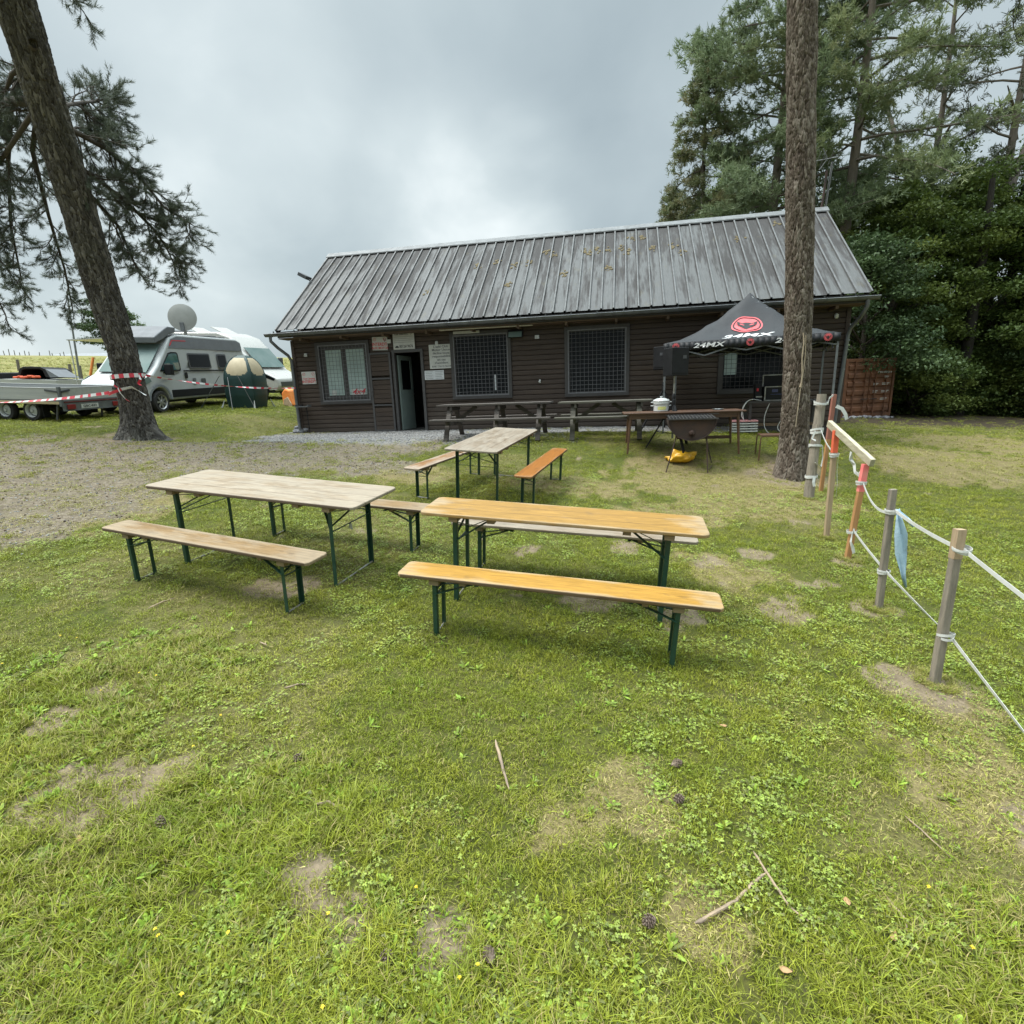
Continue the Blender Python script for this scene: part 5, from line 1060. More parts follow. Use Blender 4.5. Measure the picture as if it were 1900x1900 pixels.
NEEDLE=NG('pine_needles'); rr=NEEDLE.attr('rnd'); cN=NEEDLE.mix(rr,(.065,.082,.055),(.135,.155,.11)); dN=NEEDLE.bsdf(cN,.6,0,None,.3); tN=NEEDLE.n('BsdfTranslucent'); NEEDLE.set(tN.inputs[0],cN); mN=NEEDLE.n('MixShader'); mN.inputs[0].default_value=.25; NEEDLE.t.links.new(dN.outputs[0],mN.inputs[1]); NEEDLE.t.links.new(tN.outputs[0],mN.inputs[2]); NEEDLE.t.links.new(mN.outputs[0],NEEDLE.out.inputs[0])
def needle_mesh(name,C_,D,nper,L,W,mat,spread=.9,rng=None,shape='tri'):
    """tufts of needles at points C_ pointing along D"""
    rng=rng or RNG; n=len(C_); C2=np.repeat(C_,nper,0); D2=np.repeat(D,nper,0); d=D2+rng.normal(0,spread,D2.shape)*.6; d/=np.linalg.norm(d,axis=1,keepdims=True)
    s=np.cross(d,rng.normal(0,1,d.shape)); s/=np.linalg.norm(s,axis=1,keepdims=True)+1e-9; l=L*rng.uniform(.7,1.2,(len(d),1)); w=W*rng.uniform(.7,1.2,(len(d),1))
    base=C2-D2*L*rng.uniform(0,1.0,(len(d),1)); V=np.stack([base-s*w*.5,base+s*w*.5,base+d*l*.75+s*w*.4,base+d*l-s*w*.05],1).reshape(-1,3); F=np.arange(len(V)).reshape(-1,4)
    return npmesh(name,V,F,mat,{'rnd':('FACE',np.repeat(np.clip(rng.normal(.5,.22,n),0,1),nper)*.7+rng.random(len(F))*.3)})
def limb_tree(limbs,seed,droop=.35,sub=(.22,1.1),tw=(.10,.42),r0=.5):
    """grow side branches and twigs along given limb polylines; returns branch MB, tuft centres, tuft directions"""
    q=random.Random(seed); mb=MB(); C_=[];D=[]
    def path(p,d,L,n,curl,dr):
        pts=[Vector(p)]; d=Vector(d).normalized()
        for k in range(n):
            d=(d+Vector((q.gauss(0,curl),q.gauss(0,curl),q.gauss(0,curl)-dr/n+(.10 if k>n*.5 else 0)))).normalized(); pts.append(pts[-1]+d*(L/n))
        return pts
    def twig(p,d,L):
        t_=path(p,d,L,4,.22,droop*.5); mb.tube(t_,[.007,.006,.005,.004,.003],4,False)
        for k in range(2,5):
            for m in range(2 if k<4 else 3):
                dd=(t_[k]-t_[k-1]).normalized()*1.3+Vector((q.gauss(0,.4),q.gauss(0,.4),q.gauss(.35,.35))); dd.normalize(); C_.append(t_[k]+dd*q.uniform(.02,.12)); D.append(dd)
    for pts,rad,start,dens in limbs:
        P=[Vector(p) for p in pts]; n=len(P); mb.tube(P,[rad*(1-.85*i/(n-1))+.006 for i in range(n)],7,False)
        L=[0]; 
        for i in range(n-1): L.append(L[-1]+(P[i+1]-P[i]).length)
        s=L[-1]*start
        while s<L[-1]:
            i=max(k for k in range(n-1) if L[k]<=s); f=(s-L[i])/(L[i+1]-L[i]); p=P[i]+(P[i+1]-P[i])*f; ax=(P[i+1]-P[i]).normalized()
            side=ax.cross(Vector((q.gauss(0,1),q.gauss(0,1),q.gauss(0,1)))).normalized(); d=(ax*.75+side*.9+Vector((0,0,-.12))).normalized(); l=q.uniform(.45,1)*sub[1]*(1-.45*s/L[-1])
            b=path(p,d,l,6,.16,droop); mb.tube(b,[.018*(1-.12*k) for k in range(7)],5,False)
            for k in range(1,7):
                for m in range(2): 
                    if q.random()<.85:
                        a_=(b[k]-b[k-1]).normalized(); sd=a_.cross(Vector((q.gauss(0,1),q.gauss(0,1),q.gauss(0,1)))).normalized(); twig(b[k],a_*.8+sd*.8,q.uniform(*tw))
            s+=sub[0]*q.uniform(.6,1.4)/dens
        twig(P[-1],P[-1]-P[-2],.4)
    return mb,np.array([tuple(c) for c in C_]),np.array([tuple(c) for c in D])
# left pine: leans towards the viewer as it rises
lb=G(-8.45,12.16,-.06)
pine=thing('pine_tree','big leaning pine with thick grey bark and drooping needle boughs at the left edge','tree',lb)
def rel(b,pts): return [tuple(Vector(p)-b) for p in pts]
axis=[tuple(lb),(-8.36,12.05,1.9),(-8.20,11.75,3.1),(-8.13,11.4,4.3),(-7.94,10.95,5.5),(-7.69,10.4,6.6),(-7.34,9.7,7.8),(-7.04,9.1,8.9),(-6.8,8.6,10.2),(-6.7,8.3,12.5),(-6.6,8.2,15)]
trunk(pine,rel(lb,axis),[.34,.288,.276,.272,.272,.27,.262,.245,.22,.17,.1],M['bark'],260,.014,(34,.20),.028,([( -.15,.28,1.2),(-1.35,.4,.5),(2.6,.4,.9),(1.2,.5,.5),(3.9,.5,.6)],.22,.34),seed=4)
def AT(px,py,y):   # point at depth y seen at photo pixel (px,py): only used to plan where the boughs hang
    d=f_+r_*((px-950)/971.18)-u_*((py-950)/971.18); return Vector((0,0,1.998))+d*(y/d.y)
limbs=[([AT(104,225,10.2),AT(195,275,11.2),AT(260,330,11.8),AT(305,385,12.2),AT(358,418,12.4)],.045,.1,1.45),
 ([AT(122,290,10.5),AT(230,370,11.8),AT(290,430,12.4),AT(312,466,12.8),AT(325,495,13.0)],.036,.1,1.3),
 ([AT(97,200,10.1),AT(155,190,11.0),AT(178,188,11.6),AT(196,196,12)],.03,.25,1.5),
 ([AT(92,190,10.05),AT(20,188,10.9),AT(-60,200,11.8),AT(-130,250,12.6)],.10,.25,1.2),
 ([AT(62,80,9.6),AT(20,190,11.5),AT(15,300,12.5),AT(20,420,13.2),AT(40,520,13.6)],.06,.15,1.2),
 ([AT(80,140,9.85),AT(60,280,12.3),AT(90,400,13.3),AT(120,500,13.8),AT(135,575,14)],.05,.2,1.05),
 ([AT(-10,150,10.6),AT(-40,200,11),AT(-60,380,12),AT(-30,500,12.6),AT(10,585,13)],.05,.15,1.1),
 ([AT(88,170,10.0),AT(-20,330,12),AT(-10,470,13.5),AT(60,560,14.5)],.04,.3,1.0),
 ([AT(131,320,10.7),AT(220,420,12.2),AT(250,490,12.8),AT(275,530,13.2)],.035,.25,1.0),
 ([AT(60,-60,9.3),AT(90,-50,9.6),AT(112,-30,9.9)],.03,.4,.8)]
mb,CC,DD=limb_tree([(rel(lb,p),r,s,d*(1.2 if p[-1].x>-8.2 else .68)) for p,r,s,d in limbs],5,.28,(.19,1.0),(.12,.36))
mb.build('branch',M['barkdark'],pine,smooth=60)
link('needles',needle_mesh('needles',CC,DD,17,.09,.0055,NEEDLE.mat,.8),pine)
b=MB(); b.tube(rel(lb,[AT(52,135,9.85),AT(34,95,9.9),AT(20,50,9.95),AT(8,0,10.0),AT(-10,-80,10.1),AT(-30,-200,10.3)]),[.03,.10,.135,.14,.13,.11],12); b.tube(rel(lb,[AT(46,118,9.9),AT(22,138,10.1),AT(12,165,10.3),AT(-8,185,10.5)]),[.05,.035,.025,.015],7); b.build('second_stem',M['barkdark'],pine,smooth=60)
# right pine trunk in front of the cabin
rb=G(4.80,8.86,-.05)
pine2=thing('pine_tree','straight pine with reddish brown plated bark standing in front of the canopy','tree',rb)
trunk(pine2,rel(rb,[tuple(rb),(4.825,8.9,.85),(4.80,8.9,1.6),(4.745,8.9,2.7),(4.69,8.9,3.6),(4.60,8.9,4.8),(4.50,8.9,6.1),(4.41,8.9,7.3),(4.3,8.95,9),(4.1,9,12),(4,9,15)]),[.25,.22,.205,.199,.196,.194,.192,.19,.18,.14,.07],M['bark2'],210,.012,(28,.15),.018,([(-.4,.35,.5),(-1.7,.4,.5),(3.2,.5,.6),(1.4,.5,.5)],.2,.10),seed=9)
lm=[]
q=random.Random(8)
for k in range(9): a0=k*2.4; h=10.5+k*.5; p=Vector((4.2,8.97,h)); l=q.uniform(1.8,2.8)*(1-.05*k); lm.append((rel(rb,[p,p+Vector((math.cos(a0)*l*.5,math.sin(a0)*l*.5,.25)),p+Vector((math.cos(a0)*l,math.sin(a0)*l,.15))]),.04,.35,.7))
mb,CC,DD=limb_tree(lm,6,.2,(.3,1.0),(.12,.4)); mb.build('branch',M['barkdark'],pine2,smooth=60); link('needles',needle_mesh('needles',CC,DD,8,.11,.015,NEEDLE.mat,.9),pine2)
b=MB(); b.tube([(4.70,8.655,2.74),(4.715,8.64,2.6),(4.71,8.645,2.35),(4.73,8.635,2.1),(4.725,8.635,1.95)],.011,6); b.tube([(4.735,8.64,2.7),(4.76,8.65,2.4),(4.75,8.645,2.15),(4.728,8.63,1.97)],.008,6); b.tube([(4.725,8.625,1.96),(4.715,8.63,1.90)],.02,7); b.tube([(4.72,8.63,1.93),(4.705,8.63,1.6),(4.70,8.635,1.4),(4.695,8.635,1.27)],.008,6)
tag(b.build('rope',M['rope'],None,smooth=60),'old pale rope knotted and hanging down the bark of the straight pine','rope')
# red and white tape
def rwtape(label,pts,w=.07,twist=0,L=.10,up=(0,0,1)): 
    b=MB(); b.ribbon(pts,w,up,.002,twist=twist,stripe=(L,0,1)); return tag(b.build('warning_tape',[M['tapered'],M['tape']],None),label,'tape','red and white warning tape at the left pine')
def dense(pts,n): return [Vector(pts[0]).lerp(Vector(pts[1]),k/n) for k in range(n+1)]
ringpts=[(-8.22+.315*math.cos(a),11.78+.315*math.sin(a),2.60+.02*math.cos(a)) for a in np.linspace(0,2*PI,44)]
rwtape('broad red and white tape band tied round the left pine trunk',ringpts,.085,0,.09)
pA=(-7.86,11.7,2.63); pB=bw(.0,-.12,1.28)
rwtape('thin red and white tape stretched from the left pine to the cabin corner',sagline(pA,pB,.10,90),.045,9,.11)
rwtape('red and white tape running from the left pine out to the left edge',sagline((-8.45,11.55,2.28),(-14.2,12.9,2.28),.12,80),.065,2.5,.12)
rwtape('red and white tape knot with loose ends on the front of the left pine',[(-8.55,11.56,2.24),(-8.38,11.45,2.27),(-8.15,11.42,2.33),(-7.98,11.5,2.37),(-7.9,11.55,2.3),(-7.78,11.5,2.24),(-7.7,11.48,2.19)],.06,1.5,.06)
rwtape('red and white tape end dangling down the bark of the left pine',[(-8.28,11.40,2.42),(-8.2,11.39,2.36),(-8.16,11.38,2.25),(-8.08,11.38,2.13),(-8.0,11.38,2.07)],.035,1,.08)
rwtape('pale tape ends sticking out at the right side of the left pine',[(-7.85,11.6,2.62),(-7.80,11.55,2.52),(-7.86,11.55,2.44),(-7.78,11.5,2.4)],.05,1.5,.2)
stake('stake','grey stake at the far left end of the red and white tape',(-14.2,12.9),(-14.2,12.9,2.6),.06,.05,M['postgrey'],None)
# ------------------------------------------------------------------ vehicles, field and small camp things
def wheel(parent,x,y,r,w,out,spokes=True,rim='alloy'):
    t=MB(); t.lathe([(r*.66,-w/2),(r*.92,-w/2),(r,-w*.32),(r,w*.32),(r*.92,w/2),(r*.66,w/2)],28,(x,y,r),(0,1,0)); wh=t.build('wheel',M['rubber'],parent,smooth=45)
    q=MB(); s=out; yo=y+s*w*.38
    q.lathe([(r*.66,0),(r*.62,-s*.03*0+.0)],24,(x,yo,r),(0,1,0)); q.lathe([(r*.67,s*.03),(r*.60,s*.01),(r*.58,-s*.06)],24,(x,yo,r),(0,1,0)); q.lathe([(r*.16,s*.0),(r*.14,s*.02),(0,s*.022)],14,(x,yo,r),(0,1,0))
    n=7 if spokes else 0
    for k in range(n): a=2*PI*k/n; q.bar((x+.12*r*math.cos(a),yo-s*.005,r+.12*r*math.sin(a)),(x+.62*r*math.cos(a),yo-s*.01,r+.62*r*math.sin(a)),.09*r*2,.02,(0,1,0))
    if not spokes:
        q.lathe([(r*.5,-s*.05),(r*.3,-s*.02),(r*.2,-s*.01),(0,-s*.01)],20,(x,yo,r),(0,1,0))
    q.build('rim',M[rim],wh,smooth=40); d=MB(); d.lathe([(0,-s*.07),(r*.6,-s*.07)],20,(x,yo,r),(0,1,0)); d.build('hub_shadow_plate',M['black'],wh)
def shell(parent,name,prof,wfun,mat,bevel=.05):
    b=MB(); n=len(prof); L=[(x,wfun(x,z),z) for x,z in prof]; Rr=[(x,-wfun(x,z),z) for x,z in prof]
    b.add(L+Rr,[tuple(range(n)),tuple(range(n,2*n))[::-1]]+[(i,i+n,(i+1)%n+n,(i+1)%n) for i in range(n)])
    return b.build(name,mat,parent,smooth=38,bevel=bevel,seg=3)
def arch(cx,r,z0,n=9): return [(cx-r*math.cos(a),z0+r*math.sin(a)) for a in np.linspace(0,PI,n)]
def sideplate(parent,name,poly,wfun,mat,side,th=.012,off=.003,bevel=0):
    b=MB(); P=[(x,side*(wfun(x,z)+off),z) for x,z in poly]; Q=[(x,side*(wfun(x,z)+off+th),z) for x,z in poly]; n=len(P)
    f=[tuple(range(n)),tuple(range(n,2*n))]+[(i,(i+1)%n,(i+1)%n+n,i+n) for i in range(n)]; b.add(P+Q,f); return b.build(name,mat,parent,bevel=bevel)
def rr(x0,z0,x1,z1,r=.05,n=4):
    out=[]
    for cx,cz_,a0 in ((x1-r,z1-r,0),(x0+r,z1-r,PI/2),(x0+r,z0+r,PI),(x1-r,z0+r,1.5*PI)):
        for k in range(n+1): a=a0+k*PI/2/n; out.append((cx+r*math.cos(a),cz_+r*math.sin(a)))
    return out
van=thing('camper_van','silver grey camper van with dark roof hatch and satellite dish parked behind the leaning pine','camper van',G(-12.08,19.64),R(-95),slope=True)
wv=lambda x,z: 1.0-.05*max(0,z-1.1)-.10*max(0,z-1.1)**2*.35-(.10*max(0,x-2.2))
prof=[(-3.05,.38)]+arch(-2.0,.41,.38)+arch(2.05,.41,.38)+[(2.95,.38),(3.02,.62),(2.98,.82),(2.84,1.0),(2.30,1.19),(1.95,1.48),(1.35,2.12),(1.12,2.36),(.75,2.49),(-2.7,2.49),(-3.0,2.38),(-3.05,1.2)]
shell(van,'body',prof,wv,M['vanpaint'])
ws=MB(); ws.add([(2.255,.80,1.245),(2.255,-.80,1.245),(1.37,-.74,2.125),(1.37,.74,2.125)],[(0,1,2,3)]); o=ws.build('windscreen',M['glasspale'],van); s_=o.modifiers.new('thickness','SOLIDIFY'); s_.thickness=.02; s_.offset=-1; o.location=(.018,0,.018)
b=MB(); b.prism([(2.90,-.85,1.0),(2.96,-.85,.86),(2.96,.85,.86),(2.90,.85,1.0)],(.005,0,0)); 
for s in (-1,1): sideplate(van,'headlight',[(2.35,1.0),(2.72,.86),(2.86,.98),(2.45,1.16)],wv,M['glasspale'],s,.01,.004)
b=MB(); b.bb((2.94,-.7,.62),(3.035,.7,.82)); b.build('radiator_grille',M['vandark'],van); b=MB(); b.bb((2.99,-.26,.45),(3.04,.26,.56)); b.build('number_plate',M['sign'],van)
b=MB(); b.bb((2.86,-.92,.30),(3.05,.92,.44)); b.build('bumper',M['vandark'],van,bevel=.03)
for s in (1,-1):
    sideplate(van,'side_window',[(1.92,1.30),(1.78,1.47),(1.38,1.88),(1.22,1.92),(.98,1.92),(.92,1.86),(.92,1.36),(.98,1.30)],wv,M['black'],s,.008)
    sideplate(van,'side_window',[(1.83,1.35),(1.73,1.48),(1.36,1.84),(1.22,1.87),(1.02,1.87),(.97,1.82),(.97,1.40),(1.02,1.35)],wv,M['glassteal'],s,.004,.0115)
    for x0,x1 in ((-.75,.45),(-1.75,-1.2)):
        w_=sideplate(van,'side_window',rr(x0,1.38,x1,1.90,.05),wv,M['vandark'],s,.012); sideplate(w_,'pane',rr(x0+.05,1.43,x1-.05,1.85,.04),wv,M['glassdark'],s,.006,.015)
    sideplate(van,'stripe',[(-3.0,1.285),(.80,1.285),(.80,1.33),(-3.0,1.33)],wv,M['black'],s,.003,.002)
    sideplate(van,'sill_trim',[(-1.5,.46),(1.52,.46),(1.52,.70),(-1.5,.70)],wv,M['black'],s,.015,.002)
    sideplate(van,'door_handle',rr(.66,1.06,.78,1.26,.03),wv,M['black'],s,.03,.0)
    sideplate(van,'service_flap',rr(-.30,.84,-.05,1.04,.03),wv,M['vandark'],s,.006,.001); sideplate(van,'service_flap',rr(.25,.86,.4,1.06,.03),wv,M['zinc_light'],s,.02,.001)
    sideplate(van,'roof_band',[(-2.95,2.04),(1.28,2.04),(1.08,2.33),(.75,2.42),(-2.7,2.42),(-2.95,2.33)],wv,M['vangrey'],s,.004,.001)
    sideplate(van,'decal',[(1.22,2.12),(1.05,2.30),(.35,2.31),(.35,2.285),(1.03,2.27),(1.18,2.11)],wv,M['red'],s,.003,.0055)
    b=MB(); b.box((1.72,s*1.16,1.36),(.16,.24,.34)); b.bar((1.74,s*.95,1.25),(1.73,s*1.08,1.3),.06,.06); b.build('wing_mirror',M['black'],van,bevel=.03)
    sideplate(van,'arch_lip',[(2.05-.5*math.cos(a),.40+.5*math.sin(a)) for a in np.linspace(0,PI,12)]+[(2.05-.43*math.cos(a),.40+.43*math.sin(a)) for a in np.linspace(PI,0,12)],wv,M['vanhood'],s,.012,.0)
    for x in (2.05,-2.0): wheel(van,x,s*.90,.345,.22,s)
b=MB(); b.bb((-2.6,-.88,.3),(2.9,.88,.4)); b.build('underbody',M['black'],van)
b=MB(); b.prism([(1.72,-.84,2.17),(1.30,-.84,2.33),(1.0,-.84,2.50),(.72,-.84,2.55),(.68,-.84,2.72),(1.05,-.84,2.73),(1.2,-.84,2.66),(1.75,-.84,2.36)],(0,1.68,0)); b.build('roof_hatch',M['vangrey'],van,bevel=.03)
b=MB(); b.bb((-2.1,-.45,2.48),(-1.5,.45,2.58)); b.bb((-.3,-.35,2.48),(.3,.35,2.56)); b.bb((-2.6,.3,2.48),(-2.2,.5,2.56)); b.build('roof_vent',M['zinc_light'],van,bevel=.02)
b=MB(); b.tube([(-.85,.1,2.47),(-.85,.1,2.72)],.06,10); b.bb((-1.05,-.1,2.48),(-.63,.3,2.55)); di=b.build('dish_mount',M['dish'],van)
d0=Vector((math.sin(R(12)),math.cos(R(12)),0)); fd=Vector((.93,.34,.14)).normalized(); b=MB(); b.lathe([(0,.035),(.2,.028),(.36,.008),(.47,-.03),(.475,-.03),(.475,-.018),(.36,.018),(.2,.04),(0,.048)],36,(-.79,.1,3.16),fd); b.build('satellite_dish',M['dish'],di,smooth=40)
b=MB(); b.bar((-.74,.1,2.68),(-.68,.12,2.98),.14,.05,(1,0,0)); b.build('dish_arm',M['zinc'],di)
b=MB(); b.add([(.9,-1.0,2.40),(-2.6,-1.0,2.40),(-2.6,-3.0,2.28),(.9,-3.0,2.28)],[(0,1,2,3)]); o=b.build('awning',M['whitepaint'],van); s_=o.modifiers.new('thickness','SOLIDIFY'); s_.thickness=.03
for x in (.85,-2.55): b=MB(); b.tube([(x,-2.95,2.27),(x,-2.95,.08)],.02,7); b.build('awning_leg',M['sign'],van)
# white motorhome
mh=thing('motorhome','white motorhome with sloping pale windscreen beyond the green toilet tent','motorhome',G(-13.0,25.3),R(-12),slope=True)
wm_=lambda x,z: 1.10-.06*max(0,z-1.4)-.16*max(0,x-2.0)
prof=[(-3.6,.42)]+arch(-1.9,.42,.4)+arch(2.3,.43,.4)+[(3.12,.38),(3.24,.62),(3.18,.92),(2.75,1.15),(2.35,1.32),(1.55,2.2),(1.1,2.66),(.5,2.86),(-3.4,2.84),(-3.6,2.6)]
shell(mh,'body',prof,wm_,M['whitepaint'],.07)
ws=MB(); ws.add([(2.35,.86,1.38),(2.35,-.86,1.38),(1.60,-.86,2.20),(1.60,.86,2.20)],[(0,1,2,3)]); o=ws.build('windscreen',M['glasspale'],mh); s_=o.modifiers.new('thickness','SOLIDIFY'); s_.thickness=.02; s_.offset=-1; o.location=(.022,0,.022)
for s in (1,-1):
    sideplate(mh,'side_window',[(2.12,1.34),(1.62,1.86),(1.15,1.98),(1.15,1.34)],wm_,M['black'],s,.008); sideplate(mh,'side_window',[(1.95,1.40),(1.58,1.78),(1.22,1.88),(1.22,1.40)],wm_,M['glassdark'],s,.004,.012)
    sideplate(mh,'stripe',[(-3.5,1.12),(2.3,1.12),(2.0,1.26),(-3.5,1.26)],wm_,M['tan'],s,.003,.001); sideplate(mh,'side_window',rr(-1.6,1.5,-.4,2.1,.06),wm_,M['glassdark'],s,.008)
    sideplate(mh,'headlight',[(2.55,1.0),(3.0,.84),(3.08,.94),(2.6,1.15)],wm_,M['glassdark'],s,.01,.004)
    b=MB(); b.box((1.95,s*1.2,1.62),(.16,.2,.42)); b.bar((1.98,s*1.0,1.5),(1.96,s*1.12,1.55),.05,.05); b.build('wing_mirror',M['vandark'],mh,bevel=.03)
    for x in (2.3,-1.9): wheel(mh,x,s*.93,.35,.22,s)
b=MB(); b.bb((-3.4,-.95,.32),(3.0,.95,.45)); b.build('underbody',M['black'],mh)
b=MB(); b.bb((2.90,-.75,.60),(3.24,.75,.80)); b.build('radiator_grille',M['vandark'],mh)
b=MB()
for x in (-.9,.35): b.bar((x,0,2.86),(x-.55,0,3.10),.03,1.0,(0,1,0))
b.build('roof_hatch',M['whitepaint'],mh); b=MB(); b.bb((-2.4,-.5,2.84),(-1.7,.5,2.94)); b.build('roof_vent',M['vangrey'],mh)
# green pop-up toilet tent
tt=thing('toilet_tent','small dark green pop up tent with rounded cream upper panels beside the silver van','tent',G(-9.66,19.95),R(-5),slope=True)
b=MB(); H_=1.86; nt=40; nw=24; V_=[];S_=.53
def tent_pt(side,w,t):
    s=S_*(1.0 if t<.52 else math.sqrt(max(0,1-((t-.52)/.49)**2)))*(.90+.10*min(1,t/.25))
    bul=1-.10*abs(w)**3*0; x=w*s*(1-.05*abs(w)**6); y=-s*(1-.05*abs(w)**6)-.05*(1-w*w)*math.sin(PI*min(1,t)); c,s_=math.cos(side*PI/2),math.sin(side*PI/2); return (x*c-y*s_,x*s_+y*c,H_*t)
for side in range(4):
    o=len(b.v); P=[tent_pt(side,-1+2*i/nw,j/nt) for j in range(nt+1) for i in range(nw+1)]; F_=[];MI=[]
    for j in range(nt):
        for i in range(nw):
            w=-1+2*(i+.5)/nw; t=(j+.5)/nt; cr=(abs(w)<.87 and t<.955 and t>.62 and ((w/.9)**2+(max(0,.76-t)/.14)**2+(max(0,t-.78)/.26)**2<1)); b.add([P[j*(nw+1)+i],P[j*(nw+1)+i+1],P[(j+1)*(nw+1)+i+1],P[(j+1)*(nw+1)+i]],[(0,1,2,3)],1 if cr else 0)
o=b.build('canvas',[M['tentgreen'],M['tentcream']],tt); bm=bmesh.new(); bm.from_mesh(o.data); bmesh.ops.remove_doubles(bm,verts=bm.verts,dist=.002); bm.to_mesh(o.data); bm.free(); o.data.polygons.foreach_set('use_smooth',[True]*len(o.data.polygons))
for side in range(4):
    q=MB(); q.tube([tent_pt(side,-.985,t) for t in np.linspace(.02,.99,18)],.022,5); q.build('rib',M['tentgreen'],tt)
    c,s_=math.cos(side*PI/2),math.sin(side*PI/2); q=MB(); q.prism([(-.62*c+.62*s_,-.62*s_-.62*c,.0),(-.70*c+.60*s_,-.70*s_-.60*c,.0),(-.55*c+.56*s_,-.55*s_-.56*c,.3)],(.01,.01,.0)); q.build('corner_patch',M['sign'],tt)
for a0,b0 in (((-1.35,-.75,.0),(-.55,-.66,1.15)),((.15,-1.25,.0),(-.25,-.68,1.1)),((.62,-.62,.0),(.12,-.70,1.2))):
    q=MB(); q.tube([a0,b0],.012,5); q.build('guy_line',M['zinc_light'],tt)
# plateau trailer with drop sides
tr=thing('flatbed_trailer','long aluminium drop side trailer with two axles at the left edge','trailer',G(-13.96,15.65,.0),R(-7.5),slope=True)
L,W_=4.3,1.9; b=MB(); b.bb((-L/2,-W_/2,.54),(L/2,W_/2,.58)); b.build('bed',M['zinc'],tr)
for y in (-W_/2,W_/2):
    b=MB(); b.bb((-L/2,y-.015,.585),(L/2-.03,y+.015,.90)); b.bb((-L/2,y-.022,.885),(L/2-.03,y+.022,.905)); b.build('side_board',M['alu'],tr,bevel=.006)
    b=MB(); b.bb((-L/2,y-.02,.475),(L/2-.03,y+.02,.545)); b.build('side_rail',M['tan'],tr)
b=MB(); b.bb((L/2-.028,-W_/2+.03,.585),(L/2,W_/2-.03,.90)); b.bb((L/2-.03,-W_/2+.02,.886),(L/2+.004,W_/2-.02,.906)); b.build('tailboard',M['alu'],tr,bevel=.006)
b=MB(); b.bb((-L/2,-W_/2+.03,.585),(-L/2+.028,W_/2-.03,.90)); b.build('headboard',M['alu'],tr)
for y in (-W_/2,W_/2):
    b=MB(); b.bb((L/2-.055,y-.035,.42),(L/2+.01,y+.035,.93)); b.build('corner_post',M['zinc'],tr)
    b=MB(); b.bar((L/2-.42,y*1.03,.84),(L/2-.05,y*1.03,.80),.02,.05); b.bar((L/2+.02,y*.98,.80),(L/2+.02,y*.72,.84),.02,.05); b.build('latch',M['vandark'],tr)
b=MB(); b.bb((L/2-.02,-W_/2+.06,.515),(L/2+.01,W_/2-.06,.54)); b.build('rear_strip',simple('dark_red_strip',(.16,.02,.025),(.12,.018,.02),6,.6),tr)
b=MB(); b.bb((L/2-.06,-W_/2+.04,.30),(L/2+.0,W_/2-.04,.50)); b.bb((L/2-.06,-W_/2+.04,.29),(L/2+.03,W_/2-.04,.305)); b.build('light_bar',M['zinc'],tr)
for y in (-.72,.72):
    b=MB(); b.bb((L/2+.001,y-.12,.33),(L/2+.035,y+.12,.46)); b.build('tail_lamp',simple('tail_lamp_red',(.2,.01,.015),(.16,.01,.012),6,.4),tr,bevel=.01)
b=MB(); b.bb((L/2+.001,-.42,.33),(L/2+.012,.12,.45)); npl=b.build('number_plate',M['sign'],tr); text('QBC-832',.09,M['ink'],npl,(L/2+.014,-.15,.39),(PI/2,0,PI/2),sx=1.2)
b=MB()
for y in (-.5,.5): b.bb((-L/2-1.2,y*.6-.04,.42),(L/2-.08,y*.6+.04,.53))
b.bb((.0,-.9,.40),(.08,.9,.47)); b.bb((1.2,-.9,.40),(1.28,.9,.47)); b.bb((.15,-.8,.22),(.22,.8,.3)); b.bb((.97,-.8,.22),(1.04,.8,.3)); b.build('chassis',M['vandark'],tr)
for s in (-1,1):
    for x in (.2,1.02): wheel(tr,x,s*.74,.275,.17,s,False,'white')
    b=MB(); b.bb((1.38,s*.74-.1,.10),(1.395,s*.74+.1,.44)); b.build('mudflap',M['black'],tr)
for s in (-1,1):
    b=MB(); b.bar((1.75,s*.7,.5),(1.62,s*.7,.0),.04,.04); b.build('prop_stand',M['zinc_light'],tr)
# second trailer in the field with open cover
t2=thing('flatbed_trailer','distant low trailer with a black front locker standing on the field edge','trailer',G(-20.6,24.2),R(-6),slope=True)
b=MB(); b.bb((-1.3,-.85,.55),(1.4,.85,.75)); b.build('bed',M['alu'],t2); b=MB(); b.bb((-1.95,-.85,.48),(-1.32,.85,1.0)); b.build('locker',M['black'],t2,bevel=.05)
b=MB(); b.bb((-2.4,-.05,.6),(-1.95,.05,.72)); b.bar((-2.9,0,.72),(-2.4,0,.66),.06,.05); b.build('drawbar',M['vandark'],t2); b=MB(); b.bb((-1.2,-.8,.42),(1.3,.8,.55)); b.build('chassis',M['vandark'],t2)
for s in (-1,1):
    for x in (-.2,.55): wheel(t2,x,s*.75,.27,.16,s,False,'zinc_light')
hx=lambda x,y: Vector((-20.6,24.2,0))+Vector((math.cos(R(-6))*x-math.sin(R(-6))*y,math.sin(R(-6))*x+math.cos(R(-6))*y,0))
h0=hx(.1,0); h0.z=float(gz(h0.x,h0.y))+.78; hc=thing('truck_cover','black truck bed cover with an open front lying on the distant trailer','cover',h0,R(-6))
o_=[(-.78,0),(-.55,.42),(-.35,.50),(.45,.46),(.66,.36),(.82,0)]; i_=[(-.62,.02),(-.45,.34),(-.32,.40),(.40,.37),(.54,.29),(.62,.02)]; b=MB()
for k in range(5): 
    A=[(o_[k][0],-.6,o_[k][1]),(o_[k+1][0],-.6,o_[k+1][1]),(i_[k+1][0],-.6,i_[k+1][1]),(i_[k][0],-.6,i_[k][1])]; b.prism(A,(0,1.2,0))
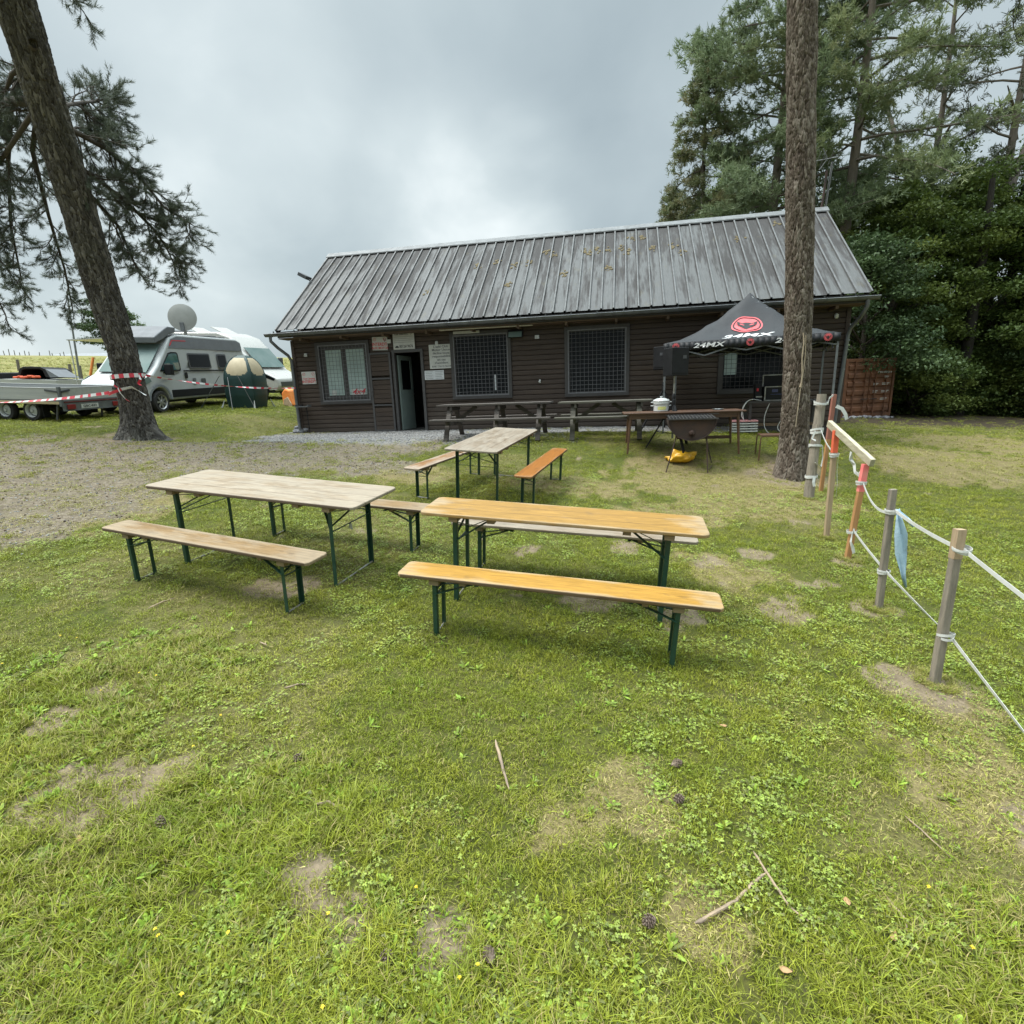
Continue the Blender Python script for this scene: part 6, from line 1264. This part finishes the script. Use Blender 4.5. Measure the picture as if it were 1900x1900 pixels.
b.prism([(x,.55,z) for x,z in i_],(0,.04,0)); b.build('hood',M['black'],hc,bevel=.015); b=MB(); b.prism([(.83,-.6,0),(.67,-.6,.36),(.69,-.6,.36),(1.25,-.6,0)],(0,1.0,0)); b.build('side_panel',M['vangrey'],hc)
b=MB()
for k in range(7): b.box((-.62+.17*k,-.72+.03*math.sin(k*3),.05+.02*math.sin(k*2)),(.2,.2,.09),Matrix.Rotation(k*.9,3,'Z'))
h1=h0.copy(); q=b.build('tarpaulin',M['red'],None,bevel=.03,loc=h1); q.rotation_euler.z=R(-6); q.data.materials[0]=simple('orange_red_tarp',(.7,.1,.04),(.6,.12,.05),6,.6); tag(q,'bundled orange red tarpaulin in front of the black truck cover','tarpaulin')
b=MB(); pA=AT(153,719,20.5); pB=AT(173,663,20.8); pA.z=float(gz(pA.x,pA.y)); b.tube([pA,pB],.045,8); tag(b.build('pole',M['orange'],None),'orange pole leaning beside the awning left of the pine trunk','pole')
bt=Vector((-10.7,22.8,0)); bt.z=float(gz(bt.x,bt.y)); t=thing('jerrycan','yellow plastic can with a red mark between the toilet tent and motorhome','can',bt,R(25)); b=MB(); b.bb((-.19,-.1,0),(.19,.1,.36)); b.bb((-.19,-.1,.36),(.05,.1,.42)); b.build('body',M['yellow'],t,bevel=.03); b=MB(); b.bb((-.11,-.106,.1),(.11,-.1,.28)); b.build('mark',M['orange'],t); b=MB(); b.tube([(.08,0,.36),(.1,0,.45),(-.06,0,.46)],.02,6); b.build('handle',M['yellow'],t)
ot=AT(541,742,21.0); ot.z=float(gz(ot.x,ot.y)); t=thing('sled','orange and pale folded plastic sheet lying behind the left cabin corner','sheet',ot,R(-35)); t.name='folded_sheet'
b=MB(); b.prism([(-.3,-.2,.02),(-.34,-.2,.5),(-.1,-.2,.66),(.2,-.2,.6),(.3,-.2,.25),(.38,-.2,.0)],(0,.35,0)); b.build('sheet',M['orange'],t,bevel=.06); b=MB(); b.prism([(-.2,-.24,.05),(-.18,-.24,.25),(.1,-.24,.35),(.3,-.24,.1),(.36,-.24,-.1)],(0,.05,0)); b.build('fold',M['postpale'],t,bevel=.03)
# container
ct=thing('shipping_container','orange brown steel container with barred double doors right of the cabin','container',G(13.25,19.62,.03),R(8.5))
CWd,CH=2.04,2.08; b=MB(); 
for x0,x1 in ((-CWd/2,-CWd/2+.09),(CWd/2-.09,CWd/2)): b.bb((x0,0,0),(x1,.1,CH))
b.bb((-CWd/2+.09,0,CH-.12),(CWd/2-.09,.1,CH)); b.bb((-CWd/2+.09,0,0),(CWd/2-.09,.1,.12)); b.bb((-CWd/2+.03,.1,.05),(CWd/2-.03,3.0,CH-.02)); b.build('body',M['corten'],ct,bevel=.01)
b=MB(); n=34
for s in (-1,1):
    x=s*(CWd/2-.03)
    for k in range(16): y=.15+k*.178; b.prism([(x,y,.1),(x+s*.03,y+.03,.1),(x+s*.03,y+.09,.1),(x,y+.12,.1)],(0,0,CH-.2))
b.build('corrugated_side',M['corten'],ct)
for s in (-1,1):
    x0,x1=(-CWd/2+.1,-.012) if s<0 else (.012,CWd/2-.1); d=MB(); d.bb((x0,.03,.13),(x1,.09,CH-.13)); z=.16
    while z<CH-.35: d.prism([(x0+.03,.03,z),(x0+.03,.0,z+.05),(x0+.03,.0,z+.17),(x0+.03,.03,z+.22)],(x1-x0-.06,0,0)); z+=.30
    dd=d.build('door',M['corten'],ct,bevel=.004); 
    for xx in (x0+.26,x1-.2) if s<0 else (x0+.2,x1-.26):
        d=MB(); d.tube([(xx,-.03,.06),(xx,-.03,CH-.06)],.016,8); 
        for z in (.2,.8,1.3,1.85): d.bb((xx-.035,-.045,z-.03),(xx+.035,.01,z+.03))
        d.build('locking_bar',M['corten'],dd)
    d=MB(); d.bb((x1-.32,-.055,.62),(x1-.05,-.03,.66)) if s<0 else d.bb((x0+.05,-.055,.62),(x0+.32,-.03,.66)); d.build('handle',M['rust'],dd)
    if s>0:
        text('CAXU 512024 9',.088,M['sign'],dd,(.52,-.062,CH-.50),sx=.95); text('22G1',.085,M['sign'],dd,(.62,-.062,CH-.66),sx=1.0)
        d=MB()
        for k,(a,w_) in enumerate(((.16,.2),(.52,.3),(.16,.2),(.52,.3),(.5,.28))): z=1.18-.07*(k//2)-.2*(k//2); d.bb((a,-.004,z),(a+w_,.0005-.001,z+.022)); d.bb((a,-.004,z-.045),(a+w_*.8,-.0005,z-.025))
        d.build('stencil_lines',M['sign'],dd)
for k in range(10):
    bm=bmesh.new(); bmesh.ops.create_icosphere(bm,subdivisions=1,radius=rnd.uniform(.08,.16))
    for v in bm.verts: v.co*=rnd.uniform(.8,1.15); v.co.z*=.5
    m2=bpy.data.meshes.new('stone'); bm.to_mesh(m2); bm.free(); m2.materials.append(M['stone']); x=12.3+k*.2; o=link('stone',m2,None,G(x,19.25+.15*(x-12.3)+rnd.uniform(-.12,.12),.03)); tag(o,'flat grey stone on the ground in front of the container','stone','stones in front of the container')
# field: posts on the crest and near posts, mast, barn
ci=0
for px_,top in ((1,657),(10,653),(19,650),(29,653),(38,658),(48,654),(55,656),(74,657),(94,653),(99,658),(113,658),(120,655)):
    p=AT(px_,664,86); g0=float(gz(p.x,p.y)); h=(664-top)*86/971*.8; b=MB(); b.tube([(0,0,-.3),(rnd.uniform(-.1,.1),0,h)],[.06,.05],6); o=b.build('fence_post',M['fieldpost'],None,loc=(p.x,p.y,g0)); tag(o,'thin dark post standing on the skyline of the far field','post','field posts on the skyline')
for (px_,py0,py1,y,l) in ((60,674,694,34,'thick brown post in the field above the black trailer locker'),(129,676,684,40,'dark post in the field just behind the truck cover'),(148,679,690,38,'short dark post in the field right of the mast foot'),(36,676,690,46,'thin post in the field at far left above the trailers')):
    p=AT(px_,py1,y); g0=float(gz(p.x,p.y)); h=max(.9,(py1-py0)*y/971+.25); b=MB(); b.tube([(0,0,-.2),(.05,0,h)],[.12,.1],7); o=b.build('fence_post',M['fieldpost'],None,loc=(p.x,p.y,g0)); tag(o,l,'post','posts in the near field')
b=MB(); m0=G(-28.3,36,-.2); b.tube([m0,(-27.95,36,9.2)],[.07,.04],8); tag(b.build('mast',M['zinc'],None),'thin tall grey mast rising from the field left of the leaning pine','mast')
bp=AT(170,661,104); bt=thing('barn','low grey barn roof showing on the field crest left of the pine trunk','barn',(bp.x,bp.y,float(gz(bp.x,bp.y))),R(8)); b=MB(); b.bb((-6,-3,-1),(6,3,.9)); b.build('wall',M['barn'],bt); b=MB(); b.prism([(-6.3,-3.3,.85),(-6.3,0,2.0),(-6.3,3.3,.85)],(12.6,0,0)); b.build('roof',M['barn'],bt)
# ------------------------------------------------------------------ wood behind the cabin
M['barkshade']=simple('shade_darkened_bark',(.022,.019,.016),(.04,.034,.028),6,.95,0,.6,20,(3,3,1))  # bark colour lowered to stand for the shade under the trees
def leafmat(name,a,b,c,tr=.3):
    g=NG(name); r=g.attr('rnd'); cl=g.attr('clump'); col=g.mix(r,a,b); col=g.mix(g.mr(cl,.45,.95,0,.75),col,c)
    oi=g.n('ObjectInfo').outputs['Random']; col=g.mix(g.mr(oi,0,1,0,.35),col,tuple(x*.6 for x in a))
    d=g.bsdf(col,.55,0,None,.3); t=g.n('BsdfTranslucent'); g.set(t.inputs[0],col); m=g.n('MixShader'); m.inputs[0].default_value=tr; g.t.links.new(d.outputs[0],m.inputs[1]); g.t.links.new(t.outputs[0],m.inputs[2]); g.t.links.new(m.outputs[0],g.out.inputs[0]); return g.mat
LM={'beech':leafmat('beech_leaves',(.055,.09,.02),(.125,.175,.042),(.21,.255,.06)),'hazel':leafmat('hazel_leaves',(.05,.085,.035),(.085,.13,.052),(.12,.175,.07)),
 'pineblue':leafmat('blue_green_needles',(.14,.19,.095),(.22,.28,.15),(.29,.34,.19),.35),'pinedark':leafmat('dark_green_needles',(.13,.17,.075),(.21,.25,.12),(.26,.28,.14),.35),'sprucebrown':leafmat('olive_needles',(.12,.15,.065),(.185,.21,.095),(.26,.22,.12),.35),'thin':leafmat('grey_olive_needles',(.07,.085,.05),(.11,.125,.075),(.13,.12,.085),.25)}
def leafquads(C_,n,size,rng,upb=.7):
    N=len(C_); nrm=rng.normal(0,1,(N,3)); nrm[:,2]+=upb; nrm/=np.linalg.norm(nrm,axis=1,keepdims=True); t=np.cross(nrm,rng.normal(0,1,(N,3))); t/=np.linalg.norm(t,axis=1,keepdims=True)+1e-9; b=np.cross(nrm,t); s=size*rng.uniform(.6,1.3,(N,1))
    V=np.stack([C_-t*s*.5,C_-b*s*.32+nrm*s*.06,C_+t*s*.5-nrm*s*.12,C_+b*s*.32+nrm*s*.06],1).reshape(-1,3); return V,np.arange(len(V)).reshape(-1,4)
def crown_leaf(name,clumps,per,size,mat,seed,flat=.42):
    rng=np.random.default_rng(seed); P=[];Cl=[]
    for (c,r) in clumps:
        n=int(per*(r/.7)**2*rng.uniform(.7,1.3)); d=rng.normal(0,1,(n,3)); d/=np.linalg.norm(d,axis=1,keepdims=True); q=r*rng.uniform(.25,1,(n,1))**.55*(1+.35*rng.normal(0,1,(n,1))*.6); p=np.array(c)+d*q*np.array([1,1,flat]); P.append(p); Cl.append(np.full(n,rng.random()))
    P=np.vstack(P); V,F=leafquads(P,len(P),size,rng,1.5); return npmesh(name,V,F,mat,{'rnd':('FACE',rng.random(len(F))),'clump':('FACE',np.concatenate(Cl))})
def decid(name,label,h,r,nc,per,size,mat,seed,low=.12,group=None,bark='barkdark',cr=(.45,.95)):
    q=random.Random(seed); t=thing(name,label,'tree',(0,0,0),0,group); mb=MB(); clumps=[]
    mb.tube([(0,0,-.3),(.05,.03,h*.3),(-.08,.05,h*.6),(.05,0,h*.92)],[.02*h,.016*h,.01*h,.02],8,False)
    for k in range(nc):
        z=low+(1-low)*((k+.5)/nc)**.8; a=k*2.39996+q.uniform(-.4,.4); prof_=math.sin(PI*min(1,(z*.86+.16)))**.55; rr_=r*prof_*q.uniform(.35,1.05); p=Vector((rr_*math.cos(a),rr_*math.sin(a),h*z*.95+q.uniform(-.3,.3)))
        clumps.append((tuple(p),q.uniform(*cr)))
        if k%2==0: z0=max(.1*h,p.z-rr_*.7); mb.tube([(0,0,z0),tuple(Vector((p.x*.5,p.y*.5,z0+(p.z-z0)*.6))),tuple(p)],[.05,.03,.012],5,False)
    mb.build('trunk',M[bark],t,smooth=60); link('crown',crown_leaf('crown',clumps,per,size,mat,seed),t); return t
def conifer(name,label,h,r,mat,seed,z0=.25,n=46,droop=.25,per=9,tl=.24,tw_=.034,tufts=26,bark='barkfar',group=None,lean=(0,0),power=.8,rad=.017,sx=.30):
    q=random.Random(seed); rng=np.random.default_rng(seed); t=thing(name,label,'tree',(0,0,0),0,group); mb=MB(); ax=lambda s: Vector((lean[0]*s*h+.15*math.sin(s*5+seed),lean[1]*s*h+.12*math.sin(s*4),h*s)); C_=[];D=[]
    mb.tube([ax(s)-Vector((0,0,.3 if s==0 else 0)) for s in np.linspace(0,.98,9)],[rad*h*(1-.85*s) for s in np.linspace(0,1,9)],10,False)
    for k in range(n):
        s=z0+(1-z0)*(k+q.random())/n; L=r*max(.12,(1-((s-z0)/(1-z0))**1.4))**power*q.uniform(.6,1.12); a=k*2.39996+q.uniform(-.5,.5); p=ax(s); d=Vector((math.cos(a),math.sin(a),q.uniform(-.05,.25))); pts=[p]
        for i in range(5): d=(d+Vector((q.gauss(0,.12),q.gauss(0,.12),-droop/5+q.gauss(0,.05)))).normalized(); pts.append(pts[-1]+d*(L/5))
        mb.tube(pts,[.012+.010*L*(1-i/5) for i in range(6)],5,False)
        for j in range(int(tufts*L/r)+6):
            f=q.uniform(.22,1.0)**.7; i=min(4,int(f*5)); c=pts[i].lerp(pts[i+1],f*5-i); off=Vector((q.gauss(0,sx),q.gauss(0,sx),q.gauss(.05,sx*.55)))*(.5+.5*L/r)
            for m in range(3):
                C_.append(tuple(c+off+Vector((q.gauss(0,.12),q.gauss(0,.12),q.gauss(0,.10))))); dd=(off.normalized()*.6+d*.4+Vector((q.gauss(0,.4),q.gauss(0,.4),q.gauss(.25,.4)))).normalized(); D.append(tuple(dd))
    mb.build('trunk',M[bark],t,smooth=60); me=needle_mesh('crown',np.array(C_),np.array(D),per,tl,tw_,mat,.95,rng); a=me.attributes.new('clump','FLOAT','FACE'); a.data.foreach_set('value',np.repeat(np.repeat(rng.random(len(C_)//3+1),3)[:len(C_)],per).astype(np.float32)); link('crown',me,t); return t
def put(t,px,y,scale=1,yaw=0,dz=-.15,x=None,sz=None):
    X=(px-950)/971*y*1.0 if x is None else x; t.location=(X,y,float(gz(X,y))+dz); t.rotation_euler=(0,0,yaw); t.scale=(scale,scale,sz or scale); return t
def again(o,label,px,y,scale,yaw,group=None,sz=None):
    c=copytree(o); c['label']=label
    if group:c['group']=group
    return put(c,px,y,scale,yaw,sz=sz)
GP='tall pines of the wood'; GD='broadleaf trees of the wood'; GU='undergrowth bushes of the wood'
P1=put(conifer('pine_tree','huge bluish green pine with puffy crown behind the right half of the roof',23,5.2,LM['pineblue'],11,.30,78,.12,13,.22,.030,66,'barkfar',GP,(.01,0),.55,.012,.38),1405,25.5)
P2=put(conifer('pine_tree','tall pine whose slanting grey brown trunk shows just right of the straight pine',22,5.0,LM['pinedark'],12,.42,60,.2,12,.22,.028,44,'barkfar',GP,(.03,0),.55,.0125,.36),1522,23,1,.0)
P3=put(conifer('fir_tree','drooping olive brown conifer at the left end of the wood above the ridge',15.5,4.4,LM['sprucebrown'],13,.16,70,.75,12,.22,.030,48,'barkdark',GP,(0,0),.8,.014,.3),1292,27)
P4=put(conifer('pine_tree','sparse tall pine with forked bare trunk and thin grey olive needles near the right edge',21,4.2,LM['thin'],14,.36,36,.1,9,.22,.026,20,'barkfar',GP,(.0,0),.6,.0115,.30),1802,24,1,.7)
b=MB(); b.tube([(0.2,0,9.0),(1.2,-.2,11.2),(2.0,-.2,13.4),(2.7,-.1,15.2)],[.15,.12,.1,.05],8); b.tube([(.05,0,11),(-.6,.2,12.2),(-1.4,.3,12.6)],[.07,.05,.02],6); b.build('bare_limb',M['barkfar'],P4,smooth=60)
P5=again(P4,'sparse thin pine with leaning stem seen against the sky gap left of the forked pine',1668,27,1.0,2.2,sz=1.02)
P6=again(P4,'sparse pine half cut off by the right picture edge',1930,25,.95,4.0)
P9=again(P3,'small drooping conifer low behind the middle of the roof ridge',1232,32,.72,1.9)
D1=put(decid('beech_tree','broadleaf tree with dark leaves overhanging the container',9.2,3.4,84,330,.135,LM['beech'],21,.2,GD),1632,22.8)
D2=put(decid('hazel_tree','lighter green leafy tree beside the right gable of the cabin',6.6,2.5,56,330,.125,LM['hazel'],22,.18,GD),1588,20.6,1,1.0)
D3=put(decid('beech_tree','dense dark broadleaf tree right of the container',9.6,3.6,86,330,.135,LM['beech'],23,.2,GD),1745,23.2,1,.6)
D4=again(D1,'dark broadleaf tree at the right side of the wood edge behind the shady gap',1850,22.6,1.02,2.5)
D5=again(D3,'dark broadleaf tree at the extreme right of the wood edge',1960,22,1.05,3.6)
D6=again(D1,'taller dark broadleaf tree behind the aerial mast',1545,28.5,1.3,.9,sz=1.2)
D7=again(D3,'tall dark broadleaf tree filling the wood between the aerial and the thin pine',1640,30,1.2,4.4,sz=1.15)
D8=again(D3,'broad dark tree behind the ridge left of the straight pine trunk',1345,31,1.25,5.2)
D9=again(D1,'low broadleaf tree peeping over the middle of the roof ridge',1212,30,.98,3.0)
D12=again(D2,'light leafy sapling at the right wood edge',1895,21.6,.9,4.0)
B1=put(decid('bush','dark leafy bush at the foot of the wood right of the container',3.0,1.7,40,420,.12,LM['beech'],31,.05,GU),1690,21.4)
for k,(px_,y,s,l) in enumerate(((1735,22.2,.9,'low dark bush in the shade under the broadleaf tree right of the container'),(1790,22.6,1.05,'dark bush beside the thick trunk in the shady gap'),(1840,22.0,.85,'small bush in the shady gap before the right edge'),(1890,21.5,1.1,'leafy bush at the right edge of the wood'),(1945,21.2,1.1,'bush cut by the right picture edge'),(1660,23.5,1.15,'bush behind the right end of the container'),(1605,24.5,1.2,'bush behind the left end of the container'),(1760,26,1.5,'tall bush in the dark behind the shady gap'),(1850,26,1.5,'tall bush in the dark at the right behind the wood edge'))):
    again(B1,l,px_,y,s,k*1.3,GU)
# trunks standing in the shade
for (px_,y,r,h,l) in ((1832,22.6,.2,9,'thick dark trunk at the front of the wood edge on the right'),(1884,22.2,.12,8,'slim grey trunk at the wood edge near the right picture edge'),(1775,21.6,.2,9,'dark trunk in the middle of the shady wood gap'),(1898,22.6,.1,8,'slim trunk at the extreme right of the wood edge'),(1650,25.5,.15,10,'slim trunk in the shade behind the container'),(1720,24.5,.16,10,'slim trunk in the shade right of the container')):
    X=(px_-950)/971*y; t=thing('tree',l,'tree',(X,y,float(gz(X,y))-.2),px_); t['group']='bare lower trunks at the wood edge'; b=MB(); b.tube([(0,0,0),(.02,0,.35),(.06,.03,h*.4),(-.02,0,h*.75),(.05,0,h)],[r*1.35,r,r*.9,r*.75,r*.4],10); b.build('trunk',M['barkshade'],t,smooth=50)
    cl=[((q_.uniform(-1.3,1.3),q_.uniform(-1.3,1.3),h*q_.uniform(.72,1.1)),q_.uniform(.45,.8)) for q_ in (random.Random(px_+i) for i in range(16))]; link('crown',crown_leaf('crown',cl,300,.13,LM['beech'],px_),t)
# the depth of the wood: one mass of leaves far behind
rng=np.random.default_rng(5); cl=[]
for k in range(240):
    x=rng.uniform(10,62); y=38+rng.uniform(0,10)-.18*abs(x-30); z=float(gz(x,y))+rng.uniform(.2,6.0); cl.append(((x,y,z),rng.uniform(.9,1.7)))
o=link('wood',crown_leaf('wood',cl,150,.24,LM['beech'],77)); tag(o,'dark mass of leaves deep inside the wood','wood',kind='stuff')
# far tree on the crest
oak=put(decid('oak_tree','small round oak on the far field behind the silver van',7.6,2.9,60,260,.20,LM['hazel'],41,.25,None,'barkdark'),262,58,1,0)
# ------------------------------------------------------------------ small things on the grass
def conemesh():
    mb=MB(); n=46
    for k in range(n):
        s=(k+.5)/n; a=k*2.39996; r=.019*math.sin(PI*(s*.86+.1))**.8; z=-.026+.055*s; p=Vector((r*.45*math.cos(a),r*.45*math.sin(a),z)); q=Vector((r*1.2*math.cos(a),r*1.2*math.sin(a),z+.009)); mb.bar(p,q,.009*(1-.4*s),.003,(0,0,1))
    mb.lathe([(.002,-.028),(.009,-.012),(.008,.01),(.002,.028)],8); return mb
c0=None
for k,(x,y,l) in enumerate(((-1.12,2.3,'pine cone on the lawn left of centre below the tan bench'),(.78,2.28,'pine cone on the dry grass right of centre'),(-.13,1.4,'dark pine cone near the bottom middle of the lawn'),(.45,1.52,'pine cone left of the forked stick'),(.72,2.06,'brownish pine cone below the right hand cone'),(-1.56,1.91,'pine cone among the long grass at left'),(-.48,1.4,'pine cone beside the broad leaved weeds at the bottom'))):
    p=G(x,y,.02)
    if c0 is None: c0=conemesh().build('pine_cone',M['cone'],None); o=c0
    else: o=c0.copy(); COL.objects.link(o)
    o.location=p; o.rotation_euler=(1.2+k*.3,k*.7,k*1.9); tag(o,l,'pine cone','pine cones fallen on the lawn')
def stick(label,pts,r,lift=.018):
    P=[G(x,y,lift+.008*math.sin(i*2.1)) for i,(x,y) in enumerate(pts)]; b=MB(); Q=[]
    for i in range(len(P)-1):
        for k in range(4): Q.append(P[i].lerp(P[i+1],k/4)+Vector((rnd.gauss(0,.0016),rnd.gauss(0,.0016),0)))
    Q.append(P[-1]); b.tube(Q,[r*(.35 if i in (0,len(Q)-1) else 1)*(1-.45*i/len(Q))*rnd.uniform(.85,1.12) for i in range(len(Q))],7); tag(b.build('stick',M['stick'],None,smooth=50),label,'stick','dry sticks on the lawn')
stick('straight pale stick lying in the middle of the lawn',[(-.13,2.44),(-.095,2.26),(-.06,2.12)],.009)
stick('thickest brown stick slanting below the fork on the right',[(.61,1.51),(.70,1.545),(.80,1.60),(.88,1.66),(.96,1.70)],.0085)
stick('thin pale stick crossing the thick one on the right',[(.955,1.80),(.965,1.68),(.99,1.58),(1.03,1.52)],.006)
stick('short curved stick at the lower right of the lawn',[(1.38,1.61),(1.385,1.53),(1.36,1.46)],.007)
stick('pale straw like stick in front of the tan bench',[(-2.89,3.86),(-2.84,3.97),(-2.80,4.07)],.006)
stick('short light stick left of the orange bench',[(-1.42,2.87),(-1.35,2.90),(-1.28,2.92)],.006)
stick('tiny pale twig on the grass below the tan bench',[(-1.80,3.39),(-1.73,3.34)],.006)
stick('pale broken twig among the weeds at left',[(-.94,2.02),(-.88,2.03),(-.83,2.01)],.008)
stick('long thin dry stem on the right of the lawn',[(1.72,1.98),(1.74,1.88),(1.77,1.77)],.004)
f0=None
for k,(x,y) in enumerate(((-.42,1.59),(-.71,1.51),(-1.63,2.56),(-1.65,2.34),(-1.30,1.46),(-1.03,1.45),(-1.09,1.28),(-.66,1.25),(1.54,1.60),(1.54,1.39),(-3.15,3.37),(-3.06,3.37),(-2.36,2.96),(-2.24,2.96),(-3.26,3.04),(-.18,1.34),(-1.26,1.43),(-2.46,2.81),(-.24,1.30))):
    if f0 is None:
        f0=thing('yellow_flower','small yellow hawkweed like flower standing in the grass','flower',G(x,y),0,'yellow flowers in the lawn'); b=MB(); b.tube([(0,0,0),(.006,.003,.04),(.012,.004,.075)],.0013,5); b.build('stem',M['stem'],f0); mb=([],[],[])
        for j in range(22): leafshape(mb,rnd,.012,.004,.075,rnd.uniform(.006,.009),.003,j*2.4,rnd.uniform(.15,.9),.5,.1)
        me=fixmesh('petals',mb,M['flower']); link('petals',me,f0)
    else:
        c=copytree(f0); c.location=G(x,y); c.rotation_euler=(rnd.uniform(-.2,.2),rnd.uniform(-.2,.2),k*1.7); c.scale=(1,1,rnd.uniform(.5,1.1))
for k,(x,y,l) in enumerate(((1.11,2.56,'curled dead leaf on the lawn right of the straight stick'),(1.21,1.57,'brown dead leaf beside the short curved stick'),(.88,1.35,'pale dead leaf near the bottom right'),(1.32,1.48,'tan dead leaf right of the thin pale stick'),(-1.86,1.85,'dead leaf in the long grass at left'))):
    mb=([],[],[]); leafshape(mb,rnd,0,0,.012,.042,.024,k*1.3,.25,.5,.35); o=link('dead_leaf',fixmesh('dead_leaf',mb,M['deadleaf']),None,G(x,y,.018)); tag(o,l,'leaf','dead leaves on the lawn')
